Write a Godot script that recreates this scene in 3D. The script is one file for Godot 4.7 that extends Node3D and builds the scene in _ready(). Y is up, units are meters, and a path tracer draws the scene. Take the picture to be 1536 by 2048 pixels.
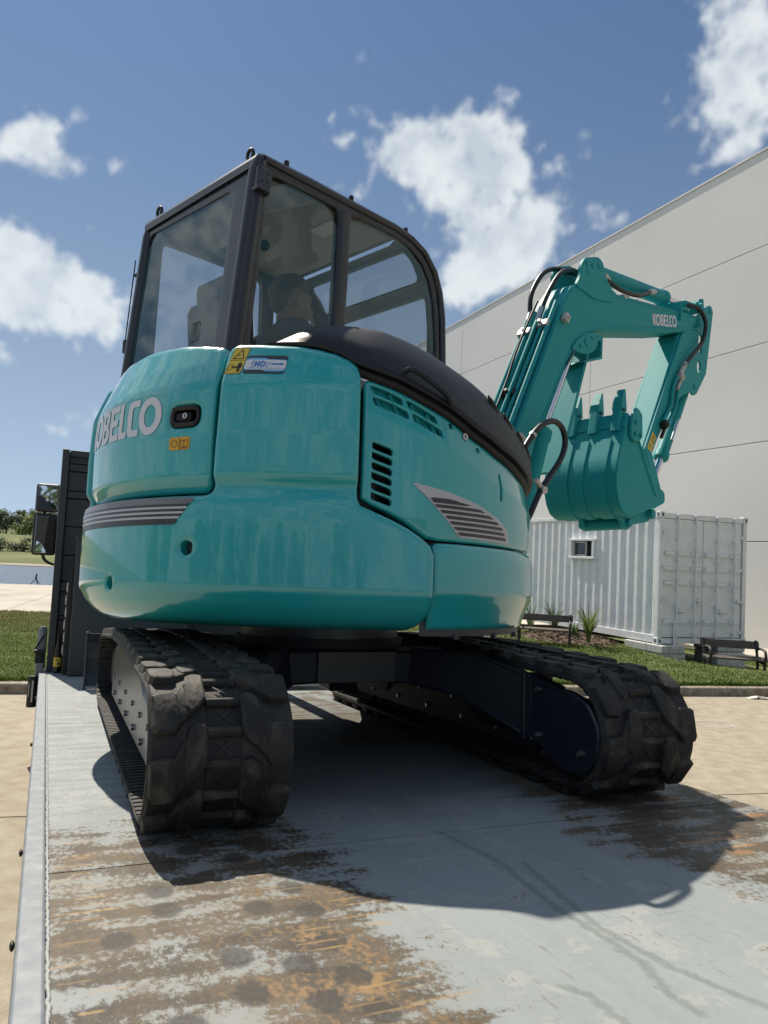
extends Node3D
# A compact excavator carried on a flatbed truck, in front of a warehouse.

class MB:
	var v := PackedVector3Array()
	var n := PackedVector3Array()
	var u := PackedVector2Array()
	var ix := PackedInt32Array()

	func vert(p: Vector3, q: Vector3, t := Vector2.ZERO) -> int:
		v.append(p); n.append(q); u.append(t)
		return v.size() - 1

	func face(a: int, b: int, c: int) -> void:
		var g := (v[b] - v[a]).cross(v[c] - v[a])
		if g.dot(n[a] + n[b] + n[c]) > 0.0:
			ix.append(a); ix.append(c); ix.append(b)
		else:
			ix.append(a); ix.append(b); ix.append(c)

	func flat(p: Array, out: Vector3, t: Array = []) -> void:
		# a flat convex polygon that faces out
		var g: Vector3 = (p[1] - p[0]).cross(p[2] - p[0])
		if g.length() < 1e-12 and p.size() > 3:
			g = (p[2] - p[0]).cross(p[3] - p[0])
		g = g.normalized()
		if g.dot(out) < 0.0:
			g = -g
		var f := v.size()
		for i in p.size():
			vert(p[i], g, t[i] if t.size() else Vector2(p[i].x, p[i].z))
		for i in range(1, p.size() - 1):
			face(f, f + i, f + i + 1)

	func box(c: Vector3, s: Vector3, b := 0.0, basis := Basis()) -> void:
		var h := s * 0.5
		if b <= 0.0:
			for ax in 3:
				for sg in [-1.0, 1.0]:
					var q := Vector3.ZERO
					q[ax] = sg
					var a1 := (ax + 1) % 3
					var a2 := (ax + 2) % 3
					var ps := []
					for k in [[-1, -1], [1, -1], [1, 1], [-1, 1]]:
						var p := Vector3.ZERO
						p[ax] = h[ax] * sg
						p[a1] = h[a1] * k[0]
						p[a2] = h[a2] * k[1]
						ps.append(c + basis * p)
					flat(ps, basis * q)
			return
		b = minf(b, minf(h.x, minf(h.y, h.z)) * 0.98)
		for ax in 3:
			for sg in [-1.0, 1.0]:
				var a1 := (ax + 1) % 3
				var a2 := (ax + 2) % 3
				var f := v.size()
				for i in 4:
					for j in 4:
						var p := Vector3.ZERO
						p[ax] = h[ax] * sg
						p[a1] = [-h[a1], -h[a1] + b, h[a1] - b, h[a1]][i]
						p[a2] = [-h[a2], -h[a2] + b, h[a2] - b, h[a2]][j]
						var q := p.clamp(-h + Vector3(b, b, b), h - Vector3(b, b, b))
						var d := (p - q).normalized()
						vert(c + basis * (q + d * b), basis * d, Vector2(p[a1], p[a2]))
				for i in 3:
					for j in 3:
						var k := f + i * 4 + j
						face(k, k + 4, k + 5)
						face(k, k + 5, k + 1)

	func tube(ps: Array, r, sides := 12, caps := true, sx := 1.0) -> void:
		# r: one radius or one per point
		var m := ps.size()
		var up := Vector3.UP
		var t0: Vector3 = (ps[1] - ps[0]).normalized()
		if absf(t0.dot(up)) > 0.9:
			up = Vector3.RIGHT
		var e := t0.cross(up).normalized()
		var f0 := v.size()
		var len := 0.0
		for i in m:
			var t: Vector3 = (ps[mini(i + 1, m - 1)] - ps[maxi(i - 1, 0)]).normalized()
			e = (e - t * e.dot(t)).normalized()
			var g := t.cross(e)
			var rr: float = r[i] if r is Array else r
			if i:
				len += ps[i].distance_to(ps[i - 1])
			for k in sides + 1:
				var a := TAU * k / sides
				var d := e * cos(a) * sx + g * sin(a)
				vert(ps[i] + d * rr, d.normalized(), Vector2(float(k) / sides, len))
		for i in m - 1:
			for k in sides:
				var q := f0 + i * (sides + 1) + k
				face(q, q + 1, q + sides + 2)
				face(q, q + sides + 2, q + sides + 1)
		if caps:
			for end in [0, m - 1]:
				var ring := []
				for k in sides:
					ring.append(v[f0 + end * (sides + 1) + k])
				var t: Vector3 = (ps[1] - ps[0]) * -1.0 if end == 0 else ps[m - 1] - ps[m - 2]
				flat(ring, t)

	func rod(a: Vector3, b: Vector3, r: float, sides := 16, bev := 0.0) -> void:
		if bev > 0.0:
			var d := (b - a).normalized()
			tube([a, a + d * 0.0001, a + d * bev, b - d * bev, b - d * 0.0001, b], [r - bev, r - bev, r, r, r - bev, r - bev], sides)
		else:
			tube([a, b], r, sides)

	func ball(c: Vector3, r: Vector3, seg := 12) -> void:
		var f := v.size()
		var h := seg / 2
		for i in h + 1:
			for k in seg + 1:
				var a := PI * i / h
				var b := TAU * k / seg
				var d := Vector3(sin(a) * cos(b), cos(a), sin(a) * sin(b))
				vert(c + d * r, (d / r).normalized(), Vector2(float(k) / seg, float(i) / h))
		for i in h:
			for k in seg:
				var q := f + i * (seg + 1) + k
				face(q, q + 1, q + seg + 2)
				face(q, q + seg + 2, q + seg + 1)

	func plate(poly: PackedVector2Array, x0: float, x1: float, bev: float, fr: Callable) -> void:
		# an outline in two dimensions drawn out between x0 and x1; fr(a, b, x) -> Vector3
		var m := poly.size()
		var ins := inset(poly, bev)
		var cen := Vector2.ZERO
		for p in poly:
			cen += p / m
		var xm := (x0 + x1) * 0.5
		for sd in [[x0, -1.0], [x1, 1.0]]:
			var x: float = sd[0]
			var tri := Geometry2D.triangulate_polygon(ins)
			var out: Vector3 = fr.call(cen.x, cen.y, x) - fr.call(cen.x, cen.y, xm)
			for k in range(0, tri.size(), 3):
				var ps := []
				var ts := []
				for j in 3:
					var p: Vector2 = ins[tri[k + j]]
					ps.append(fr.call(p.x, p.y, x)); ts.append(p)
				flat(ps, out, ts)
			if bev > 0.0:
				for i in m:
					var j := (i + 1) % m
					var xi: float = x - sd[1] * bev
					var w: Vector3 = fr.call(poly[i].x, poly[i].y, xi)
					var o2: Vector3 = out + side_out(poly, i, fr, xm) * out.length()
					flat([w, fr.call(poly[j].x, poly[j].y, xi), fr.call(ins[j].x, ins[j].y, x), fr.call(ins[i].x, ins[i].y, x)], o2)
		var y0 := x0 + bev * signf(x1 - x0)
		var y1 := x1 - bev * signf(x1 - x0)
		for i in m:
			var j := (i + 1) % m
			flat([fr.call(poly[i].x, poly[i].y, y0), fr.call(poly[j].x, poly[j].y, y0), fr.call(poly[j].x, poly[j].y, y1), fr.call(poly[i].x, poly[i].y, y1)], side_out(poly, i, fr, xm))

	func side_out(poly: PackedVector2Array, i: int, fr: Callable, x: float) -> Vector3:
		var j := (i + 1) % poly.size()
		var d := (poly[j] - poly[i]).normalized()
		var q := Vector2(d.y, -d.x) * (1.0 if MB.area(poly) > 0.0 else -1.0)
		var c := (poly[i] + poly[j]) * 0.5
		return (fr.call(c.x + q.x * 0.01, c.y + q.y * 0.01, x) - fr.call(c.x, c.y, x)).normalized()

	static func area(p: PackedVector2Array) -> float:
		var s := 0.0
		for i in p.size():
			s += p[i].cross(p[(i + 1) % p.size()])
		return s * 0.5

	static func inset(p: PackedVector2Array, b: float) -> PackedVector2Array:
		if b <= 0.0:
			return p
		var o := PackedVector2Array()
		var sg := 1.0 if area(p) > 0.0 else -1.0
		var m := p.size()
		for i in m:
			var d0 := (p[i] - p[(i + m - 1) % m]).normalized()
			var d1 := (p[(i + 1) % m] - p[i]).normalized()
			var n0 := Vector2(-d0.y, d0.x) * sg
			var n1 := Vector2(-d1.y, d1.x) * sg
			var h := (n0 + n1).normalized()
			o.append(p[i] + h * b / maxf(h.dot(n0), 0.45))
		return o

	func panel(out: PackedVector2Array, holes: Array, cell: float, er: float, hr: float, depth: float, mp: Callable, uvb := Rect2(0, 0, 1, 1), hdepth := -1.0) -> void:
		# a curved sheet with any outline and holes: mp(Vector2, inward) -> Vector3
		var lo := out[0]
		var hi := out[0]
		for p in out:
			lo = lo.min(p); hi = hi.max(p)
		var nx := maxi(2, int(ceil((hi.x - lo.x) / cell)))
		var ny := maxi(2, int(ceil((hi.y - lo.y) / cell)))
		var sx := (hi.x - lo.x) / nx
		var sy := (hi.y - lo.y) / ny
		lo -= Vector2(sx, sy) * 0.5
		nx += 1; ny += 1
		var hb := []
		for h in holes:
			var a: Vector2 = h[0]
			var b: Vector2 = h[0]
			for p in h:
				a = a.min(p); b = b.max(p)
			hb.append(Rect2(a, b - a).grow(maxf(hr, cell) * 1.6))
		var dq := PackedFloat32Array()
		var dh := PackedFloat32Array()
		var id := PackedInt32Array()
		var f0 := v.size()
		for j in ny + 1:
			for i in nx + 1:
				var p := lo + Vector2(i * sx, j * sy)
				var a := sdist(p, out)
				var b := 9.0
				for k in holes.size():
					if hb[k].has_point(p):
						b = minf(b, -sdist(p, holes[k]))
				dq.append(a); dh.append(b)
				id.append(pv(p, a, b, er, hr, mp, uvb) if minf(a, b) >= 0.0 else -1)
		var cut := {}
		var rims := []
		for j in ny:
			for i in nx:
				var q := j * (nx + 1) + i
				for tr in [[q, q + 1, q + nx + 2], [q, q + nx + 2, q + nx + 1]]:
					var c := int(id[tr[0]] >= 0) + int(id[tr[1]] >= 0) + int(id[tr[2]] >= 0)
					if c == 0:
						continue
					if c == 3:
						ix.append(id[tr[0]]); ix.append(id[tr[1]]); ix.append(id[tr[2]])
						continue
					var ring := []
					var cs := []
					for k in 3:
						var a: int = tr[k]
						var b: int = tr[(k + 1) % 3]
						if id[a] >= 0:
							ring.append(id[a])
						if (id[a] >= 0) != (id[b] >= 0):
							var key := mini(a, b) * 4000000 + maxi(a, b)
							if not cut.has(key):
								var sa := minf(dq[a], dh[a])
								var sb := minf(dq[b], dh[b])
								var t := clampf(sa / (sa - sb), 0.02, 0.98)
								var pa := lo + Vector2(a % (nx + 1) * sx, a / (nx + 1) * sy)
								var pb := lo + Vector2(b % (nx + 1) * sx, b / (nx + 1) * sy)
								var da := lerpf(dq[a], dq[b], t)
								var db := lerpf(dh[a], dh[b], t)
								if da <= db:
									da = 0.0
								else:
									db = 0.0
								cut[key] = [pv(pa.lerp(pb, t), da, db, er, hr, mp, uvb), pa.lerp(pb, t), da <= db]
							ring.append(cut[key][0]); cs.append(cut[key])
					for k in range(1, ring.size() - 1):
						ix.append(ring[0]); ix.append(ring[k]); ix.append(ring[k + 1])
					if cs.size() == 2:
						rims.append(cs)
		# smooth normals from the faces, turned outwards
		var cnt := v.size() - f0
		var acc := PackedVector3Array()
		acc.resize(cnt)
		var c0 := (out[0] + out[out.size() / 2]) * 0.5
		var start := -1
		for k in range(ix.size() - 3, -1, -3):
			if ix[k] < f0:
				break
			start = k
		if start < 0:
			return
		for k in range(start, ix.size(), 3):
			var g := (v[ix[k + 1]] - v[ix[k]]).cross(v[ix[k + 2]] - v[ix[k]])
			for j in 3:
				acc[ix[k + j] - f0] += g
		var probe: Vector2 = c0
		var outw: Vector3 = mp.call(probe, 0.0) - mp.call(probe, 0.01)
		var gx: Vector3 = mp.call(probe + Vector2(0.001, 0), 0.0) - mp.call(probe, 0.0)
		var gy: Vector3 = mp.call(probe + Vector2(0, 0.001), 0.0) - mp.call(probe, 0.0)
		var sg := 1.0 if gx.cross(gy).dot(outw) > 0.0 else -1.0
		for k in cnt:
			n[f0 + k] = acc[k].normalized() * sg
		if sg > 0.0:
			for k in range(start, ix.size(), 3):
				var t := ix[k + 1]
				ix[k + 1] = ix[k + 2]
				ix[k + 2] = t
		if depth > 0.0:
			for c in rims:
				var edge: float = er if c[0][2] else hr
				var dp: float = depth if c[0][2] or hdepth < 0.0 else hdepth
				var a: Vector3 = v[c[0][0]]
				var b: Vector3 = v[c[1][0]]
				var a2: Vector3 = mp.call(c[0][1], edge + dp)
				var b2: Vector3 = mp.call(c[1][1], edge + dp)
				var out3: Vector3 = n[c[0][0]] + n[c[1][0]]
				var inw: Vector3 = a2 - a
				var e := b - a
				var w := e.cross(inw).normalized()
				# the rim faces away from the sheet
				var s1: float = sdist(c[0][1] + Vector2(0.0, 0.0), out)
				if edge > 0.0:
					if w.dot(out3) < 0.0:
						w = -w
				else:
					var m2: Vector2 = (c[0][1] + c[1][1]) * 0.5
					var d2: Vector2 = (c[1][1] - c[0][1])
					var pr := Vector2(-d2.y, d2.x).normalized() * 0.002
					var ins := sdist(m2 + pr, out) > 0.0
					for h in holes:
						if Geometry2D.is_point_in_polygon(m2 + pr, h):
							ins = false
					var o3: Vector3 = mp.call(m2 + pr, 0.0) - mp.call(m2, 0.0)
					if ins:
						o3 = -o3
					if w.dot(o3) < 0.0:
						w = -w
				flat([a, b, b2, a2], w)

	func pv(p: Vector2, a: float, b: float, er: float, hr: float, mp: Callable, uvb: Rect2) -> int:
		var d := 0.0
		if er > 0.0 and a < er:
			var w := 1.0 - a / er
			d = er - sqrt(maxf(0.0, er * er - er * er * w * w))
		if hr > 0.0 and b < hr:
			var w := 1.0 - b / hr
			d = maxf(d, hr - sqrt(maxf(0.0, hr * hr - hr * hr * w * w)))
		return vert(mp.call(p, d), Vector3.UP, Vector2((p.x - uvb.position.x) / uvb.size.x, 1.0 - (p.y - uvb.position.y) / uvb.size.y))

	static func sdist(p: Vector2, poly: PackedVector2Array) -> float:
		var d := 1e9
		var m := poly.size()
		for i in m:
			d = minf(d, p.distance_squared_to(Geometry2D.get_closest_point_to_segment(p, poly[i], poly[(i + 1) % m])))
		d = sqrt(d)
		return d if Geometry2D.is_point_in_polygon(p, poly) else -d

	func mesh(m: Material) -> ArrayMesh:
		var a := []
		a.resize(Mesh.ARRAY_MAX)
		a[Mesh.ARRAY_VERTEX] = v
		a[Mesh.ARRAY_NORMAL] = n
		a[Mesh.ARRAY_TEX_UV] = u
		a[Mesh.ARRAY_INDEX] = ix
		var am := ArrayMesh.new()
		am.add_surface_from_arrays(Mesh.PRIMITIVE_TRIANGLES, a)
		am.surface_set_material(0, m)
		return am


const CAM_Y := 1.65
var M := {}
var rng := RandomNumberGenerator.new()
var used := {}
var deck_frame: Transform3D   # the flatbed's own level, tilted a little against the ground
var deck_tex: ImageTexture


func numbered(called: String) -> String:
	if not used.has(called):
		used[called] = 0
		return called
	used[called] += 1
	return "%s_%03d" % [called, used[called]]


func rx(a: float) -> Basis:
	return Basis(Vector3(1, 0, 0), a)


func rz(a: float) -> Basis:
	return Basis(Vector3(0, 0, 1), a)


func ry(deg: float) -> Basis:
	return Basis(Vector3.UP, deg_to_rad(deg))


func mat(called: String, c: Color, rough := 0.6, metal := 0.0) -> StandardMaterial3D:
	var m := StandardMaterial3D.new()
	m.resource_name = called
	m.albedo_color = c.linear_to_srgb()
	m.roughness = rough
	m.metallic = metal
	M[called] = m
	return m


func noise_tex(seed_: int, freq: float, ramp: Array, w := 512, oct := 5, h := 0) -> NoiseTexture2D:
	var nz := FastNoiseLite.new()
	nz.seed = seed_
	nz.frequency = freq
	nz.fractal_octaves = oct
	var t := NoiseTexture2D.new()
	t.width = w
	t.height = h if h else w
	t.seamless = true
	t.noise = nz
	var g := Gradient.new()
	var offs := PackedFloat32Array()
	var cols := PackedColorArray()
	for r in ramp:
		offs.append(r[0])
		cols.append(r[1].linear_to_srgb())
	g.offsets = offs
	g.colors = cols
	t.color_ramp = g
	return t


func normal_tex(seed_: int, freq: float, strength: float, w := 512, oct := 4) -> NoiseTexture2D:
	var nz := FastNoiseLite.new()
	nz.seed = seed_
	nz.frequency = freq
	nz.fractal_octaves = oct
	var t := NoiseTexture2D.new()
	t.width = w
	t.height = w
	t.seamless = true
	t.as_normal_map = true
	t.bump_strength = strength
	t.noise = nz
	return t


func triplanar(m: StandardMaterial3D, tex: Texture2D, scale: float, world := false) -> void:
	m.albedo_color = Color.WHITE
	m.albedo_texture = tex
	m.uv1_triplanar = true
	m.uv1_world_triplanar = world
	m.uv1_scale = Vector3.ONE * scale


func bump(m: StandardMaterial3D, tex: Texture2D, scale := 1.0) -> void:
	m.normal_enabled = true
	m.normal_texture = tex
	m.normal_scale = scale


func root(called: String, label: String, category: String, xf := Transform3D(), group := "") -> Node3D:
	var o := Node3D.new()
	o.name = numbered(called)
	add_child(o, true)
	o.transform = xf
	tag(o, label, category, group)
	return o


func tag(o: Node, label: String, category: String, group := "") -> void:
	o.set_meta("label", label)
	o.set_meta("category", category)
	if group:
		o.set_meta("group", group)


const TINY := ["bolt", "bolt_hole", "rod_bracket", "casting_hole", "sticker_print", "label_print", "badge_print", "canister_label", "weld_seam", "weld_bead", "frayed_edge", "pressed_rib", "chalk_mark", "door_seal", "hinge", "backing", "eyes", "exit_sign", "hose_tie", "latch_handle", "lettering"]


func part(called: String, mb: MB, m: Material, parent: Node, xf := Transform3D()) -> MeshInstance3D:
	var o := MeshInstance3D.new()
	o.mesh = mb.mesh(m)
	if called in TINY and parent != self:
		o.set_meta("kind", "stuff")     # small fittings and print, joined
	o.name = called
	parent.add_child(o, true)
	o.transform = xf
	return o


func struct(called: String, mb: MB, m: Material, label: String, xf := Transform3D()) -> MeshInstance3D:
	var o := MeshInstance3D.new()
	o.mesh = mb.mesh(m)
	o.name = numbered(called)
	add_child(o, true)
	o.transform = xf
	o.set_meta("kind", "structure")
	o.set_meta("label", label)
	return o


func lerp_table(t: Array, x: float) -> float:
	if x <= t[0][0]:
		return t[0][1]
	for i in range(1, t.size()):
		if x <= t[i][0]:
			return lerpf(t[i - 1][1], t[i][1], (x - t[i - 1][0]) / (t[i][0] - t[i - 1][0]))
	return t[t.size() - 1][1]


func pv2(a: Array) -> PackedVector2Array:
	var o := PackedVector2Array()
	for p in a:
		o.append(Vector2(p[0], p[1]))
	return o


func soft(a: Array, r: float, steps := 3) -> PackedVector2Array:
	# an outline with its corners rounded
	var p := pv2(a)
	var o := PackedVector2Array()
	var m := p.size()
	for i in m:
		var d0 := p[(i + m - 1) % m] - p[i]
		var d1 := p[(i + 1) % m] - p[i]
		var k := minf(r, minf(d0.length(), d1.length()) * 0.48)
		var s := p[i] + d0.normalized() * k
		var e := p[i] + d1.normalized() * k
		for j in steps + 1:
			var t := float(j) / steps
			o.append(s.lerp(p[i], t).lerp(p[i].lerp(e, t), t))
	return o


func spline(a: Array, per := 6) -> Array:
	var c := Curve3D.new()
	for i in a.size():
		var t: Vector3 = (a[mini(i + 1, a.size() - 1)] - a[maxi(i - 1, 0)]) / 6.0
		c.add_point(a[i], -t, t)
	var o := []
	for i in a.size() - 1:
		for k in per:
			o.append(c.sample(i, float(k) / per))
	o.append(a[a.size() - 1])
	return o


func sd_cap(p: Vector3, a: Vector3, b: Vector3, ra: float, rb: float) -> float:
	var ba := b - a
	var t := clampf((p - a).dot(ba) / ba.dot(ba), 0.0, 1.0)
	return p.distance_to(a + ba * t) - lerpf(ra, rb, t)


func surface_net(mb: MB, caps: Array, cell: float, k: float) -> void:
	# one continuous skin round tapered bones [a, b, ra, rb]
	var lo := Vector3.ONE * 1e9
	var hi := -lo
	for c in caps:
		for e in [[c[0], c[2]], [c[1], c[3]]]:
			lo = lo.min(e[0] - Vector3.ONE * (e[1] + cell * 2)); hi = hi.max(e[0] + Vector3.ONE * (e[1] + cell * 2))
	var nx := int((hi.x - lo.x) / cell) + 2
	var ny := int((hi.y - lo.y) / cell) + 2
	var nz := int((hi.z - lo.z) / cell) + 2
	var f := PackedFloat32Array()
	f.resize(nx * ny * nz)
	f.fill(1.0)
	for c in caps:
		var rr := maxf(c[2], c[3]) + cell * 2.5 + k
		var a: Vector3 = ((c[0].min(c[1]) - Vector3.ONE * rr - lo) / cell).max(Vector3.ZERO)
		var b: Vector3 = (c[0].max(c[1]) + Vector3.ONE * rr - lo) / cell
		for z in range(int(a.z), mini(int(b.z) + 1, nz)):
			for y in range(int(a.y), mini(int(b.y) + 1, ny)):
				for x in range(int(a.x), mini(int(b.x) + 1, nx)):
					var d := sd_cap(lo + Vector3(x, y, z) * cell, c[0], c[1], c[2], c[3])
					var i := (z * ny + y) * nx + x
					var h := maxf(k - absf(f[i] - d), 0.0) / k
					f[i] = minf(f[i], d) - h * h * k * 0.25
	var ids := {}
	var st := [1, nx, nx * ny]
	var f0 := mb.v.size()
	for z in nz - 1:
		for y in ny - 1:
			for x in nx - 1:
				var i := (z * ny + y) * nx + x
				var neg := 0
				for c in 8:
					if f[i + (c & 1) + ((c >> 1) & 1) * nx + (c >> 2) * nx * ny] < 0.0:
						neg += 1
				if neg == 0 or neg == 8:
					continue
				var s := Vector3.ZERO
				var q := 0
				for c in 8:
					for ax in 3:
						if c & (1 << ax):
							continue
						var o := Vector3(c & 1, (c >> 1) & 1, c >> 2)
						var j: int = i + (c & 1) + ((c >> 1) & 1) * nx + (c >> 2) * nx * ny
						var fa := f[j]
						var fb := f[j + st[ax]]
						if (fa < 0.0) != (fb < 0.0):
							var e := o
							e[ax] += fa / (fa - fb)
							s += e
							q += 1
				var g := Vector3(f[i + 1] - f[i], f[i + nx] - f[i], f[i + nx * ny] - f[i])
				ids[i] = mb.vert(lo + (Vector3(x, y, z) + s / q) * cell, g.normalized())
	for i in ids:
		for ax in 3:
			var b1: int = st[(ax + 1) % 3]
			var b2: int = st[(ax + 2) % 3]
			var j: int = i
			if j + st[ax] < f.size() and (f[j] < 0.0) != (f[j + st[ax]] < 0.0):
				if ids.has(j - b1) and ids.has(j - b2) and ids.has(j - b1 - b2):
					mb.face(ids[j], ids[j - b1], ids[j - b1 - b2])
					mb.face(ids[j], ids[j - b1 - b2], ids[j - b2])
	# smooth normals
	var acc := {}
	for t in range(0, mb.ix.size(), 3):
		if mb.ix[t] < f0:
			continue
		var g := (mb.v[mb.ix[t + 2]] - mb.v[mb.ix[t]]).cross(mb.v[mb.ix[t + 1]] - mb.v[mb.ix[t]])
		for j in 3:
			acc[mb.ix[t + j]] = acc.get(mb.ix[t + j], Vector3.ZERO) + g
	for i in acc:
		mb.n[i] = acc[i].normalized()


func materials() -> void:
	var m := mat("teal_paint", Color(0.014, 0.345, 0.37), 0.28)
	m.clearcoat_enabled = true
	m.clearcoat = 1.0
	m.clearcoat_roughness = 0.03
	m = mat("teal_steel", Color(0.013, 0.275, 0.295), 0.6)
	m.metallic_specular = 0.3
	m.clearcoat_enabled = true
	m.clearcoat = 0.12
	m.clearcoat_roughness = 0.35
	m = mat("cab_paint", Color(0.009, 0.012, 0.019), 0.36)
	m.clearcoat_enabled = true
	m.clearcoat = 0.35
	m.clearcoat_roughness = 0.1
	m = mat("frame_paint", Color(0.008, 0.012, 0.024), 0.42)
	m.clearcoat_enabled = true
	m.clearcoat = 0.3
	m.clearcoat_roughness = 0.15
	m = mat("hood_plastic", Color(0.014, 0.017, 0.023), 0.48)
	m.metallic_specular = 0.38
	bump(m, normal_tex(3, 0.2, 1.0, 256), 0.15)
	m.uv1_triplanar = true
	m.uv1_scale = Vector3.ONE * 12.0
	mat("underside", Color(0.006, 0.009, 0.017), 0.62)  # frame paint with shade put into its colour, for legs and right frame
	mat("cover_sheen", Color(0.016, 0.017, 0.02), 0.45)  # reflection of the sunlit deck put into the plate colour
	mat("black", Color(0.006, 0.006, 0.007), 0.55)
	mat("hose", Color(0.007, 0.007, 0.008), 0.4)
	mat("seal", Color(0.008, 0.008, 0.009), 0.7)
	m = mat("rubber", Color(0.02, 0.02, 0.02), 0.68)
	triplanar(m, noise_tex(11, 0.012, [[0.0, Color(0.006, 0.006, 0.007)], [0.5, Color(0.009, 0.009, 0.010)], [0.68, Color(0.02, 0.019, 0.017)], [0.85, Color(0.045, 0.04, 0.031)], [1.0, Color(0.08, 0.07, 0.052)]], 512, 6), 1.1)
	bump(m, normal_tex(5, 0.12, 2.0, 256), 0.3)
	m = mat("tread_face", Color(0.03, 0.03, 0.03), 0.72)
	triplanar(m, noise_tex(17, 0.014, [[0.0, Color(0.007, 0.007, 0.007)], [0.48, Color(0.011, 0.0105, 0.010)], [0.62, Color(0.027, 0.025, 0.021)], [0.82, Color(0.065, 0.057, 0.044)], [1.0, Color(0.12, 0.105, 0.08)]], 512, 6), 1.3)
	bump(m, normal_tex(6, 0.1, 2.0, 256), 0.4)
	mat("chrome", Color(0.8, 0.8, 0.82), 0.08, 1.0)
	mat("steel", Color(0.5, 0.5, 0.5), 0.35, 1.0)
	mat("clamp", Color(0.5, 0.49, 0.46), 0.45, 0.6)
	mat("decal_grey", Color(0.46, 0.46, 0.5), 0.3)
	mat("decal_dark", Color(0.035, 0.036, 0.042), 0.3)
	mat("decal_mid", Color(0.16, 0.16, 0.175), 0.3)
	mat("lettering", Color(0.6, 0.62, 0.68), 0.35)
	mat("sticker_yellow", Color(0.62, 0.46, 0.05), 0.4)
	mat("sticker_orange", Color(0.6, 0.33, 0.02), 0.4)
	mat("sticker_white", Color(0.62, 0.65, 0.68), 0.3)
	mat("sticker_blue", Color(0.03, 0.17, 0.5), 0.35)
	mat("sticker_sky", Color(0.08, 0.38, 0.7), 0.35)
	mat("ink", Color(0.012, 0.012, 0.014), 0.5)
	m = mat("glass", Color(0.01, 0.04, 0.045, 0.36), 0.0)
	m.albedo_color = Color(0.22, 0.44, 0.5, 0.3)
	m.transparency = BaseMaterial3D.TRANSPARENCY_ALPHA
	m = mat("pane", Color(0.02, 0.03, 0.03, 0.5), 0.02)
	m.albedo_color.a = 0.5
	m.transparency = BaseMaterial3D.TRANSPARENCY_ALPHA
	mat("headliner", Color(0.34, 0.33, 0.3), 0.9)
	mat("trim", Color(0.03, 0.03, 0.033), 0.75)
	mat("seat_cloth", Color(0.07, 0.068, 0.064), 0.9)
	mat("skin", Color(0.2, 0.115, 0.08), 0.6)
	mat("hair", Color(0.03, 0.022, 0.016), 0.7)
	mat("shirt", Color(0.045, 0.048, 0.05), 0.9)
	mat("trousers", Color(0.03, 0.035, 0.05), 0.9)
	# truck
	m = mat("headboard", Color(0.033, 0.037, 0.045), 0.5)
	m = mat("grey_panel", Color(0.042, 0.046, 0.055), 0.42)
	m = mat("rail_steel", Color(0.25, 0.27, 0.29), 0.55)
	triplanar(m, noise_tex(23, 0.02, [[0.0, Color(0.13, 0.15, 0.175)], [0.5, Color(0.17, 0.195, 0.22)], [1.0, Color(0.24, 0.265, 0.29)]], 512, 6), 1.3)
	mat("weld", Color(0.27, 0.285, 0.29), 0.6)
	mat("truck_white", Color(0.55, 0.55, 0.55), 0.35)
	mat("amber", Color(0.5, 0.16, 0.01), 0.2)
	mat("bottle_black", Color(0.008, 0.008, 0.01), 0.15)
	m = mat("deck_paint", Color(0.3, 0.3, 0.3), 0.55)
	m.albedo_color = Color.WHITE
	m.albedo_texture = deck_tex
	m.metallic_specular = 0.35
	bump(m, null)
	m.normal_enabled = false
	# setting
	m = mat("concrete", Color(0.4, 0.34, 0.25), 0.9)
	triplanar(m, noise_tex(31, 0.016, [[0.0, Color(0.23, 0.195, 0.145)], [0.4, Color(0.28, 0.245, 0.188)], [0.6, Color(0.3, 0.265, 0.205)], [1.0, Color(0.345, 0.308, 0.245)]], 1024, 8), 0.3, true)
	bump(m, normal_tex(8, 0.25, 2.0, 512), 0.2)
	m = mat("kerb", Color(0.3, 0.26, 0.2), 0.9)
	triplanar(m, noise_tex(33, 0.02, [[0.0, Color(0.12, 0.1, 0.075)], [0.5, Color(0.26, 0.225, 0.17)], [1.0, Color(0.4, 0.35, 0.27)]], 512, 6), 0.8, true)
	m = mat("apron", Color(0.5, 0.47, 0.42), 0.95)
	triplanar(m, noise_tex(35, 0.01, [[0.0, Color(0.3, 0.275, 0.235)], [0.5, Color(0.4, 0.37, 0.325)], [1.0, Color(0.46, 0.43, 0.385)]], 512, 6), 0.12, true)
	m = mat("joint", Color(0.03, 0.026, 0.02), 1.0)
	m = mat("soil", Color(0.07, 0.095, 0.02), 1.0)
	triplanar(m, noise_tex(37, 0.02, [[0.0, Color(0.05, 0.06, 0.015)], [0.5, Color(0.075, 0.11, 0.022)], [1.0, Color(0.15, 0.14, 0.05)]], 512, 6), 0.35, true)
	m = mat("mulch", Color(0.07, 0.045, 0.03), 1.0)
	triplanar(m, noise_tex(39, 0.06, [[0.0, Color(0.025, 0.016, 0.01)], [0.5, Color(0.085, 0.058, 0.038)], [1.0, Color(0.2, 0.15, 0.1)]], 512, 5), 0.9, true)
	bump(m, normal_tex(9, 0.08, 6.0, 256), 1.0)
	m = mat("bank", Color(0.1, 0.115, 0.04), 1.0)
	triplanar(m, noise_tex(41, 0.02, [[0.0, Color(0.07, 0.09, 0.025)], [0.5, Color(0.105, 0.125, 0.037)], [1.0, Color(0.18, 0.165, 0.07)]], 512, 6), 0.012, true)
	m = mat("water", Color(0.06, 0.1, 0.165), 0.4)
	m.metallic_specular = 0.18
	bump(m, normal_tex(12, 0.05, 5.0, 512), 0.9)
	m.uv1_triplanar = true
	m.uv1_world_triplanar = true
	m.uv1_scale = Vector3.ONE * 0.16
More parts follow.
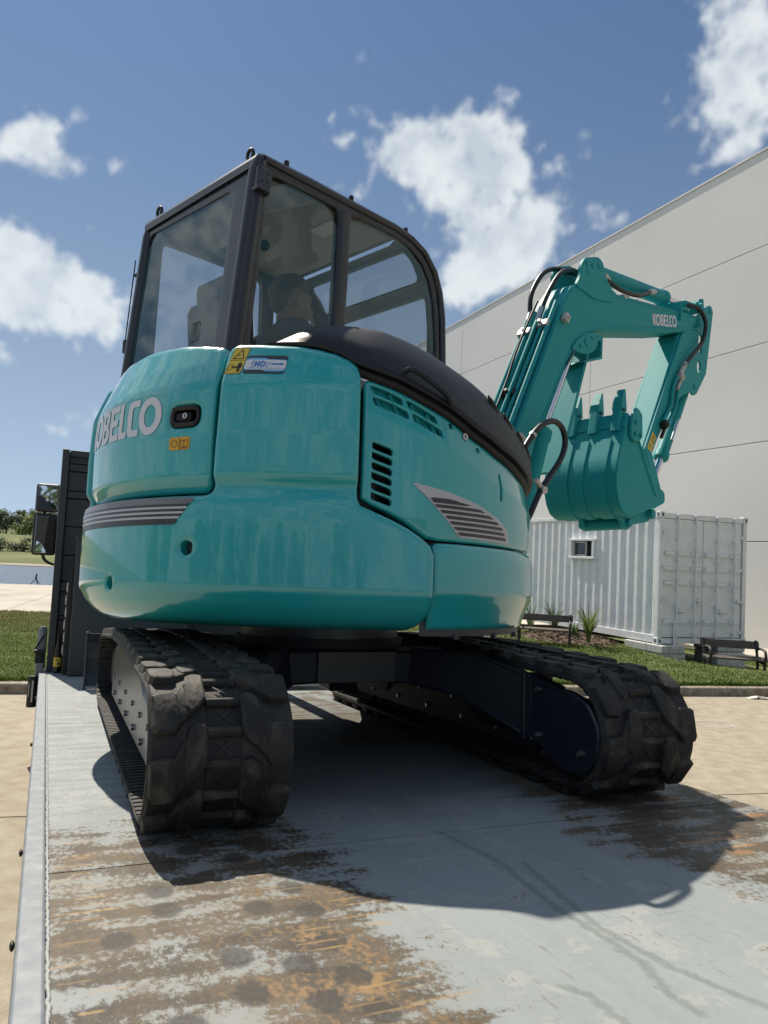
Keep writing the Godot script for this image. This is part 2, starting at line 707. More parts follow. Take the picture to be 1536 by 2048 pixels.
	m = mat("wall", Color(0.5, 0.5, 0.49), 0.85)
	triplanar(m, noise_tex(43, 0.004, [[0.0, Color(0.63, 0.63, 0.625)], [0.5, Color(0.67, 0.67, 0.665)], [1.0, Color(0.7, 0.7, 0.695)]], 512, 5), 0.1, true)
	mat("wall_text", Color(0.03, 0.03, 0.035), 0.6)
	m = mat("container_white", Color(0.66, 0.69, 0.72), 0.5)
	triplanar(m, noise_tex(45, 0.01, [[0.0, Color(0.66, 0.69, 0.72)], [0.5, Color(0.77, 0.79, 0.81)], [1.0, Color(0.8, 0.815, 0.83)]], 512, 6), 0.5)
	m = mat("block", Color(0.5, 0.5, 0.48), 0.9)
	triplanar(m, noise_tex(47, 0.03, [[0.0, Color(0.33, 0.33, 0.31)], [0.5, Color(0.52, 0.52, 0.5)], [1.0, Color(0.6, 0.6, 0.58)]], 256, 5), 1.0)
	m = mat("bench_wood", Color(0.05, 0.042, 0.035), 0.85)
	triplanar(m, noise_tex(49, 0.05, [[0.0, Color(0.04, 0.032, 0.026)], [0.5, Color(0.09, 0.076, 0.064)], [1.0, Color(0.17, 0.145, 0.125)]], 256, 5), 1.5)
	mat("iron", Color(0.02, 0.02, 0.021), 0.6)
	m = mat("bark", Color(0.07, 0.055, 0.04), 0.95)
	mat("mirror", Color(0.9, 0.9, 0.9), 0.02, 1.0)
	for l in [["leaf_dark", Color(0.028, 0.05, 0.02)], ["leaf_mid", Color(0.045, 0.075, 0.025)], ["leaf_light", Color(0.09, 0.12, 0.035)], ["leaf_dry", Color(0.07, 0.075, 0.035)]]:
		m = mat(l[0], l[1], 0.7)
		m.backlight_enabled = true
		m.backlight = (l[1] * 1.2).linear_to_srgb()
		m.backlight.a = 1.0
	m = mat("grass", Color(1, 1, 1), 0.75)
	m.albedo_color = Color.WHITE
	m.vertex_color_use_as_albedo = true
	m.backlight_enabled = true
	m.backlight = Color(0.45, 0.5, 0.25)


func sky_texture() -> ImageTexture:
	var w := 2048
	var h := 1024
	var f1 := FastNoiseLite.new()
	f1.seed = 77
	f1.frequency = 1.0
	f1.fractal_octaves = 6
	f1.fractal_gain = 0.56
	f1.domain_warp_enabled = true
	f1.domain_warp_amplitude = 0.12
	f1.domain_warp_frequency = 3.0
	var f2 := FastNoiseLite.new()
	f2.seed = 5
	f2.frequency = 1.0
	f2.fractal_octaves = 3
	# heading, height, half width, half height (degrees), weight
	var blobs := [[-0.7, 28.6, 2.6, 1.8, 0.80], [2.5, 27.5, 3.5, 2.5, 0.95], [5.0, 28.9, 3.1, 1.8, 0.85], [6.3, 26.1, 3.4, 2.7, 0.95], [8.3, 24.0, 3.2, 2.9, 0.95], [9.6, 22.5, 2.1, 1.8, 0.80], [5.4, 21.2, 3.0, 2.0, 0.75], [3.5, 18.6, 2.4, 1.5, 0.55], [-3.0, 25.7, 1.4, 0.7, 0.60], [7.5, 20.1, 2.8, 1.4, 0.50], [-26.1, 25.8, 2.5, 1.3, 0.80], [-27.4, 24.5, 1.5, 1.0, 0.75], [-24.1, 24.5, 1.6, 0.8, 0.52], [-26.8, 18.7, 2.0, 1.5, 0.90], [-24.8, 17.8, 2.4, 2.0, 1.00], [-24.0, 15.7, 3.3, 2.1, 0.95], [-20.9, 15.2, 2.2, 1.4, 0.75], [-26.7, 15.8, 1.8, 1.9, 0.90], [-21.6, 17.4, 1.6, 0.7, 0.45], [-27.0, 11.8, 1.3, 1.0, 0.70], [-23.8, 7.4, 1.9, 0.5, 0.60], [-24.0, 5.6, 1.3, 0.4, 0.55], [-21.6, 8.3, 1.6, 0.6, 0.55], [25.0, 33.4, 2.2, 2.0, 0.75], [22.8, 34.7, 1.9, 0.8, 0.42], [23.8, 30.9, 2.2, 1.9, 0.68], [22.7, 29.4, 1.9, 0.9, 0.50], [25.1, 28.8, 1.7, 1.6, 0.70], [24.2, 27.2, 1.9, 0.9, 0.50], [27.9, 31.3, 3.8, 4.3, 0.80], [13.8, 28.0, 2.1, 1.1, 0.55], [15.9, 22.8, 1.4, 1.4, 0.50], [-4.7, 28.7, 1.2, 0.6, 0.42], [-20.6, 25.1, 1.0, 0.6, 0.48], [14.3, 24.5, 0.8, 0.5, 0.42], [-29.3, 16.3, 2.9, 3.6, 0.80], [-29.6, 24.0, 1.9, 1.2, 0.50], [-0.4, 33.5, 2.1, 0.4, 0.25], [-84.0, 30.0, 14.0, 7.0, 0.9], [-72.0, 22.0, 9.0, 5.0, 0.85], [-98.0, 24.0, 10.0, 6.0, 0.8], [-78.0, 42.0, 8.0, 6.0, 0.8]]
	var im := Image.create(w, h, false, Image.FORMAT_RGBF)
	var sunward := Vector3(sin(deg_to_rad(-31.0)) * cos(deg_to_rad(51.5)), sin(deg_to_rad(51.5)), -cos(deg_to_rad(-31.0)) * cos(deg_to_rad(51.5)))
	var data := PackedFloat32Array()
	data.resize(w * h * 3)
	for y in h:
		var el := PI * 0.5 - (y + 0.5) / h * PI
		var eld := rad_to_deg(el)
		var up := maxf(0.0, sin(el))
		var k := pow(1.0 - up, 3.0)
		var clear := Color(0.05, 0.118, 0.268).lerp(Color(0.46, 0.6, 0.76), k)
		for x in w:
			var c := clear
			if eld > -2.0:
				var az := (x + 0.5) / w * TAU
				if az > PI:
					az -= TAU
				var azd := rad_to_deg(az)
				var d := Vector3(sin(az) * cos(el), sin(el), -cos(az) * cos(el))
				# the air is paler towards the sun
				var near_sun := exp(-rad_to_deg(acos(clampf(d.dot(sunward), -1.0, 1.0))) / 26.0)
				c = clear * (0.645 + 0.9 * near_sun) + Color(0.05, 0.045, 0.03) * near_sun
				var b := 0.0
				var inframe := (1.0 - smoothstep(32.0, 46.0, absf(azd))) * (1.0 - smoothstep(38.0, 50.0, eld))
				if azd > -115.0 and azd < 48.0 and eld < 52.0:
					for q in blobs:
						var ex: float = (azd - q[0]) / q[2]
						var ey: float = (eld - q[1]) / q[3]
						var e := ex * ex + ey * ey
						if e < 5.0:
							b += q[4] * exp(-e * 0.9)
					b = minf(b, 1.15)
				var p := d / (0.35 + up) * 2.1
				if inframe < 1.0:
					b = maxf(b, lerpf(0.56 + 0.75 * f2.get_noise_3dv(p * 0.9 + Vector3(4, 0, 9)), b, inframe))  # cloud cover outside the view, thickened to brighten surfaces facing backwards
				if b > 0.02:
					var nz := f1.get_noise_3dv(d * 11.0) * 0.7 + f1.get_noise_3dv(d * 36.0 + Vector3(7, 3, 1)) * 0.6
					var den := smoothstep(0.28, 1.08, b + nz * 1.05)
					if den > 0.0:
						var thick := smoothstep(0.55, 1.25, b + f1.get_noise_3dv(d * 14.0 + Vector3(1, 9, 4)) * 0.7)
						var white := Color(0.60, 0.63, 0.64).lerp(Color(0.36, 0.41, 0.47), smoothstep(-0.25, 0.45, f1.get_noise_3dv(d * 11.0 + Vector3(3, 8, 2))) * 0.8 * (0.35 + 0.65 * thick))
						white = white.lerp(Color(0.5, 0.57, 0.63), k * 0.5)
						c = c.lerp(white, den * 0.93)
			var i := (y * w + x) * 3
			data[i] = c.r
			data[i + 1] = c.g
			data[i + 2] = c.b
	im = Image.create_from_data(w, h, false, Image.FORMAT_RGBF, data.to_byte_array())
	return ImageTexture.create_from_image(im)


func deck_image() -> ImageTexture:
	# u runs across the bed (0.05 to 2.2 m), v along it (0.6 to 6.8 m); blue-grey paint worn to brown scale and rust
	var w := 1024
	var h := 2048
	var grab := func(seed_: int, freq: float, oct: int, iw: int, ih: int) -> PackedByteArray:
		var nz := FastNoiseLite.new()
		nz.seed = seed_
		nz.frequency = freq
		nz.fractal_octaves = oct
		nz.noise_type = FastNoiseLite.TYPE_SIMPLEX_SMOOTH
		var im: Image = nz.get_image(iw, ih, false, false, true)
		im.convert(Image.FORMAT_L8)
		if iw != w or ih != h:
			im.resize(w, h, Image.INTERPOLATE_CUBIC)
		return im.get_data()
	var big: PackedByteArray = grab.call(1, 0.012, 4, 256, 512)
	var fine: PackedByteArray = grab.call(2, 0.11, 5, w, h)
	var streak: PackedByteArray = grab.call(3, 0.035, 6, 160, h)
	var along: PackedByteArray = grab.call(4, 0.03, 5, w, 240)
	var grit: PackedByteArray = grab.call(8, 0.4, 3, w, h)
	var mid: PackedByteArray = grab.call(6, 0.03, 5, 512, 1024)
	var out := PackedFloat32Array()
	out.resize(w * h * 3)
	var xs := PackedFloat32Array()
	for x in w:
		xs.append(0.05 + 2.15 * x / w)
	for y in h:
		var v := 0.6 + 6.2 * y / h
		for x in w:
			var i := y * w + x
			var u := xs[x]
			var nb := big[i] / 255.0 - 0.5
			var nf := fine[i] / 255.0 - 0.5
			var ns := streak[i] / 255.0 - 0.5
			var na := along[i] / 255.0 - 0.5
			var nm := mid[i] / 255.0 - 0.5
			var ng := grit[i] / 255.0 - 0.5
			# worn ground: left foreground, right edge, everything under the tracks
			var left := (1.0 - smoothstep(0.5, 0.86, u + nb * 0.25)) * (1.0 - smoothstep(2.0, 2.75, v))
			var right := smoothstep(1.32, 1.7, u + nb * 0.35) * smoothstep(1.0, 1.35, v + nb * 0.3) * (1.0 - smoothstep(2.3, 3.4, v))
			var wear := 0.56 * left + 0.6 * right + 0.05
			if v > 3.2:
				wear += 0.45 * smoothstep(0.6, 1.2, u)
			var spot := exp(-pow((u - 0.52) / 0.14, 2.0) - pow((v - 1.36) / 0.3, 2.0))
			var r := smoothstep(0.42, 0.7, wear + spot * 0.22 + ns * 0.75 + nm * 0.5 + nf * 0.55 + ng * 0.4)
			var tone := 1.0 + nb * 0.1 + nf * 0.12 + na * 0.1 + ng * 0.1
			tone += smoothstep(2.0, 2.6, v) * (ns * 0.45 + nf * 0.2) * (1.0 - smoothstep(0.4, 0.9, u))
			var cr := 0.255 * tone
			var cg := 0.283 * tone
			var cb := 0.293 * tone
			var pale := smoothstep(0.12, 0.3, nm + ns * 0.6 + nf * 0.3) * 0.5
			cr = lerpf(cr, 0.345, pale)
			cg = lerpf(cg, 0.355, pale)
			cb = lerpf(cb, 0.335, pale)
			var t2 := clampf(0.42 + nb * 0.8 + nf * 0.6 + na * 0.4 + ng * 0.35 + nm * 0.5, 0.0, 1.0)
			var rr := lerpf(0.06, 0.185, t2)
			var rg := lerpf(0.05, 0.142, t2)
			var rb := lerpf(0.041, 0.092, t2)
			var rust := smoothstep(0.2, 0.62, nm * 0.7 + nf * 0.8 + spot * 0.3 + ns * 0.3 + ng * 0.25) * (0.3 + 0.7 * left)
			rr = lerpf(rr, 0.25 + 0.08 * spot, rust * 0.8)
			rg = lerpf(rg, 0.168 + 0.03 * spot, rust * 0.8)
			rb = lerpf(rb, 0.088, rust * 0.8)
			var fi := i * 3
			# a thin brown wash of scale round the bare patches, then the patches
			var wash := smoothstep(0.22, 0.75, wear + spot * 0.2 + nb * 0.5 + nm * 0.4 + nf * 0.2) * 0.5
			cr = lerpf(cr, 0.2, wash)
			cg = lerpf(cg, 0.18, wash)
			cb = lerpf(cb, 0.145, wash)
			# occlusion shade between the tracks, painted into the deck colour
			var track_shade := smoothstep(2.0, 2.5, v + nb * 0.4 + ns * 0.2) * smoothstep(0.5, 0.85, u) * (1.0 - smoothstep(1.7, 2.1, u)) * (1.0 - smoothstep(4.0, 5.0, v))
			cr *= 1.0 - 0.5 * track_shade
			cg *= 1.0 - 0.5 * track_shade
			cb *= 1.0 - 0.5 * track_shade
			var dk := lerpf(0.95, 0.66 + 0.22 * spot, r)
			out[fi] = lerpf(cr, rr, r) * dk
			out[fi + 1] = lerpf(cg, rg, r) * dk
			out[fi + 2] = lerpf(cb, rb, r) * dk
	# marks: [u, v, half length across, half width along, colour, strength]
	var marks := []
	for b in [[0.271, 1.794], [0.273, 1.69], [0.451, 1.642], [0.546, 1.733], [0.549, 1.594], [0.541, 1.442], [0.359, 1.44], [0.458, 1.373], [0.356, 1.305], [0.46, 1.241], [0.531, 1.307], [0.534, 1.18], [0.168, 1.575], [0.374, 2.051], [0.476, 1.956], [0.35, 1.16], [0.24, 1.24]]:
		marks.append([b[0], b[1], 0.032, 0.042, Color(0.032, 0.03, 0.03), 0.78, 0.4])
	for i in 64:
		var u := rng.randf_range(0.05, 0.16) if i % 2 else rng.randf_range(0.5, 0.68)
		marks.append([u, rng.randf_range(1.05, 2.2), rng.randf_range(0.02, 0.07), rng.randf_range(0.003, 0.006), Color(0.36, 0.23, 0.09), rng.randf_range(0.15, 0.6), 0.9])
	for i in 26:
		marks.append([rng.randf_range(1.7, 2.2), rng.randf_range(1.2, 2.6), rng.randf_range(0.03, 0.16), rng.randf_range(0.006, 0.02), Color(0.4, 0.2, 0.07), rng.randf_range(0.2, 0.6), 0.5])
	for i in 240:
		marks.append([rng.randf_range(0.1, 2.2), rng.randf_range(0.7, 6.5), rng.randf_range(0.008, 0.04), rng.randf_range(0.0012, 0.003), Color(0.1, 0.09, 0.075), rng.randf_range(0.15, 0.5), 0.9])
	for i in 120:
		marks.append([rng.randf_range(0.7, 1.5), rng.randf_range(0.7, 2.4), rng.randf_range(0.0012, 0.003), rng.randf_range(0.004, 0.03), Color(0.1, 0.09, 0.07), rng.randf_range(0.15, 0.5), 0.9])
	# two long runs of a spilled liquid and a short one
	for line in [[[1.06, 2.0], [1.089, 1.72], [1.053, 1.479], [1.051, 1.269], [1.047, 1.162], [1.01, 1.062], [1.011, 0.987]], [[1.144, 1.702], [1.103, 1.492], [1.075, 1.321], [1.082, 1.149], [1.135, 0.974], [1.16, 0.8]], [[0.856, 1.15], [0.878, 1.105], [0.877, 1.029], [0.885, 0.9]]]:
		for k in line.size() - 1:
			var a := Vector2(line[k][0], line[k][1])
			var b := Vector2(line[k + 1][0], line[k + 1][1])
			var steps := int(a.distance_to(b) / 0.006) + 1
			for s in steps:
				var p := a.lerp(b, float(s) / steps)
				marks.append([p.x + rng.randf_range(-0.003, 0.003), p.y, rng.randf_range(0.009, 0.014), 0.01, Color(0.15, 0.18, 0.175), 0.33, 0.5])
	for q in marks:
		var cx: float = (q[0] - 0.05) / 2.15 * w
		var cy: float = (q[1] - 0.6) / 6.2 * h
		var hx: float = q[2] / 2.15 * w
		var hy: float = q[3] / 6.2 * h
		for y in range(maxi(0, int(cy - hy - 1)), mini(h, int(cy + hy + 2))):
			for x in range(maxi(0, int(cx - hx - 1)), mini(w, int(cx + hx + 2))):
				var e := pow((x - cx) / hx, 2.0) + pow((y - cy) / maxf(hy, 0.7), 2.0)
				if e < 1.3:
					var i := y * w + x
					var s: float = q[5] * (1.0 - smoothstep(0.5, 1.25, e + (fine[i] / 255.0 - 0.5) * q[6] * 2.5))
					var c: Color = q[4]
					out[i * 3] = lerpf(out[i * 3], c.r, s)
					out[i * 3 + 1] = lerpf(out[i * 3 + 1], c.g, s)
					out[i * 3 + 2] = lerpf(out[i * 3 + 2], c.b, s)
	var bytes := PackedByteArray()
	bytes.resize(w * h * 3)
	for i in w * h * 3:
		bytes[i] = int(pow(clampf(out[i], 0.0, 1.0), 0.4545) * 255.0)
	return ImageTexture.create_from_image(Image.create_from_data(w, h, false, Image.FORMAT_RGB8, bytes))


# ---- the setting -------------------------------------------------------------------------------

const E1 := Vector3(0.972, 0.0, -0.233)    # along the kerb, to the right
const E2 := Vector3(-0.233, 0.0, -0.972)   # away over the kerb


func at(a: float, b: float, y := 0.0) -> Vector3:
	return E1 * a + E2 * b + Vector3(0, y, 0)


func land(a: float, b: float) -> float:
	# height of the ground in kerb coordinates
	if b < 8.9:
		return -0.03
	var h := 0.085
	var right := smoothstep(-1.0, 3.0, a)
	# the lawn falls a little towards the container and to the right of it
	h -= right * smoothstep(9.2, 12.5, b) * 0.09
	h -= smoothstep(8.0, 10.5, a) * smoothstep(9.4, 12.0, b) * 0.3
	h += 0.15 * exp(-pow((a - 7.5) / 1.3, 2.0) - pow((b - 14.6) / 1.5, 2.0))
	var left := 1.0 - smoothstep(-6.0, 14.0, a - b * 0.15)
	h = lerpf(h, -0.03, (1.0 - right) * smoothstep(10.0, 17.5, b) * 0.7)
	if b > 28.6:
		h = lerpf(h, -2.2, smoothstep(28.6, 34.0, b))
		if b > 60.0:
			h = lerpf(-2.2, -0.62, smoothstep(60.0, 68.0, b))
			h += 0.5 * smoothstep(68.0, 80.0, b) + 2.0 * smoothstep(92.0, 118.0, b) + 1.0 * smoothstep(120.0, 200.0, b)
			h += 5.0 * smoothstep(220.0, 600.0, b)
	return h


func setting() -> void:
	# ground: one sheet out to the horizon
	var mb := MB.new()
	var as_ := []
	var bs := []
	for k in range(-40, 41):
		as_.append(signf(k) * (pow(absf(k) / 40.0, 3.0) * 850.0 + absf(k) * 0.6))
	for k in range(-20, 0):
		bs.append(-pow(absf(k) / 20.0, 3.0) * 700.0 + k * 0.9)
	for k in range(0, 9):
		bs.append(k * 1.1)
	for q in [8.89, 8.91, 9.2, 9.8, 10.4, 11.0, 11.7, 12.4, 13.2, 14.0, 14.8, 15.6, 16.4, 17.2, 18.2, 19.4, 21, 23, 25, 27, 28.6, 30, 32, 34, 40, 50, 60, 62, 64, 66, 68, 71, 75, 80, 86, 92, 98, 105, 112, 118, 130, 150, 180, 220, 280, 360, 480, 600, 850]:
		bs.append(q)
	var na := as_.size()
	for b in bs:
		for a in as_:
			var p := at(a, b, land(a, b))
			var dx := (land(a + 0.3, b) - land(a - 0.3, b)) / 0.6
			var dz := (land(a, b + 0.3) - land(a, b - 0.3)) / 0.6
			mb.vert(p, (Vector3.UP - E1 * dx - E2 * dz).normalized() if b > 9.1 else Vector3.UP, Vector2(a, b))
	for j in bs.size() - 1:
		for i in na - 1:
			var q := j * na + i
			mb.face(q, q + 1, q + na + 1)
			mb.face(q, q + na + 1, q + na)
	# the same sheet carries two materials: soil under the near lawn, pasture beyond the lake
	struct("ground", mb, M.bank, "green ground running past the lake to the horizon")
	# driveway slabs
	var n := 0
	for j in range(-5, 2):
		for i in range(-7, 8):
			var b0 := 5.02 + j * 3.86 - 0.006
			var b1 := b0 + 3.848
			if j == 1:
				b0 = 8.87
				break
			var c := MB.new()
			var a0 := i * 4.6 - 2.2
			c.box(at(a0 + 2.3, (b0 + b1) * 0.5, -0.06), Vector3(4.588, 0.12 + 0.0, b1 - b0), 0.006, Basis(E1, Vector3.UP, -E2))
			var o := part("slab", c, M.concrete, self)
			o.name = numbered("driveway_slab")
			o.set_meta("kind", "structure")
			n += 1
	mb = MB.new()
	mb.flat([at(-36, -16, -0.022), at(36, -16, -0.022), at(36, 8.9, -0.022), at(-36, 8.9, -0.022)], Vector3.UP)
	struct("driveway_base", mb, M.joint, "dark joint filler under the concrete driveway slabs")
	# faint ring of white paint on the driveway
	mb = MB.new()
	for ring in [[Vector3(3.62, 0.004, -8.33), 0.2, 0.17, 0.012]]:
		var c: Vector3 = ring[0]
		for k in 40:
			var a := TAU * k / 40
			var b := TAU * (k + 1) / 40
			var w: float = ring[3] * rng.randf_range(0.6, 1.4)
			mb.flat([c + Vector3(cos(a) * ring[1], 0, sin(a) * ring[2]), c + Vector3(cos(b) * ring[1], 0, sin(b) * ring[2]), c + Vector3(cos(b) * (ring[1] - w), 0, sin(b) * (ring[2] - w)), c + Vector3(cos(a) * (ring[1] - w), 0, sin(a) * (ring[2] - w))], Vector3.UP)
	var mk := part("chalk_mark", mb, M.truck_white, self)
	tag(mk, "worn white ring mark chalked on the concrete driveway right of the excavator", "ground mark")
	# kerb stones
	var k0 := MeshInstance3D.new()
	for i in range(-9, 10):
		var c := MB.new()
		var prof := [Vector2(8.87, -0.1), Vector2(8.87, 0.075), Vector2(8.885, 0.1), Vector2(8.91, 0.11), Vector2(9.02, 0.11), Vector2(9.02, -0.1)]
		var a0 := i * 3.0 + 0.9
		for k in prof.size() - 1:
			var p: Vector2 = prof[k]
			var q: Vector2 = prof[k + 1]
			var d := (q - p).normalized()
			c.flat([at(a0, p.x, p.y), at(a0 + 2.985, p.x, p.y), at(a0 + 2.985, q.x, q.y), at(a0, q.x, q.y)], E2 * -d.y + Vector3.UP * d.x)
		for e in [a0, a0 + 2.985]:
			var ps := []
			for p in prof:
				ps.append(at(e, p.x, p.y))
			c.flat(ps, E1 * (-1.0 if e == a0 else 1.0))
		var o := part("kerb", c, M.kerb, self)
		o.name = numbered("kerb_stone")
		o.set_meta("kind", "structure")
	k0.free()
	# lawn: soil sheet and blades
	mb = MB.new()
	for j in 24:
		for i in 60:
			var ps := []
			for q in [[0, 0], [1, 0], [1, 1], [0, 1]]:
				var a: float = -24.0 + (i + q[0]) * 0.8
				var b: float = 9.02 + (j + q[1]) * 0.385
				ps.append(at(a, b, land(a, maxf(b, 9.1)) + 0.006))
			mb.flat(ps, Vector3.UP)
	struct("lawn", mb, M.soil, "short green lawn behind the kerb")
	grass()
	# pale concrete apron between the lawn and the lake
	mb = MB.new()
	for i in 12:
		mb.box(at(-34.0 + i * 4.0, 23.3, 0.01), Vector3(3.985, 0.06, 10.4), 0.0, Basis(E1, Vector3.UP, -E2))
	struct("path", mb, M.apron, "pale concrete apron between the lawn and the lake")
	mb = MB.new()
	mb.flat([at(-260, 28.7, -0.6), at(120, 28.7, -0.6), at(120, 67.0, -0.6), at(-260, 67.0, -0.6)], Vector3.UP)
	struct("lake", mb, M.water, "rippled blue lake beyond the concrete apron")
	# sandy rim of the far shore
	mb = MB.new()
	for i in 90:
		var a := -190.0 + i * 3.0
		var wv := sin(i * 0.7) * 0.5 + sin(i * 1.9) * 0.4
		var wv2 := sin((i + 1) * 0.7) * 0.5 + sin((i + 1) * 1.9) * 0.4
		mb.flat([at(a, 65.6 + wv, -0.57), at(a + 3.0, 65.6 + wv2, -0.57), at(a + 3.0, 68.6 + wv, -0.5), at(a, 68.4 + wv2, -0.5)], Vector3.UP)
	struct("shore", mb, M.kerb, "sandy rim of the far lake shore")
	# a small tripod at the edge of the water
	var tri := root("tripod", "small dark tripod standing on the apron edge at the lake", "tripod", Transform3D(Basis().scaled(Vector3.ONE * 0.62), Vector3(-12.0, 0.04, -26.95)))
	mb = MB.new()
	for k in 3:
		var a := TAU * k / 3 + 0.4
		mb.tube([Vector3(cos(a) * 0.26, 0, sin(a) * 0.26), Vector3(0, 0.3, 0)], 0.022, 6)
		part("leg", mb, M.iron, tri)
		mb = MB.new()
	mb.tube([Vector3(0, 0.28, 0), Vector3(0, 0.44, 0), Vector3(0.02, 0.5, 0)], [0.06, 0.05, 0.03], 8)
	mb.ball(Vector3(0.02, 0.54, 0), Vector3(0.06, 0.05, 0.05), 8)
	part("head", mb, M.iron, tri)
	warehouse()
	container()
	benches()
	plants()
	trees()
	# litter by the kerb
	mb = MB.new()
	for k in 5:
		var p := Vector3(4.86 + k * 0.055, 0.012 + 0.008 * (k % 2), -10.12 + rng.randf_range(-0.03, 0.03))
		mb.box(p, Vector3(0.09, 0.006, 0.07), 0.0, Basis.from_euler(Vector3(rng.randf_range(-0.3, 0.3), rng.randf_range(0, 3), rng.randf_range(-0.25, 0.25))))
	tag(part("crumpled_paper", mb, M.block, self), "scrap of crumpled pale paper lying against the kerb", "litter")


func grass() -> void:
	var mb := MB.new()
	for k in 5:
		var a := k * 2.4
		var d := Vector3(cos(a), 0, sin(a))
		var s := Vector3(-d.z, 0, d.x) * 0.006
		var b := d * 0.012 * k * 0.6
		var mid := b + d * 0.012 + Vector3(0, 0.036, 0)
		var top := b + d * 0.04 + Vector3(0, 0.058, 0)
		mb.flat([b - s, b + s, mid + s * 0.8, mid - s * 0.8], d + Vector3.UP * 0.3)
		mb.flat([mid - s * 0.8, mid + s * 0.8, top], d + Vector3.UP * 0.5)
	var mesh := mb.mesh(M.grass)
	var mm := MultiMesh.new()
	mm.transform_format = MultiMesh.TRANSFORM_3D
	mm.use_colors = true
	mm.mesh = mesh
	var xs := []
	var cs := []
	var nz := FastNoiseLite.new()
	nz.seed = 4
	nz.frequency = 0.35
	nz.fractal_octaves = 4
	while xs.size() < 125000:
		var b := 9.03 + pow(rng.randf(), 1.35) * 9.1
		var a := rng.randf_range(0.2, 14.0) if rng.randf() < 0.66 else rng.randf_range(-7.5, -0.5)
		if a > 8.2 and b > 11.2 and b < 13.6 and a < 13 and rng.randf() < 0.96 and nz.get_noise_2d(a, b) < 0.25:
			continue    # bare soil beside the right bench
		if pow((a - 7.5) / 1.0, 2.0) + pow((b - 14.5) / 1.25, 2.0) < 1.0:
			continue    # mulch bed
		var p := at(a, b, land(a, maxf(b, 9.1)) + 0.004)
		var f := nz.get_noise_3dv(p) + rng.randf_range(-0.3, 0.3)
		var tall := 1.0 + 0.35 * nz.get_noise_2d(a * 3.0, b * 3.0)
		if b < 9.15:
			tall *= 1.2
		xs.append(Transform3D(Basis.from_euler(Vector3(rng.randf_range(-0.25, 0.25), rng.randf_range(0, TAU), rng.randf_range(-0.25, 0.25))).scaled(Vector3(1.0, tall, 1.0) * rng.randf_range(0.75, 1.3)), p))
		var g := Color(0.105, 0.165, 0.028).lerp(Color(0.19, 0.24, 0.055), clampf(f + 0.45, 0.0, 1.0))
		if a < 0.0:
			g = g.lerp(Color(0.21, 0.185, 0.065), smoothstep(12.5, 17.0, b + f * 1.5) * 0.85)
		if rng.randf() < 0.07:
			g = Color(0.27, 0.25, 0.11)
		cs.append(g)
	mm.instance_count = xs.size()
	for i in xs.size():
		mm.set_instance_transform(i, xs[i])
		mm.set_instance_color(i, cs[i])
	var o := MultiMeshInstance3D.new()
	o.name = "lawn_grass"
	o.multimesh = mm
	add_child(o, true)
	o.set_meta("kind", "stuff")
	tag(o, "short green grass blades growing on the lawn behind the kerb", "grass")


func warehouse() -> void:
	var nrm := Vector3(cos(deg_to_rad(21.9)), 0, -sin(deg_to_rad(21.9)))
	var al := Vector3(-sin(deg_to_rad(21.9)), 0, -cos(deg_to_rad(21.9)))
	var t := root("warehouse", "tall pale grey warehouse of smooth concrete wall panels behind the excavator", "building", Transform3D(Basis(al, Vector3.UP, nrm), nrm * 15.3))
	var ys := [-0.35, 2.37, 4.79, 7.22, 9.66, 12.08]
	for r in 5:
		for c in range(-2, 6):
			var s0 := 2.2 + c * 9.2
			var mb := MB.new()
			var g := 0.009
			mb.box(Vector3(s0 + 4.6, (ys[r] + ys[r + 1]) * 0.5, 0.09), Vector3(9.2 - g * 2, ys[r + 1] - ys[r] - g * 2, 0.18), 0.012)
			part("wall_panel", mb, M.wall, t)
	var mb := MB.new()
	mb.box(Vector3(20.6, 5.8, 0.19), Vector3(73.4, 12.2, 0.06))
	part("backing", mb, M.joint, t)
	mb = MB.new()
	mb.box(Vector3(20.6, 11.7, 15.3), Vector3(73.4, 0.2, 30.0))
	part("roof", mb, M.wall, t)
	for e in [-16.1, 57.3]:
		mb = MB.new()
		mb.box(Vector3(e, 5.8, 15.3), Vector3(0.2, 12.2, 30.0))
		part("end_wall", mb, M.wall, t)
	mb = MB.new()
	mb.box(Vector3(20.6, 5.8, 30.3), Vector3(73.4, 12.2, 0.2))
	part("back_wall", mb, M.wall, t)
	mb = MB.new()
	for c in range(-2, 6):
		mb.box(Vector3(2.2 + c * 9.2 + 4.6, 12.105, 0.1), Vector3(9.18, 0.05, 0.26), 0.01)
	part("coping", mb, M.wall, t)
	# large sign letters high on the wall, seen only mirrored in the cab glass
	var f := SystemFont.new()
	f.font_names = PackedStringArray(["Droid Sans"])
	f.font_weight = 700
	for q in [["S", -4.6], ["I", -3.45]]:
		var tm := TextMesh.new()
		tm.text = q[0]
		tm.font = f
		tm.font_size = 64
		tm.pixel_size = 0.034
		tm.depth = 0.08
		tm.material = M.wall_text
		var o := MeshInstance3D.new()
		o.mesh = tm
		o.name = "sign_letter"
		t.add_child(o, true)
		o.transform = Transform3D(Basis(Vector3(-1, 0, 0), Vector3(0, 1, 0), Vector3(0, 0, -1)), Vector3(q[1], 11.2, -0.045))
	# strip of pale concrete at the foot of the wall
	mb = MB.new()
	mb.box(Vector3(20.6, -0.19, -0.85), Vector3(73.4, 0.1, 1.7), 0.01)
	part("footing_strip", mb, M.apron, t)


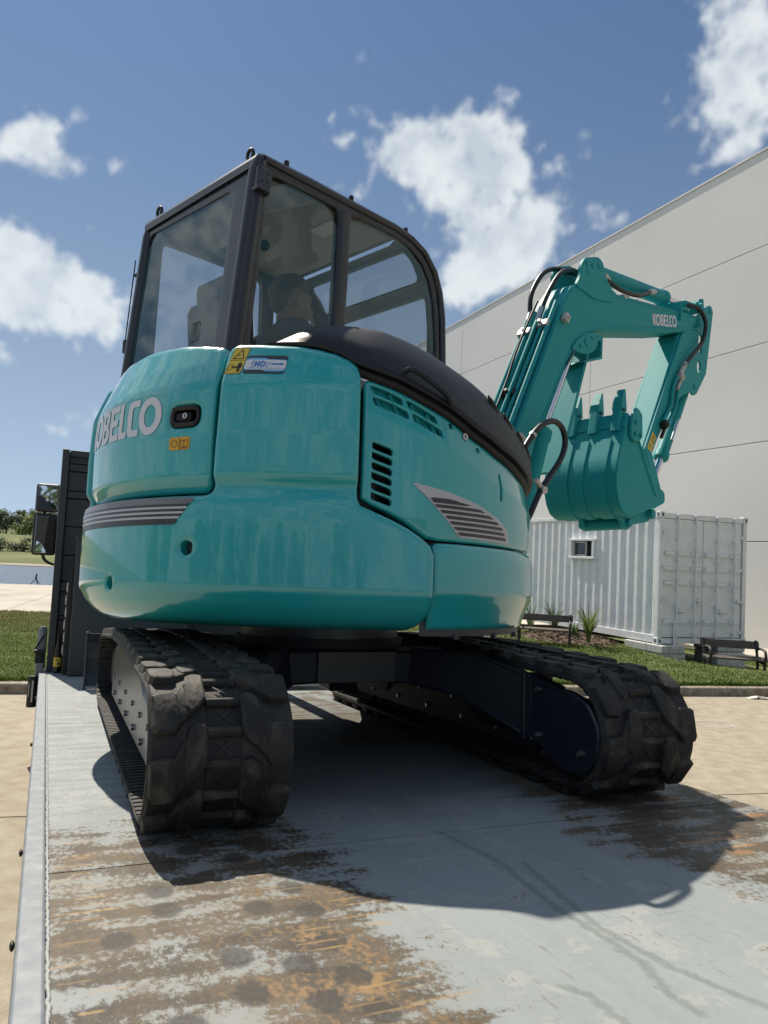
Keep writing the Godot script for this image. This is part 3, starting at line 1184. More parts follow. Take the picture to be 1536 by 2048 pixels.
func container() -> void:
	var t := root("shipping_container", "white corrugated shipping container with double doors and a small side window", "container", Transform3D(ry(21.0), Vector3(5.11, 0.235, -14.2)))
	var L := 5.75
	var W := 2.1
	var H := 2.45
	var m: Material = M.container_white
	var p := 0.09
	# corner posts, rails and castings
	for x in [p * 0.5, W - p * 0.5]:
		for z in [-p * 0.5, -L + p * 0.5]:
			var mb := MB.new()
			mb.box(Vector3(x, H * 0.5, z), Vector3(p, H - 0.24, p), 0.008)
			part("corner_post", mb, m, t)
			for y in [0.06, H - 0.06]:
				mb = MB.new()
				mb.box(Vector3(x, y, z), Vector3(p + 0.03, 0.12, p + 0.03), 0.008)
				var cc := part("corner_casting", mb, m, t)
				mb = MB.new()
				for k in [[Vector3(-signf(W * 0.5 - x) * (p + 0.034) * 0.5, 0, 0), Vector3(0.004, 0.06, 0.035)], [Vector3(0, 0, signf(z + L * 0.5) * (p + 0.034) * 0.5), Vector3(0.035, 0.06, 0.004)]]:
					mb.box(Vector3(x, y, z) + k[0], k[1])
				part("casting_hole", mb, M.black, cc)
	for q in [[Vector3(0.045, H - 0.07, -L * 0.5), Vector3(0.07, 0.075, L - 0.2)], [Vector3(W - 0.045, H - 0.07, -L * 0.5), Vector3(0.07, 0.075, L - 0.2)], [Vector3(0.045, 0.085, -L * 0.5), Vector3(0.07, 0.14, L - 0.2)], [Vector3(W - 0.045, 0.085, -L * 0.5), Vector3(0.07, 0.14, L - 0.2)], [Vector3(W * 0.5, H - 0.07, -0.05), Vector3(W - 0.2, 0.1, 0.08)], [Vector3(W * 0.5, 0.06, -0.05), Vector3(W - 0.2, 0.1, 0.08)], [Vector3(W * 0.5, H - 0.07, -L + 0.05), Vector3(W - 0.2, 0.1, 0.08)], [Vector3(W * 0.5, 0.06, -L + 0.05), Vector3(W - 0.2, 0.1, 0.08)]]:
		var mb := MB.new()
		mb.box(q[0], q[1], 0.006)
		part("rail", mb, m, t)
	# corrugated long sides with an opening for the window
	var u0 := 1.97
	var u1 := 2.75
	var y0 := 1.56
	var y1 := 1.9
	for sd in [0, 1]:
		var mb := MB.new()
		var xs := []
		var pitch := 0.262
		var z := 0.1
		while z < L - 0.1:
			for q in [[0.0, 0.0], [0.07, 0.0], [0.131, 1.0], [0.201, 1.0]]:
				if z + q[0] < L - 0.09:
					xs.append([z + q[0], q[1] * 0.042])
			z += pitch
		xs.append([L - 0.09, 0.0])
		for k in xs.size() - 1:
			var a: Array = xs[k]
			var b: Array = xs[k + 1]
			var rows := [[0.15, H - 0.1]]
			if sd == 0 and b[0] > u0 - 0.02 and a[0] < u1 + 0.02:
				rows = [[0.15, y0 - 0.02], [y1 + 0.02, H - 0.1]]
			for r in rows:
				var xa: float = 0.02 + a[1] if sd == 0 else W - 0.02 - a[1]
				var xb: float = 0.02 + b[1] if sd == 0 else W - 0.02 - b[1]
				mb.flat([Vector3(xa, r[0], -a[0]), Vector3(xb, r[0], -b[0]), Vector3(xb, r[1], -b[0]), Vector3(xa, r[1], -a[0])], Vector3(-1.0 if sd == 0 else 1.0, 0, 0))
		part("corrugated_side", mb, m, t)
	var mb := MB.new()
	mb.box(Vector3(W * 0.5, H - 0.05, -L * 0.5), Vector3(W - 0.1, 0.03, L - 0.1))
	part("roof", mb, m, t)
	mb = MB.new()
	mb.box(Vector3(W * 0.5, 0.13, -L * 0.5), Vector3(W - 0.1, 0.04, L - 0.1))
	part("floor", mb, M.bench_wood, t)
	mb = MB.new()
	mb.box(Vector3(W * 0.5, H * 0.5, -L + 0.05), Vector3(W - 0.15, H - 0.2, 0.03))
	part("end_wall", mb, m, t)
	mb = MB.new()
	mb.box(Vector3(0.12, 1.4, -2.2), Vector3(0.02, 2.0, 1.6))
	part("lining", mb, M.trim, t)
	# window with a proud frame
	mb = MB.new()
	var zc := -(u0 + u1) * 0.5
	for q in [[y0 - 0.02, 0.05], [y1 + 0.02, 0.05]]:
		mb.box(Vector3(0.0, q[0], zc), Vector3(0.1, q[1], u1 - u0 + 0.12), 0.006)
	for z in [-u0, -u1]:
		mb.box(Vector3(0.0, (y0 + y1) * 0.5, z), Vector3(0.09, y1 - y0, 0.05), 0.006)
	var win := part("window", mb, m, t)
	mb = MB.new()
	mb.box(Vector3(0.05, (y0 + y1) * 0.5, zc - 0.14), Vector3(0.006, y1 - y0 - 0.05, 0.42))
	part("pane", mb, M.pane, win)
	mb = MB.new()
	for q in [[Vector3(0, 0.14, 0), Vector3(0.03, 0.025, 0.44)], [Vector3(0, -0.14, 0), Vector3(0.03, 0.025, 0.44)], [Vector3(0, 0, 0.21), Vector3(0.03, 0.3, 0.03)], [Vector3(0, 0, -0.21), Vector3(0.03, 0.3, 0.03)]]:
		mb.box(Vector3(0.045, (y0 + y1) * 0.5, zc - 0.14) + q[0], q[1], 0.004)
	part("sliding_sash", mb, M.clamp, win)
	# doors
	for s in 2:
		var x0 := 0.1 + s * (W - 0.2) * 0.5
		var x1 := x0 + (W - 0.2) * 0.5 - 0.012
		mb = MB.new()
		mb.box(Vector3((x0 + x1) * 0.5, H * 0.5, -0.05), Vector3(x1 - x0, H - 0.25, 0.05), 0.01)
		var d := part("door", mb, m, t)
		var seam := MB.new()
		seam.box(Vector3((x0 + x1) * 0.5, H * 0.5, -0.072), Vector3(x1 - x0 + 0.02, H - 0.22, 0.02))
		part("door_seal", seam, M.seal, d)
		for yy in [0.42, 1.13, 1.4, 1.68]:
			mb = MB.new()
			for w in 3:
				var wx := x0 + (x1 - x0) * (0.16 + 0.335 * w)
				mb.plate(pv2([[-0.13, -0.05], [0.13, -0.05], [0.12, 0.045], [-0.12, 0.045]]), -0.027, 0.012, 0.03, func(a, b, c): return Vector3(wx + a, yy + b, c))
			part("pressed_rib", mb, m, d)
		for r in [0.33, 0.78]:
			var rxp := lerpf(x0, x1, r)
			mb = MB.new()
			mb.rod(Vector3(rxp, 0.05, 0.03), Vector3(rxp, H - 0.04, 0.03), 0.017, 10)
			var lr := part("locking_rod", mb, m, d)
			mb = MB.new()
			for yy in [0.2, 0.72, 1.02, 1.55, 1.95, H - 0.16]:
				mb.box(Vector3(rxp, yy, 0.015), Vector3(0.065, 0.035, 0.07), 0.006)
			for yy in [0.055, H - 0.06]:
				mb.box(Vector3(rxp, yy, 0.0), Vector3(0.07, 0.05, 0.07), 0.01)
			part("rod_bracket", mb, m, lr)
			mb = MB.new()
			var hy := 0.62 if r < 0.5 else 0.82
			mb.tube([Vector3(rxp, hy, 0.055), Vector3(rxp + 0.11, hy - 0.02, 0.07), Vector3(rxp + 0.24, hy, 0.055)], 0.015, 8)
			mb.box(Vector3(rxp + 0.09, hy, 0.03), Vector3(0.06, 0.08, 0.06), 0.008)
			part("handle", mb, m, lr)
		mb = MB.new()
		var hx := 0.09 if s == 0 else W - 0.09
		for yy in [0.22, 0.8, 1.42, 2.05]:
			mb.box(Vector3(hx, yy, -0.015), Vector3(0.1, 0.07, 0.03), 0.008)
			mb.rod(Vector3(hx, yy - 0.05, 0.0), Vector3(hx, yy + 0.05, 0.0), 0.014, 8)
		part("hinge", mb, m, d)
	mb = MB.new()
	mb.rod(Vector3(0.36, -0.03, 0.03), Vector3(0.36, 0.42, 0.03), 0.018, 8)
	mb.box(Vector3(0.36, 0.42, 0.025), Vector3(0.08, 0.04, 0.05), 0.008)
	part("door_stay", mb, m, t)
	# blocks that carry it
	var i := 0
	for q in [[0.14, -0.32, 0.09, 0.62, 0.14, "flat white block on top of the pile under the container's left front corner"], [0.16, -0.34, -0.07, 0.66, 0.18, "wide white block at the bottom of the pile under the container's left front corner"]]:
		mb = MB.new()
		mb.box(Vector3.ZERO, Vector3(0.52, q[4], 1.05), 0.015)
		var o := part("concrete_block", mb, M.block, self, t.transform * Transform3D(ry(2.0 * i), Vector3(q[0] + 0.06, q[2] - 0.165 + (0.0 if i else 0.0), q[1])))
		o.name = numbered("concrete_block")
		tag(o, q[5], "block", "blocks under the container")
		i += 1
	for q in [[W - 0.3, -0.35, -0.075, 0.15, "chipped grey block on top of the pile under the container's right front corner"], [W - 0.3, -0.33, -0.36, 0.42, "tall white footing block under the container's right front corner"]]:
		mb = MB.new()
		mb.box(Vector3.ZERO, Vector3(0.62, q[3], 0.75), 0.04)
		var o := part("concrete_block", mb, M.block, self, t.transform * Transform3D(ry(-3.0 * i), Vector3(q[0], q[2], q[1])))
		o.name = numbered("concrete_block")
		tag(o, q[4], "block", "blocks under the container")
		i += 1
	mb = MB.new()
	mb.box(Vector3.ZERO, Vector3(0.4, 0.05, 0.12), 0.008)
	var lo := part("loose_board", mb, M.block, self, Transform3D(ry(10), Vector3(6.05, -0.14, -13.45)))
	tag(lo, "short pale board lying on the soil before the tall footing block", "board")


func bench(label: String, xf: Transform3D, wid: float) -> void:
	# low park bench: iron ends with scrolled arms, timber seat and back
	var t := root("park_bench", label, "bench", xf, "wooden benches with iron ends")
	for s in [0.0, 1.0]:
		var x: float = s * wid
		var mb := MB.new()
		for c in [[Vector3(x, -0.12, 0.02), Vector3(x, 0.16, 0.0), Vector3(x, 0.3, -0.02), Vector3(x, 0.58, -0.12)], [Vector3(x, -0.12, 0.4), Vector3(x, 0.12, 0.36), Vector3(x, 0.27, 0.36), Vector3(x, 0.36, 0.41), Vector3(x, 0.45, 0.36), Vector3(x, 0.47, 0.2), Vector3(x, 0.46, 0.05), Vector3(x, 0.43, -0.06)], [Vector3(x, 0.27, -0.02), Vector3(x, 0.25, 0.2), Vector3(x, 0.27, 0.37)]]:
			mb.tube(spline(c, 5), 0.024, 8, true, 0.8)
		part("iron_end", mb, M.iron, t)
	for z in [0.04, 0.15, 0.26, 0.36]:
		var mb := MB.new()
		mb.box(Vector3(wid * 0.5, 0.305, z), Vector3(wid + 0.08, 0.028, 0.085), 0.006)
		part("seat_slat", mb, M.bench_wood, t)
	var mb := MB.new()
	mb.box(Vector3(wid * 0.5, 0.5, -0.12), Vector3(wid + 0.1, 0.13, 0.032), 0.006, rx(-0.3))
	part("back_plank", mb, M.bench_wood, t)


func benches() -> void:
	bench("weathered wooden bench half hidden behind the excavator, before the container's long side", Transform3D(ry(-14.0), Vector3(2.75, 0.06, -15.1)), 0.95)
	bench("dark wooden bench standing before the container's right front corner", Transform3D(ry(-9.0), Vector3(5.5, -0.09, -13.05)), 0.84)


func plants() -> void:
	var mb := MB.new()
	var c0 := Vector2(7.5, 14.5)
	var n := 18
	for j in 6:
		for i in n:
			var ps := []
			for q in [[0, 0], [1, 0], [1, 1], [0, 1]]:
				var r: float = (j + q[1]) / 6.0
				var a: float = TAU * (i + q[0]) / n
				var w := 1.0 + 0.12 * sin(3.0 * a) + 0.08 * cos(5.0 * a)
				var p := c0 + Vector2(cos(a) * 1.05 * r, sin(a) * 1.3 * r) * w
				ps.append(at(p.x, p.y, land(p.x, p.y) + 0.012 + 0.07 * (1.0 - r * r) + 0.02 * sin(p.x * 17.0) * sin(p.y * 13.0)))
			mb.flat(ps, Vector3.UP)
	struct("mulch_bed", mb, M.mulch, "mound of brown bark mulch round the strappy plants")
	mb = MB.new()
	for i in 500:
		var a := rng.randf() * TAU
		var r := sqrt(rng.randf())
		var p := c0 + Vector2(cos(a) * 1.1, sin(a) * 1.35) * r
		mb.box(at(p.x, p.y, land(p.x, p.y) + 0.025 + 0.07 * (1.0 - r * r)), Vector3(0.07, 0.012, 0.025), 0.0, Basis.from_euler(Vector3(rng.randf_range(-0.4, 0.4), rng.randf() * TAU, rng.randf_range(-0.4, 0.4))))
	var ch := part("bark_chips", mb, M.mulch, self)
	ch.name = "bark_chips"
	ch.set_meta("kind", "stuff")
	tag(ch, "loose brown bark chips on the mulch mound", "mulch")
	for q in [[Vector3(4.0, 0.17, -14.75), 0.78, "largest strappy green plant on the mulch mound, nearest the container doors", 90], [Vector3(3.6, 0.17, -15.9), 0.8, "tall thin strappy plant on the mulch mound beside the bench back", 40], [Vector3(3.25, 0.12, -16.6), 0.75, "wispy strappy plant against the container side left of the window", 30], [Vector3(3.95, 0.15, -15.6), 0.4, "small strappy plant behind the largest one beside the container", 30]]:
		var t := root("strappy_plant", q[2], "plant", Transform3D(Basis(), q[0]), "strappy plants in the mulch")
		mb = MB.new()
		for k in q[3]:
			var a := rng.randf() * TAU
			var d := Vector3(cos(a), 0, sin(a))
			var s := Vector3(-d.z, 0, d.x)
			var h: float = q[1] * rng.randf_range(0.55, 1.1)
			var sp := h * rng.randf_range(0.2, 0.95)
			var last := []
			for e in 6:
				var f := e / 5.0
				var c := d * (0.03 + sp * f * f) + Vector3(0, h * (f * 1.1 - 0.32 * f * f * f * (sp / h + 0.2)), 0)
				var w := 0.011 * (1.0 - f * f) + 0.0015
				var now := [c - s * w, c + s * w]
				if last.size():
					mb.flat([last[0], last[1], now[1], now[0]], d + Vector3.UP * 0.4)
				last = now
		part("foliage", mb, M.leaf_light if q[1] > 0.6 and q[3] > 50 else M.leaf_mid, t)


func crown(mb: MB, c: Vector3, r: Vector3, count: int, leaf: float) -> void:
	# leaf clumps spread through a ragged volume
	var lobes := []
	for k in 9:
		var d := Vector3(rng.randf_range(-1, 1), rng.randf_range(-0.7, 0.9), rng.randf_range(-1, 1))
		lobes.append([c + d * r * 0.62, rng.randf_range(0.34, 0.6)])
	for i in count:
		var l: Array = lobes[i % lobes.size()]
		var d := Vector3(rng.randfn(), rng.randfn(), rng.randfn()).normalized()
		var p: Vector3 = l[0] + d * r * l[1] * pow(rng.randf(), 0.45)
		var q := (d + Vector3(rng.randf_range(-0.6, 0.6), rng.randf_range(0, 0.8), rng.randf_range(-0.6, 0.6))).normalized()
		var e := q.cross(Vector3(rng.randf(), rng.randf(), rng.randf() + 0.1)).normalized() * leaf * rng.randf_range(0.6, 1.3)
		var g := q.cross(e).normalized() * leaf * rng.randf_range(0.5, 1.0)
		mb.flat([p - e, p - g * 0.8, p + e, p + g], q)


func tree(label: String, pos: Vector3, h: float, w: float, m: Material, group: String, called := "tree") -> void:
	var t := root(called, label, "tree", Transform3D(ry(rng.randf() * 360.0), pos), group)
	var mb := MB.new()
	crown(mb, Vector3(0, h * 0.5, 0), Vector3(w, h * 0.5, w), 1100, h * 0.05)
	part("crown", mb, m, t)
	mb = MB.new()
	mb.tube([Vector3(0, -0.4, 0), Vector3(0.05 * h, h * 0.3, 0), Vector3(0.02 * h, h * 0.7, 0.02 * h)], [h * 0.035, h * 0.026, h * 0.01], 7)
	for k in 4:
		var a := k * 1.7
		mb.tube([Vector3(0.04 * h, h * (0.25 + 0.08 * k), 0), Vector3(cos(a) * w * 0.5, h * (0.45 + 0.08 * k), sin(a) * w * 0.5)], [h * 0.014, h * 0.006], 5)
	part("trunk", mb, M.bark, t)


func trees() -> void:
	var names := ["dark", "grey green", "deep green", "dull green", "olive", "shadowed"]
	var kinds := ["broad", "tall", "narrow", "round topped", "ragged", "low"]
	var i := 0
	# wooded skyline over the far bank: heading in degrees, distance, height, half width
	for q in [[-36.0, 150, 5.1, 3.1], [-35.1, 160, 5.1, 3.1], [-34.7, 145, 4.8, 3.2], [-33.8, 155, 5.3, 2.6], [-33.1, 150, 4.5, 2.9], [-32.4, 160, 4.2, 2.7], [-31.7, 145, 5.3, 3.0], [-31.1, 155, 5.2, 2.6], [-30.2, 150, 4.4, 2.5], [-29.4, 160, 4.5, 2.7], [-28.7, 145, 5.2, 2.7], [-27.9, 155, 4.8, 3.0], [-27.4, 150, 5.3, 3.0], [-26.5, 160, 5.3, 2.7], [-26.0, 145, 4.4, 2.6], [-25.3, 155, 4.6, 2.9], [-24.6, 150, 5.0, 2.7], [-23.8, 160, 5.2, 2.8], [-23.1, 145, 4.8, 3.0], [-22.5, 155, 5.4, 2.5], [-21.5, 150, 5.2, 2.5], [-20.8, 160, 4.6, 2.9], [-20.3, 145, 4.3, 2.6], [-19.3, 155, 4.4, 3.0], [-18.6, 150, 5.3, 2.7], [-18.0, 160, 4.8, 3.0], [-17.4, 145, 5.1, 3.1]]:
		var a := deg_to_rad(q[0])
		var p := Vector3(sin(a) * q[1], 0, -cos(a) * q[1])
		p.y = land(p.dot(E1), p.dot(E2)) - 0.2
		tree("%s %s tree in the wooded skyline beyond the lake, %s from the left" % [names[i % 6], kinds[(i * 5 + i / 6) % 6], ["first", "second", "third", "fourth", "fifth", "sixth", "seventh", "eighth", "ninth", "tenth", "eleventh", "twelfth", "thirteenth", "fourteenth", "fifteenth", "sixteenth", "seventeenth", "eighteenth", "nineteenth", "twentieth", "twenty-first", "twenty-second", "twenty-third", "twenty-fourth", "twenty-fifth", "twenty-sixth", "last"][i]], p, q[2], q[3], [M.leaf_dark, M.leaf_mid, M.leaf_dark][i % 3], "trees beyond the lake")
		i += 1
	# dark trees across the driveway behind the photographer: they show in the paint and glass only
	var far := MB.new()
	for q2 in [[-172.0, 42.0, 8.0], [-164.0, 46.0, 9.5], [-157.0, 40.0, 7.0], [-149.0, 45.0, 10.0], [-141.0, 41.0, 8.0], [-132.0, 46.0, 9.0], [-124.0, 40.0, 7.5], [-108.0, 48.0, 9.0], [-100.0, 44.0, 7.0], [168.0, 44.0, 9.0], [158.0, 48.0, 8.0]]:
		var b2 := deg_to_rad(q2[0])
		crown(far, Vector3(sin(b2) * q2[1], q2[2] * 0.5, -cos(b2) * q2[1]), Vector3(3.2, q2[2] * 0.55, 3.2), 700, 0.4)
	var fo := part("treeline", far, M.leaf_dark, self)
	fo.set_meta("kind", "stuff")
	tag(fo, "dark trees across the driveway, seen only as reflections in the paint and glass", "trees")
	var a := deg_to_rad(-24.6)
	var p := Vector3(sin(a) * 138.0, 0, -cos(a) * 138.0)
	p.y = land(p.dot(E1), p.dot(E2)) - 0.6
	tree("light green round bush before the dark trees beyond the lake", p, 4.2, 2.9, M.leaf_light, "", "bush")
	i = 0
	for q in [[-32.0, 1.9], [-30.4, 1.6], [-29.0, 2.0], [-27.6, 1.9], [-26.4, 2.2], [-25.4, 1.7], [-24.3, 2.3], [-23.2, 1.8], [-22.0, 1.9], [-20.6, 1.7]]:
		a = deg_to_rad(q[0])
		p = Vector3(sin(a) * 97.0, 0, -cos(a) * 97.0)
		p.y = land(p.dot(E1), p.dot(E2)) - 0.2
		var t := root("shrub", "%s brownish shrub in the row on the grassy far bank, %s from the left" % [["low", "round", "ragged", "broad", "tall"][i % 5], ["first", "second", "third", "fourth", "fifth", "sixth", "seventh", "eighth", "ninth", "last"][i]], "shrub", Transform3D(Basis(), p), "shrubs on the far bank")
		var mb := MB.new()
		crown(mb, Vector3(0, q[1] * 0.45, 0), Vector3(1.6, q[1] * 0.5, 1.2), 420, 0.14)
		part("foliage", mb, M.leaf_dry if i % 2 else M.leaf_dark, t)
		i += 1


# ---- the flatbed truck -------------------------------------------------------------------------

func truck() -> void:
	# own frame: x across from the left edge of the bed, y up from the bed, -z towards the cab
	var t := root("flatbed_truck", "flatbed truck carrying the excavator, worn blue grey steel bed and dark headboard", "truck", deck_frame * Transform3D(ry(23.4), Vector3.ZERO))
	var seams := [0.62, 1.985, 4.1, 6.72]
	for k in 3:
		var z0: float = seams[k] + 0.003
		var z1: float = seams[k + 1] - 0.003
		var mb := MB.new()
		var x0 := 0.052
		var x1 := 2.2
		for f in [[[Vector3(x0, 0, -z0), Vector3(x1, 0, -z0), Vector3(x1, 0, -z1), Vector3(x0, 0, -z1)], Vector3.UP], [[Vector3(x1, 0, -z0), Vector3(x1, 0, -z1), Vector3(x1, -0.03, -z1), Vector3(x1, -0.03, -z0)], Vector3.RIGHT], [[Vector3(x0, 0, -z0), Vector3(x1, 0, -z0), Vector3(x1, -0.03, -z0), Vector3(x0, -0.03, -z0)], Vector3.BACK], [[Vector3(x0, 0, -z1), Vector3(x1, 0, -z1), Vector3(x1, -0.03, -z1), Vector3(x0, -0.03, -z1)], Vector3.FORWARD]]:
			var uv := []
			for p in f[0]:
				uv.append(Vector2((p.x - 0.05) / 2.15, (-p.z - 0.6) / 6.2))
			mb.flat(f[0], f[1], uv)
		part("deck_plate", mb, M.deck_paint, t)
	var mb := MB.new()
	mb.box(Vector3(1.1, -0.05, -3.67), Vector3(2.18, 0.03, 6.1))
	for z in [-1.1, -2.0, -2.9, -3.8, -4.7, -5.6, -6.4]:
		mb.box(Vector3(1.1, -0.12, z), Vector3(2.14, 0.11, 0.06))
	for x in [0.7, 1.5]:
		mb.box(Vector3(x, -0.26, -3.9), Vector3(0.09, 0.17, 6.6), 0.01)
	part("subframe", mb, M.headboard, t)
	# edge rails with the weld along the plate
	mb = MB.new()
	mb.box(Vector3(0.02, -0.058, -3.7), Vector3(0.052, 0.13, 6.16), 0.009)
	var rail := part("edge_rail", mb, M.rail_steel, t)
	mb = MB.new()
	var bead := []
	var beadr := []
	for k in 620:
		bead.append(Vector3(0.049 + rng.randf_range(-0.0016, 0.0016), -0.0005, -0.63 - k * 0.0098))
		beadr.append(rng.randf_range(0.003, 0.0055))
	mb.tube(bead, beadr, 5)
	part("weld_bead", mb, M.weld, rail)
	mb = MB.new()
	mb.box(Vector3(2.22, -0.075, -3.7), Vector3(0.034, 0.12, 6.16), 0.008)
	part("edge_rail", mb, M.rail_steel, t)
	mb = MB.new()
	mb.box(Vector3(1.1, -0.07, -0.6), Vector3(2.3, 0.15, 0.05), 0.01)
	part("tail_beam", mb, M.rail_steel, t)
	for q in [1.664, 2.218, 3.69, 5.2]:
		mb = MB.new()
		mb.ball(Vector3(-0.011, -0.018, -q), Vector3(0.005, 0.009, 0.014), 10)
		part("side_marker", mb, M.black, t)
	# headboard
	var hz := -6.63
	mb = MB.new()
	mb.box(Vector3(0.07, 0.86, hz), Vector3(0.052, 1.79, 0.09), 0.006)
	part("headboard_post", mb, M.headboard, t)
	mb = MB.new()
	mb.box(Vector3(2.16, 0.86, hz), Vector3(0.052, 1.79, 0.09), 0.006)
	part("headboard_post", mb, M.headboard, t)
	mb = MB.new()
	mb.box(Vector3(1.115, 0.86, hz - 0.055), Vector3(2.05, 1.77, 0.03))
	part("headboard_sheet", mb, M.headboard, t)
	var bands := [[0.0, 0.19, 0], [0.19, 0.25, 1], [0.25, 0.4, 0], [0.4, 0.43, 1], [0.43, 0.62, 0], [0.62, 0.7, 1], [0.7, 0.91, 0], [0.91, 1.14, 0], [1.14, 1.365, 0], [1.365, 1.425, 1], [1.425, 1.585, 0], [1.585, 1.645, 1], [1.645, 1.7, 0], [1.7, 1.755, 2]]
	for b in bands:
		mb = MB.new()
		var off: float = [0.0, 0.014, 0.035][b[2]]
		mb.box(Vector3(1.115, (b[0] + b[1]) * 0.5, hz - 0.02 + off), Vector3(2.03, b[1] - b[0] - 0.006, 0.03), 0.005)
		part("headboard_panel", mb, M.headboard, t)
	# cab in front of the headboard, with its mirrors
	mb = MB.new()
	mb.box(Vector3(1.12, 0.42, -8.0), Vector3(1.98, 2.0, 1.9), 0.12)
	var cab := part("cab", mb, M.truck_white, t)
	mb = MB.new()
	mb.box(Vector3(1.12, 0.85, -8.96), Vector3(1.7, 0.8, 0.05), 0.02)
	part("windscreen", mb, M.pane, cab)
	for s in [0.125, 2.115]:
		mb = MB.new()
		mb.box(Vector3(s, 0.9, -8.2), Vector3(0.03, 0.6, 0.9), 0.012)
		part("side_window", mb, M.pane, cab)
		mb = MB.new()
		mb.box(Vector3(s, 0.1, -8.2), Vector3(0.03, 0.9, 1.0), 0.012)
		part("door", mb, M.truck_white, cab)
	mb = MB.new()
	mb.box(Vector3(0.125, 0.95, -7.4), Vector3(0.03, 0.8, 0.62), 0.012)
	part("added_dark_panel", mb, M.black, cab)  # unseen black panel, added to darken the lower mirror
	var mz := -7.75
	mb = MB.new()
	mb.tube(spline([Vector3(0.16, 1.56, mz - 0.06), Vector3(0.0, 1.6, mz - 0.06), Vector3(-0.06, 1.45, mz - 0.06), Vector3(-0.06, 1.0, mz - 0.06), Vector3(0.0, 0.88, mz - 0.06), Vector3(0.16, 0.86, mz - 0.06)], 4), 0.014, 8)
	part("mirror_arm", mb, M.black, t)
	var mi := 0
	for q in [[1.475, 0.265, -0.145], [1.135, 0.38, -0.15]]:
		mb = MB.new()
		var cx: float = q[2] + 0.1
		mb.box(Vector3(cx, q[0], mz - 0.02), Vector3(0.205, q[1], 0.075), 0.026)
		var shell := part("mirror_shell", mb, M.black if mi else M.cab_paint, t)
		shell.set_meta("label", ["upper wing mirror reflecting the driveway", "lower wing mirror with a small wide-angle corner glass"][mi])
		mb = MB.new()
		mb.box(Vector3(cx, q[0] + 0.0, mz + 0.0185), Vector3(0.165, q[1] - 0.045, 0.004), 0.001, ry([-4.0, 15.0][mi]) * rx([0.07, 0.02][mi]))
		part("mirror_glass", mb, M.mirror, shell)
		if mi:
			mb = MB.new()
			mb.plate(pv2([[0, 0], [0.1, 0.0], [0.092, 0.03], [0.06, 0.075], [0.03, 0.1], [0, 0.11]]), mz + 0.032, mz + 0.036, 0.001, func(a, b, c): return Vector3(cx - 0.078 + a, 0.965 + b, c))
			part("wide_angle_glass", mb, M.mirror, shell)
		mi += 1
	# fittings under the headboard's left foot
	mb = MB.new()
	mb.rod(Vector3(0.0, 0.02, -6.66), Vector3(0.0, 0.33, -6.66), 0.034, 14, 0.006)
	mb.rod(Vector3(0.005, 0.33, -6.66), Vector3(0.005, 0.345, -6.66), 0.022, 12)
	part("tie_down_post", mb, M.rail_steel, t)
	mb = MB.new()
	mb.box(Vector3(-0.012, 0.11, -6.63), Vector3(0.06, 0.1, 0.07), 0.01)
	mb.tube(spline([Vector3(-0.05, 0.16, -6.62), Vector3(-0.02, 0.22, -6.62), Vector3(0.01, 0.28, -6.62)], 4), 0.008, 6)
	mb.rod(Vector3(-0.05, 0.155, -6.6), Vector3(0.03, 0.155, -6.6), 0.016, 10)
	part("ratchet", mb, M.black, t)
	mb = MB.new()
	mb.box(Vector3(-0.005, 0.02, -6.6), Vector3(0.055, 0.1, 0.08), 0.008)
	part("lamp_box", mb, M.rail_steel, t)
	mb = MB.new()
	mb.rod(Vector3(-0.042, -0.25, -6.5), Vector3(-0.042, -0.02, -6.5), 0.036, 16, 0.006)
	var can := part("side_canister", mb, M.black, t)
	mb = MB.new()
	mb.rod(Vector3(-0.042, -0.24, -6.5), Vector3(-0.042, -0.03, -6.5), 0.0366, 16)
	for k in 1:
		mb = MB.new()
		mb.box(Vector3(-0.042, -0.13, -6.464), Vector3(0.012, 0.16, 0.006), 0.001)
		mb.box(Vector3(-0.066, -0.12, -6.474), Vector3(0.006, 0.1, 0.006), 0.001)
	part("canister_label", mb, M.clamp, can)
	# wheels under the bed
	for q in [[0.32, -2.2, 0.36], [1.9, -2.2, 0.36], [0.32, -3.2, 0.36], [1.9, -3.2, 0.36], [0.32, -7.9, 0.36], [1.9, -7.9, 0.36]]:
		var gy: float = -1.0 + q[1] * -0.056
		mb = MB.new()
		mb.rod(Vector3(q[0] - 0.13, gy + q[2], q[1]), Vector3(q[0] + 0.13, gy + q[2], q[1]), q[2], 28, 0.04)
		var wh := part("wheel", mb, M.rubber, t)
		mb = MB.new()
		mb.rod(Vector3(q[0] - 0.136, gy + q[2], q[1]), Vector3(q[0] + 0.136, gy + q[2], q[1]), q[2] * 0.55, 20, 0.02)
		part("rim", mb, M.steel, wh)
	# loose things that stand on the bed
	mb = MB.new()
	mb.plate(soft([[0.0, 0.0], [0.075, 0.0], [0.085, 0.8], [0.05, 0.84], [0.01, 0.82]], 0.02), 0.0, 0.5, 0.008, func(a, b, c): return Vector3(0.15 + a, b, -6.56 + c * 0.4))
	var o := part("rubber_slab", mb, M.hose, self, t.transform)
	tag(o, "thick black rubber slab stood on end between the headboard post and the grey steel panel", "slab")
	mb = MB.new()
	for k in 6:
		mb.ball(Vector3(0.148 + 0.004 * (k % 2), 0.18 + 0.095 * k, -6.45), Vector3(0.008, 0.045, 0.02), 8)
	part("frayed_edge", mb, M.block, o)
	mb = MB.new()
	mb.box(Vector3(0.62, 0.53, -6.3), Vector3(0.86, 1.02, 0.03), 0.006, rx(-0.03))
	mb.box(Vector3(0.62, 0.02, -6.27), Vector3(0.88, 0.016, 0.09), 0.004)
	mb.box(Vector3(0.2, 0.55, -6.32), Vector3(0.02, 0.98, 0.06), 0.004, rx(-0.03))
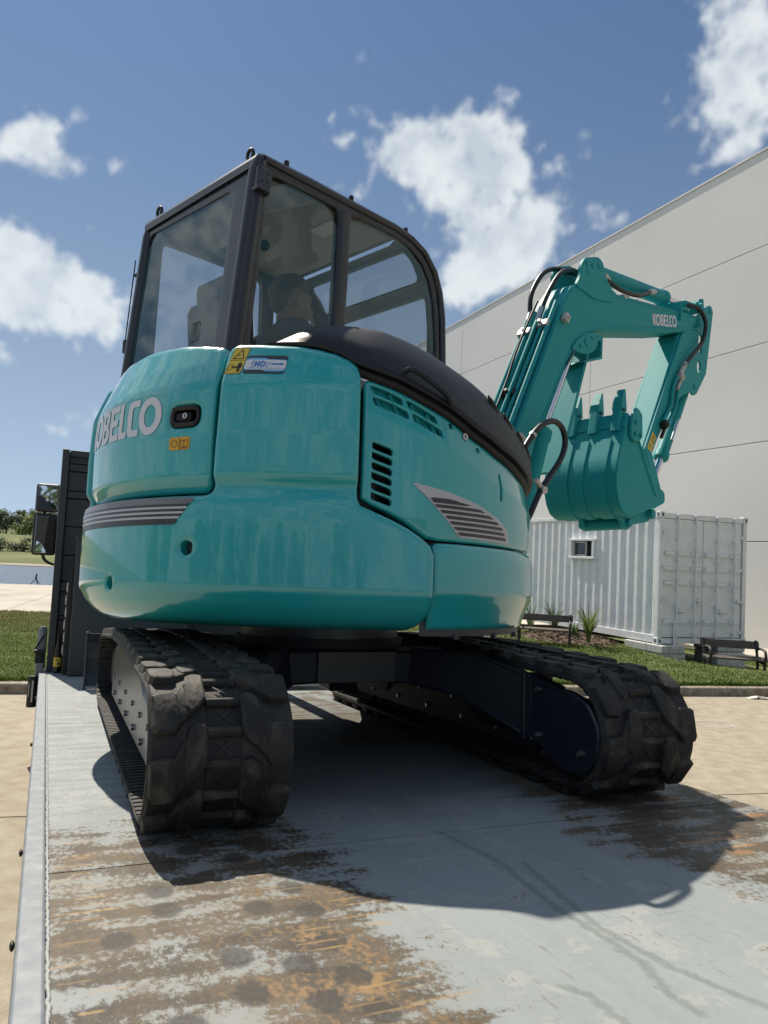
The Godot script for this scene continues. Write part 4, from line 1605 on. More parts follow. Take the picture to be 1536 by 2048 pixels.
	mb.box(Vector3(0.62, 1.04, -6.32), Vector3(0.88, 0.03, 0.08), 0.006)
	o = part("steel_panel", mb, M.grey_panel, self, t.transform)
	tag(o, "plain dark grey steel panel standing on the bed before the headboard", "panel")
	mb = MB.new()
	var bx := Vector3(0.118, 0.0, -6.5)
	mb.tube([bx + Vector3(0, 0.004, 0), bx + Vector3(0, 0.01, 0), bx + Vector3(0, 0.14, 0), bx + Vector3(0, 0.17, 0), bx + Vector3(0, 0.25, 0), bx + Vector3(0, 0.27, 0)], [0.024, 0.028, 0.028, 0.026, 0.012, 0.011], 18)
	o = part("bottle", mb, M.bottle_black, self, t.transform)
	tag(o, "black bottle with a yellow label standing beside the headboard post", "bottle")
	mb = MB.new()
	mb.rod(bx + Vector3(0, 0.05, 0), bx + Vector3(0, 0.12, 0), 0.0286, 18)
	part("bottle_label", mb, M.sticker_yellow, o)
	mb = MB.new()
	mb.rod(bx + Vector3(0, 0.27, 0), bx + Vector3(0, 0.3, 0), 0.0135, 14, 0.003)
	part("bottle_cap", mb, M.black, o)
	mb = MB.new()
	mb.box(bx + Vector3(0.006, 0.075, 0.0285), Vector3(0.014, 0.02, 0.002))
	mb.box(bx + Vector3(-0.005, 0.1, 0.0285), Vector3(0.02, 0.008, 0.002))
	part("label_print", mb, M.ink, o)


# ---- the excavator -----------------------------------------------------------------------------
# own frame: y up from the bed, -z forward along the slewed upper body, origin under the slew ring

const TRACK_TURN := 66.7     # the undercarriage points this far to the left of the upper body

var ex: Node3D


func polar(th: float, y: float, r: float) -> Vector3:
	var a := deg_to_rad(th)
	return Vector3(sin(a) * r, y, cos(a) * r)


const R0 := 1.05


func th_of(s: float) -> float:
	return rad_to_deg(s / R0)


func ty(a: Array) -> PackedVector2Array:
	# (degrees round from the rear, height) -> metres along the girth, height
	var o := PackedVector2Array()
	for p in a:
		o.append(Vector2(deg_to_rad(p[0]) * R0, p[1]))
	return o


func girth(th: float) -> float:
	# half plan of the side doors
	return lerp_table([[0.0, 1.02], [55.0, 1.015], [75.0, 1.0], [90.0, 0.982], [105.0, 0.965], [123.0, 0.95], [140.0, 0.95]], absf(th))


func r_cw(th: float, y: float) -> float:
	return lerp_table([[0.52, 0.86], [0.537, 0.925], [0.552, 0.962], [0.575, 0.993], [0.61, 1.024], [0.655, 1.048], [0.67, 1.051], [0.9, 1.052], [0.945, 1.05], [0.975, 1.043], [1.015, 1.027], [1.045, 1.047], [1.055, 1.049], [1.2, 1.05], [1.36, 1.042], [1.38, 1.038], [1.45, 1.012], [1.54, 0.975]], y)


func r_door(th: float, y: float) -> float:
	return lerp_table([[0.96, 0.985], [0.985, 0.995], [1.04, 1.024], [1.05, 1.027], [1.2, 1.029], [1.365, 1.021], [1.385, 1.015], [1.46, 0.985], [1.56, 0.94], [1.62, 0.9]], y)


func y_top(th: float) -> float:
	return lerp_table([[54.0, 1.43], [56.0, 1.42], [63.0, 1.39], [75.0, 1.318], [83.0, 1.26], [92.0, 1.215], [107.0, 1.165], [123.0, 1.135], [140.0, 1.12]], absf(th))


func r_side(th: float, y: float) -> float:
	var d := y - (y_top(th) - 0.13)
	var r := girth(th)
	if d > 0.0:
		r -= d * 0.22
	if y < 0.93:
		r -= (0.93 - y) * 0.12
	return r


func r_skirt(th: float, y: float) -> float:
	return girth(th) + lerp_table([[0.53, -0.045], [0.6, -0.02], [0.672, 0.012], [0.68, 0.013], [0.8, 0.014], [0.85, 0.002], [0.87, -0.01]], y)


func body_map(prof: Callable, off := 0.0) -> Callable:
	return func(p: Vector2, inward: float) -> Vector3:
		var th := th_of(p.x)
		return polar(th, p.y, prof.call(th, p.y) - inward + off)


func mirror_th(a: Array) -> Array:
	var o := []
	for p in a:
		o.append([-p[0], p[1]])
	o.reverse()
	return o


func round_rect(c: Vector2, w: float, h: float, r: float, skew := 0.0) -> Array:
	# in (degrees, height): returns points
	var k := rad_to_deg(1.0 / R0)
	var o := []
	for q in soft([[-w, -h], [w, -h], [w, h], [-w, h]], r, 3):
		o.append([c.x + q.x * k, c.y + q.y + skew * q.x])
	return o


func decal(parent: Node, called: String, pts: Array, m: Material, prof: Callable, off: float, holes := []) -> MeshInstance3D:
	var mb := MB.new()
	var hs := []
	for h in holes:
		hs.append(ty(h))
	mb.panel(ty(pts), hs, 0.012, 0.0, 0.0, 0.0, body_map(prof, off))
	return part(called, mb, m, parent)


func body() -> void:
	# dark core that closes the inside
	var mb := MB.new()
	var ring := []
	for k in 48:
		ring.append(k * 7.5)
	for k in 48:
		var a: float = ring[k]
		var b := a + 7.5
		var fa := func(t): return 0.9 if absf(wrapf(t, -180, 180)) < 125.0 else 0.78
		mb.flat([polar(a, 0.6, fa.call(a) - 0.03), polar(b, 0.6, fa.call(b) - 0.03), polar(b, 1.05, fa.call(b)), polar(a, 1.05, fa.call(a))], polar(a + 3.75, 0, 1))
		mb.flat([polar(a, 1.05, fa.call(a)), polar(b, 1.05, fa.call(b)), polar(b, 1.1, 0.3), polar(a, 1.1, 0.3)], Vector3.UP)
		mb.flat([polar(a, 0.56, fa.call(a) - 0.04), polar(b, 0.56, fa.call(b) - 0.04), polar(b, 0.56, 0.2), polar(a, 0.56, 0.2)], Vector3.DOWN)
		mb.flat([polar(a, 0.56, fa.call(a) - 0.04), polar(b, 0.56, fa.call(b) - 0.04), polar(b, 0.6, fa.call(b) - 0.03), polar(a, 0.6, fa.call(a) - 0.03)], polar(a + 3.75, 0, 1))
	mb.rod(Vector3(0, 0.43, 0), Vector3(0, 0.58, 0), 0.36, 40)
	part("upper_frame", mb, M.frame_paint, ex)
	# engine bay behind the grilles
	mb = MB.new()
	for a in range(30, 124, 6):
		var h := minf(1.36, y_top(a) - 0.06) if a > 56 else 1.42
		var h2 := minf(1.36, y_top(a + 6) - 0.06) if a + 6 > 56 else 1.42
		mb.flat([polar(a, 1.05, 0.9), polar(a + 6, 1.05, 0.9), polar(a + 6, h2, 0.88), polar(a, h, 0.88)], polar(a + 3, 0, 1))
	part("engine_bay", mb, M.black, ex)
	# counterweight: lower band with a column on either side of the rear door
	var right := [[68.0, 0.535], [69.6, 0.555], [70.2, 0.59], [70.2, 0.8], [69.4, 0.832], [67.5, 0.857], [64.5, 0.888], [61.0, 0.916], [57.5, 0.94], [55.2, 0.957], [54.7, 0.98], [54.7, 1.41], [54.2, 1.445], [52.8, 1.47], [50.0, 1.492], [46.0, 1.508], [42.0, 1.518], [30.0, 1.528], [28.6, 1.525], [27.6, 1.512], [27.4, 1.49], [26.95, 1.02], [26.5, 0.992], [25.2, 0.981]]
	var out := right.duplicate()
	out.append_array([[12.0, 0.979], [0.0, 0.979], [-12.0, 0.979]])
	out.append_array(mirror_th(right))
	out.append_array([[-40.0, 0.535], [0.0, 0.535], [40.0, 0.535]])
	mb = MB.new()
	mb.panel(ty(out), [ty(ell_deg(22.2, 0.799, 0.026)), ty(ell_deg(0.6, 0.675, 0.025))], 0.0105, 0.014, 0.008, 0.05, body_map(r_cw))
	var cw := part("counterweight", mb, M.teal_paint, ex)
	for q in [[22.2, 0.799], [0.6, 0.675]]:
		mb = MB.new()
		var p := polar(q[0], q[1], 1.0)
		var d := polar(q[0], 0, 1.0)
		mb.rod(p - d * 0.03, p + d * 0.02, 0.0175, 14, 0.003)
		mb.rod(p - d * 0.035, p - d * 0.03, 0.04, 14)
		part("lifting_plug", mb, M.black, cw)
	# band of stripes under the door
	var sp := func(i0: float, i1: float) -> Array:
		var o := []
		var y0 := lerpf(0.9735, 0.879, i0)
		var y1 := lerpf(0.9735, 0.879, i1)
		var e0 := lerpf(23.7, 19.4, i0)
		var e1 := lerpf(23.7, 19.4, i1)
		for k in 11:
			o.append([lerpf(-e0, e0, k / 10.0), y0])
		for k in 11:
			o.append([lerpf(e1, -e1, k / 10.0), y1])
		return o
	var bandn := [[0.0, 0.24, "decal_mid"], [0.24, 0.34, "decal_dark"], [0.34, 0.42, "decal_grey"], [0.42, 0.52, "decal_dark"], [0.52, 0.6, "decal_grey"], [0.6, 0.7, "decal_dark"], [0.7, 0.78, "decal_grey"], [0.78, 1.0, "decal_dark"]]
	for b in bandn:
		decal(cw, "stripe", sp.call(b[0], b[1]), M[b[2]], r_cw, 0.0025)
	stickers(cw)
	# rear door
	var half := [[25.6, 1.02], [25.9, 1.06], [26.0, 1.44], [25.8, 1.5], [25.0, 1.528], [23.0, 1.538], [12.0, 1.562]]
	out = [[-24.0, 0.993], [0.0, 0.991], [24.0, 0.993], [25.2, 1.002]]
	out.append_array(half)
	out.append([0.0, 1.57])
	out.append_array(mirror_th(half))
	out.append([-25.2, 1.002])
	mb = MB.new()
	mb.panel(ty(out), [ty(round_rect(Vector2(19.0, 1.267), 0.069, 0.041, 0.034))], 0.0105, 0.01, 0.01, 0.05, body_map(r_door))
	var door := part("rear_door", mb, M.teal_paint, ex)
	# seal in the gap round the door
	mb = MB.new()
	var gap := [[27.2, 0.985], [27.2, 1.52], [0.0, 1.56], [-27.2, 1.52], [-27.2, 0.985], [0.0, 0.98]]
	mb.panel(ty(gap), [], 0.03, 0.0, 0.0, 0.0, body_map(r_door, -0.05))
	part("door_seal", mb, M.seal, door)
	# latch
	var lc := Vector2(19.0, 1.267)
	mb = MB.new()
	mb.panel(ty(round_rect(lc, 0.066, 0.039, 0.033)), [ty(round_rect(lc + Vector2(0.2, 0.0), 0.052, 0.022, 0.018))], 0.006, 0.004, 0.003, 0.04, body_map(r_door, 0.003))
	var latch := part("latch", mb, M.black, door)
	mb = MB.new()
	mb.panel(ty(round_rect(lc, 0.06, 0.033, 0.03)), [], 0.02, 0.0, 0.0, 0.0, body_map(r_door, -0.034))
	mb.panel(ty(round_rect(lc + Vector2(-0.75, 0.0), 0.038, 0.017, 0.008)), [], 0.006, 0.005, 0.0, 0.03, body_map(r_door, -0.006))
	for q in [[-0.05, 0.028], [0.05, 0.028], [-0.05, -0.028], [0.05, -0.028]]:
		var p: Vector3 = body_map(r_door, 0.003).call(Vector2(deg_to_rad(lc.x) * R0 + q[0], lc.y + q[1]), 0.0)
		mb.ball(p, Vector3.ONE * 0.005, 8)
	part("latch_handle", mb, M.black, door)
	mb = MB.new()
	var kp: Vector3 = body_map(r_door, 0.0).call(Vector2(deg_to_rad(lc.x) * R0 + 0.006, lc.y), 0.0)
	var kd := polar(lc.x, 0, 1.0)
	mb.rod(kp - kd * 0.015, kp + kd * 0.004, 0.0125, 16, 0.002)
	part("key_cylinder", mb, M.steel, door)
	mb = MB.new()
	mb.box(kp + kd * 0.0045, Vector3(0.003, 0.011, 0.003), 0.0, ry(lc.x))
	part("keyhole", mb, M.ink, door)
	# maker's name on the door
	mb = MB.new()
	word(mb, func(p: Vector2) -> Vector3: return body_map(r_door, 0.0022).call(Vector2(deg_to_rad(12.9) * R0 - 0.655 + p.x * 0.137, 1.214 + p.y * 0.137), 0.0), 0.1)
	part("lettering", mb, M.lettering, door)
	# small orange label under the latch
	var oc := Vector2(18.35, 1.168)
	decal(door, "label", round_rect(oc, 0.0465, 0.023, 0.003), M.sticker_orange, r_door, 0.002)
	mb = MB.new()
	var om := body_map(r_door, 0.0032)
	var ox := deg_to_rad(oc.x) * R0
	var strokes := []
	for k in 10:
		var a := TAU * k / 10.0
		var b := TAU * (k + 0.75) / 10.0
		strokes.append([Vector2(ox - 0.023 + cos(a) * 0.013, oc.y + sin(a) * 0.013), Vector2(ox - 0.023 + cos(b) * 0.013, oc.y + sin(b) * 0.013)])
	for q in [[0.006, -0.012, 0.006, 0.012], [0.006, 0.012, 0.022, 0.009], [0.022, 0.009, 0.038, 0.012], [0.038, 0.012, 0.038, -0.012], [0.038, -0.012, 0.022, -0.015], [0.022, -0.015, 0.006, -0.012], [0.022, 0.009, 0.022, -0.015], [0.0, -0.021, 0.0, 0.021], [0.004, -0.018, 0.04, -0.018]]:
		strokes.append([Vector2(ox + q[0], oc.y + q[1]), Vector2(ox + q[2], oc.y + q[3])])
	lines(mb, strokes, 0.0009, om)
	part("label_print", mb, M.ink, door)
	# right side door
	out = []
	for p in [[55.6, 0.985], [57.5, 0.966], [61.0, 0.942], [64.5, 0.914], [67.5, 0.884], [69.8, 0.862], [73.0, 0.856], [90.0, 0.856], [105.0, 0.856], [120.0, 0.856], [131.0, 0.856]]:
		out.append(p)
	for a in [131.0, 123.0, 115.0, 107.0, 99.0, 92.0, 87.0, 83.0, 79.0, 75.0, 71.0, 67.0, 63.0, 59.5, 57.2]:
		out.append([a, y_top(a) - 0.006])
	out.append([56.0, 1.405])
	out.append([55.6, 1.385])
	var holes := []
	for k in 6:
		holes.append(ty([[57.5, 1.185 - k * 0.0352], [61.2, 1.166 - k * 0.0352], [61.75, 1.158 - k * 0.0352], [61.8, 1.143 - k * 0.0352], [61.5, 1.139 - k * 0.0352], [58.0, 1.157 - k * 0.0352], [57.5, 1.164 - k * 0.0352]]))
	var g0 := func(a0: float, a1: float, d0: float, d1: float, e: float) -> PackedVector2Array:
		return ty([[a0, y_top(a0) - d0], [(a0 + a1) * 0.5, y_top((a0 + a1) * 0.5) - d0], [a1 - 0.3, y_top(a1) - d0 - 0.003], [a1, y_top(a1) - d0 - 0.01], [a1 + e, y_top(a1 + e) - d1], [(a0 + a1) * 0.5, y_top((a0 + a1) * 0.5) - d1], [a0 + 0.6, y_top(a0) - d1], [a0 + 0.2, y_top(a0) - d1 + 0.012]])
	holes.append(g0.call(57.0, 64.0, 0.026, 0.056, 0.2))
	holes.append(g0.call(57.4, 65.2, 0.066, 0.098, 0.2))
	holes.append(g0.call(64.9, 72.2, 0.026, 0.056, 0.2))
	holes.append(g0.call(66.1, 73.4, 0.066, 0.098, 0.2))
	holes.append(ty(round_rect(Vector2(92.5, 1.086), 0.0095, 0.055, 0.0095)))
	for q in [[76.2, 1.283], [84.6, 1.212]]:
		holes.append(ty(round_rect(Vector2(q[0], q[1]), 0.011, 0.011, 0.011)))
	mb = MB.new()
	mb.panel(ty(out), holes, 0.0065, 0.01, 0.003, 0.04, body_map(r_side), Rect2(0, 0, 1, 1), 0.02)
	var side := part("side_door", mb, M.teal_paint, ex)
	mb = MB.new()
	mb.panel(ty([[56.2, 1.28], [66.0, 1.22], [75.0, 1.17], [75.0, y_top(75.0) - 0.012], [66.0, y_top(66.0) - 0.012], [56.2, 1.41]]), [], 0.03, 0.0, 0.0, 0.0, body_map(r_side, -0.032))
	part("grille_backing", mb, M.teal_steel, side)
	for k in 4:
		mb = MB.new()
		var a: float = [57.5, 61.5, 66.5, 70.5][k]
		mb.tube([body_map(r_side, -0.026).call(Vector2(deg_to_rad(a) * R0, y_top(a) - 0.03), 0.0), body_map(r_side, -0.026).call(Vector2(deg_to_rad(a + 2.5) * R0, y_top(a) - 0.13), 0.0)], 0.008, 6)
		part("grille_stay", mb, M.teal_steel, side)
	mb = MB.new()
	kp = body_map(r_side).call(Vector2(deg_to_rad(80.2) * R0, 1.252), 0.0)
	kd = polar(80.2, 0.1, 1.0).normalized()
	mb.rod(kp - kd * 0.01, kp + kd * 0.006, 0.016, 18, 0.003)
	part("key_cylinder", mb, M.steel, side)
	mb = MB.new()
	mb.box(kp + kd * 0.0065, Vector3(0.003, 0.012, 0.003), 0.0, ry(80.2))
	part("keyhole", mb, M.ink, side)
	# slanting stripe emblem on the side door
	var tri := [[65.9, 1.055], [74.5, 1.034], [84.0, 1.0], [92.0, 0.955], [95.2, 0.925], [97.6, 0.869], [88.0, 0.872], [78.2, 0.874], [73.5, 0.945], [69.0, 1.015], [66.4, 1.045]]
	decal(side, "stripe_field", tri, M.decal_grey, r_side, 0.002)
	for k in 6:
		var ya := 0.985 - k * 0.0185
		var yb := ya - 0.0115
		var lft := func(y: float) -> float: return lerp_table([[0.874, 78.6], [0.945, 73.9], [1.0, 70.0], [1.03, 68.2]], y)
		var rgt := func(y: float) -> float: return lerp_table([[0.87, 96.2], [0.925, 93.2], [0.955, 89.6], [0.985, 84.2], [1.0, 80.0]], y)
		var o := []
		for j in 8:
			o.append([lerpf(lft.call(ya), rgt.call(ya), j / 7.0), ya])
		for j in 8:
			o.append([lerpf(rgt.call(yb), lft.call(yb), j / 7.0), yb])
		decal(side, "stripe", o, M.decal_dark, r_side, 0.0034)
	var o9 := []
	for p in [[70.2, 1.008], [75.0, 1.008], [79.0, 1.0], [83.0, 0.99], [70.9, 0.99]]:
		o9.append(p)
	decal(side, "stripe", o9, M.decal_dark, r_side, 0.0034)
	# skirt below the side door
	out = [[71.2, 0.6], [71.2, 0.832], [71.9, 0.846]]
	for a in [78.0, 86.0, 94.0, 102.0, 110.0, 118.0, 126.0, 131.0]:
		out.append([a, 0.848])
	for a in [131.0, 122.0, 113.0, 104.0, 95.0, 86.0, 78.0]:
		out.append([a, 0.542])
	out.append([71.6, 0.542])
	mb = MB.new()
	mb.panel(ty(out), [], 0.0125, 0.009, 0.0, 0.04, body_map(r_skirt))
	var skirt := part("side_skirt", mb, M.teal_paint, ex)
	mb = MB.new()
	mb.panel(ty([[70.0, 0.518], [126.0, 0.518], [126.0, 0.575], [70.0, 0.575]]), [], 0.02, 0.0, 0.0, 0.0, body_map(func(th, y): return girth(th) - 0.05))
	for a in [80.0, 95.0, 110.0]:
		mb.box(polar(a, 0.515, girth(a) - 0.05), Vector3(0.02, 0.02, 0.02), 0.003, ry(a))
	part("skirt_rail", mb, M.headboard, skirt)
	# left side below the cab and the front corner, away from the camera
	mb = MB.new()
	var lo := [[-130.0, 0.56], [-90.0, 0.56], [-70.8, 0.56], [-70.8, 1.05], [-90.0, 1.22], [-110.0, 1.25], [-130.0, 1.25]]
	mb.panel(ty(lo), [], 0.03, 0.012, 0.0, 0.04, body_map(func(th, y): return girth(th) + 0.005))
	mb.panel(ty([[-70.4, 0.98], [-55.4, 0.98], [-55.4, 1.4], [-70.4, 1.2]]), [], 0.03, 0.012, 0.0, 0.04, body_map(func(th, y): return girth(th)))
	part("left_side_panel", mb, M.teal_paint, ex)
	hood()


func hood() -> void:
	var eb := func(th: float) -> Vector2:     # lower edge: radius, height
		if th < 57.0:
			return Vector2(lerp_table([[28.0, 0.93], [46.0, 0.975], [52.0, 1.0], [57.0, 1.018]], th), lerp_table([[28.0, 1.528], [38.0, 1.53], [46.0, 1.518], [51.0, 1.488], [54.0, 1.455], [57.0, 1.438]], th))
		return Vector2(girth(th) + 0.004, y_top(th) + 0.022)
	var cr := func(th: float) -> Vector2:     # crease
		return Vector2(lerp_table([[28.0, 0.86], [45.0, 0.86], [60.0, 0.84], [74.0, 0.8], [107.0, 0.81], [123.0, 0.835], [140.0, 0.85]], th), lerp_table([[28.0, 1.535], [34.0, 1.555], [40.0, 1.6], [45.0, 1.635], [54.0, 1.643], [62.0, 1.642], [74.0, 1.618], [85.0, 1.57], [96.0, 1.53], [107.0, 1.492], [123.0, 1.47], [140.0, 1.42]], th))
	var inr := func(th: float) -> Vector2:
		return Vector2(lerp_table([[28.0, 0.6], [60.0, 0.5], [140.0, 0.5]], th), lerp_table([[28.0, 1.55], [40.0, 1.61], [45.0, 1.64], [62.0, 1.67], [85.0, 1.69], [113.0, 1.665], [125.0, 1.64], [140.0, 1.56]], th))
	var mb := MB.new()
	var n := 76
	var rows := 13
	var pt := func(th: float, k: int) -> Vector3:
		var a: Vector2 = eb.call(th)
		var c: Vector2 = cr.call(th)
		var i: Vector2 = inr.call(th)
		var h := c.y - a.y
		var bul := clampf(h / 0.12, 0.0, 1.0)
		var q: Vector2
		match k:
			0: q = a + Vector2(-0.14, 0.004)
			1: q = a
			2: q = a + Vector2(0.006, 0.01 * bul + 0.004)
			3: q = a.lerp(c, 0.12) + Vector2(0.016 * bul, 0.0)
			4: q = a.lerp(c, 0.3) + Vector2(0.034 * bul, 0.0)
			5: q = a.lerp(c, 0.55) + Vector2(0.04 * bul, 0.0)
			6: q = a.lerp(c, 0.8) + Vector2(0.028 * bul, 0.002)
			7: q = a.lerp(c, 0.94) + Vector2(0.012 * bul, 0.002)
			8: q = c + Vector2(-0.004, 0.004)
			9: q = c.lerp(i, 0.12) + Vector2(0, 0.008)
			10: q = c.lerp(i, 0.4) + Vector2(0, 0.02)
			11: q = c.lerp(i, 0.75) + Vector2(0, 0.016)
			_: q = i
		return polar(th, q.y, q.x)
	var f0 := mb.v.size()
	for i in n:
		var t0 := 28.0 + (136.0 - 28.0) * i / n
		var t1 := 28.0 + (136.0 - 28.0) * (i + 1) / n
		mb.flat([pt.call(t0, 0), pt.call(t1, 0), pt.call(t1, 1), pt.call(t0, 1)], Vector3.DOWN)
	f0 = mb.v.size()
	for i in n + 1:
		var th := 28.0 + (136.0 - 28.0) * i / n
		for k in range(1, rows):
			var p: Vector3 = pt.call(th, k)
			var du: Vector3 = pt.call(th + 0.5, k) - pt.call(th - 0.5, k)
			var dv: Vector3 = pt.call(th, mini(k + 1, rows - 1)) - pt.call(th, maxi(k - 1, 1))
			var nn := du.cross(dv).normalized()
			if nn.dot(polar(th, 0.8, 1.0)) < 0.0:
				nn = -nn
			mb.vert(p, nn)
	for i in n:
		for k in rows - 2:
			var q := f0 + i * (rows - 1) + k
			mb.face(q, q + rows - 1, q + rows)
			mb.face(q, q + rows, q + 1)
	var h := part("engine_hood", mb, M.hood_plastic, ex)
	# seal under the hood edge
	mb = MB.new()
	var ps := []
	for i in 60:
		var th := 40.0 + 95.0 * i / 59.0
		var a: Vector2 = eb.call(th)
		ps.append(polar(th, a.y - 0.017, a.x - 0.03))
	mb.tube(ps, 0.0165, 8)
	part("hood_seal", mb, M.seal, h)
	# grab handle on the hood's lower edge
	mb = MB.new()
	var hp := []
	for q in [[63.6, 0.014, 0.008], [64.2, 0.026, 0.03], [66.0, 0.028, 0.034], [69.0, 0.018, 0.036], [71.5, 0.01, 0.034], [73.2, 0.002, 0.026], [74.6, -0.006, 0.008]]:
		var a: Vector2 = eb.call(q[0])
		hp.append(polar(q[0], a.y + q[1] + 0.016, a.x + q[2] - 0.004))
	mb.tube(spline(hp, 4), 0.0085, 10, true, 1.5)
	part("hood_handle", mb, M.hood_plastic, h)
	# louvres near the front of the hood
	for q in [[97.0, 1.43], [104.0, 1.375], [112.0, 1.325], [119.0, 1.29]]:
		mb = MB.new()
		var a: Vector2 = eb.call(q[0])
		var c: Vector2 = cr.call(q[0])
		var f := clampf((q[1] - a.y) / (c.y - a.y), 0.05, 0.95)
		var w := a.lerp(c, f)
		var p0 := polar(q[0] - 2.4, w.y + 0.045, w.x + 0.028)
		var p1 := polar(q[0] + 2.2, w.y - 0.04, w.x + 0.04)
		mb.tube([p0, p0.lerp(p1, 0.3), p0.lerp(p1, 0.7), p1], [0.002, 0.011, 0.014, 0.003], 8)
		part("hood_louvre", mb, M.black, h)


func lines(mb: MB, strokes: Array, w: float, mp: Callable) -> void:
	for s in strokes:
		var d: Vector2 = (s[1] - s[0]).normalized()
		var q := Vector2(-d.y, d.x) * w
		var e := d * w
		mb.flat([mp.call(s[0] - q - e, 0.0), mp.call(s[0] + q - e, 0.0), mp.call(s[1] + q + e, 0.0), mp.call(s[1] - q + e, 0.0)], mp.call(s[0], 0.0) - mp.call(s[0], 0.02))


func ell_deg(th: float, y: float, r: float) -> Array:
	return ell(th, y, rad_to_deg(r / R0), r, 18)


func ell(cx: float, cy: float, a: float, b: float, n := 22) -> Array:
	var o := []
	for k in n:
		o.append([cx + cos(TAU * k / n) * a, cy + sin(TAU * k / n) * b])
	return o


func word(mb: MB, mp: Callable, cell := 0.12) -> void:
	# seven heavy letters, one unit high and 4.78 units wide
	var put := func(pts: Array, holes: Array, x: float) -> void:
		var o := PackedVector2Array()
		for p in pts:
			o.append(Vector2(p[0] + x, p[1]))
		var hs := []
		for h in holes:
			var q := PackedVector2Array()
			for p in h:
				q.append(Vector2(p[0] + x, p[1]))
			hs.append(q)
		mb.panel(o, hs, cell * 0.55, 0.0, 0.0, 0.0, func(p: Vector2, i: float) -> Vector3: return mp.call(p) + Vector3.ZERO if i == 0.0 else mp.call(p) - (mp.call(p) - Vector3(0, (mp.call(p) as Vector3).y, 0)).normalized() * i)
	put.call([[0, 0], [0.21, 0], [0.21, 0.42], [0.25, 0.42], [0.45, 0], [0.7, 0], [0.42, 0.53], [0.68, 1], [0.44, 1], [0.25, 0.64], [0.21, 0.64], [0.21, 1], [0, 1]], [], 0.0)
	put.call(ell(0.43, 0.5, 0.43, 0.51), [ell(0.43, 0.5, 0.22, 0.3)], 0.6)
	put.call([[0, 0], [0.4, 0], [0.54, 0.05], [0.6, 0.16], [0.6, 0.36], [0.55, 0.46], [0.47, 0.51], [0.54, 0.57], [0.57, 0.66], [0.57, 0.84], [0.51, 0.95], [0.38, 1], [0, 1]], [[[0.2, 0.6], [0.32, 0.6], [0.37, 0.64], [0.37, 0.78], [0.32, 0.82], [0.2, 0.82]], [[0.2, 0.18], [0.33, 0.18], [0.39, 0.22], [0.39, 0.38], [0.33, 0.42], [0.2, 0.42]]], 1.5)
	put.call([[0.14, 0], [0.62, 0], [0.62, 0.18], [0.26, 0.18], [0.21, 0.23], [0.21, 0.42], [0.55, 0.42], [0.55, 0.6], [0.21, 0.6], [0.21, 0.77], [0.26, 0.82], [0.62, 0.82], [0.62, 1], [0.14, 1], [0.03, 0.95], [0, 0.84], [0, 0.16], [0.03, 0.05]], [], 2.16)
	put.call([[0.0, 0], [0.44, 0], [0.44, 0.18], [0.2, 0.18], [0.2, 1], [0.0, 1]], [], 2.82)
	put.call([[0.16, 0], [0.56, 0], [0.56, 0.18], [0.28, 0.18], [0.22, 0.25], [0.22, 0.75], [0.28, 0.82], [0.56, 0.82], [0.56, 1], [0.16, 1], [0.04, 0.94], [0, 0.82], [0, 0.18], [0.04, 0.06]], [], 3.3)
	put.call(ell(0.47, 0.5, 0.47, 0.52, 26), [ell(0.47, 0.5, 0.24, 0.31)], 3.86)


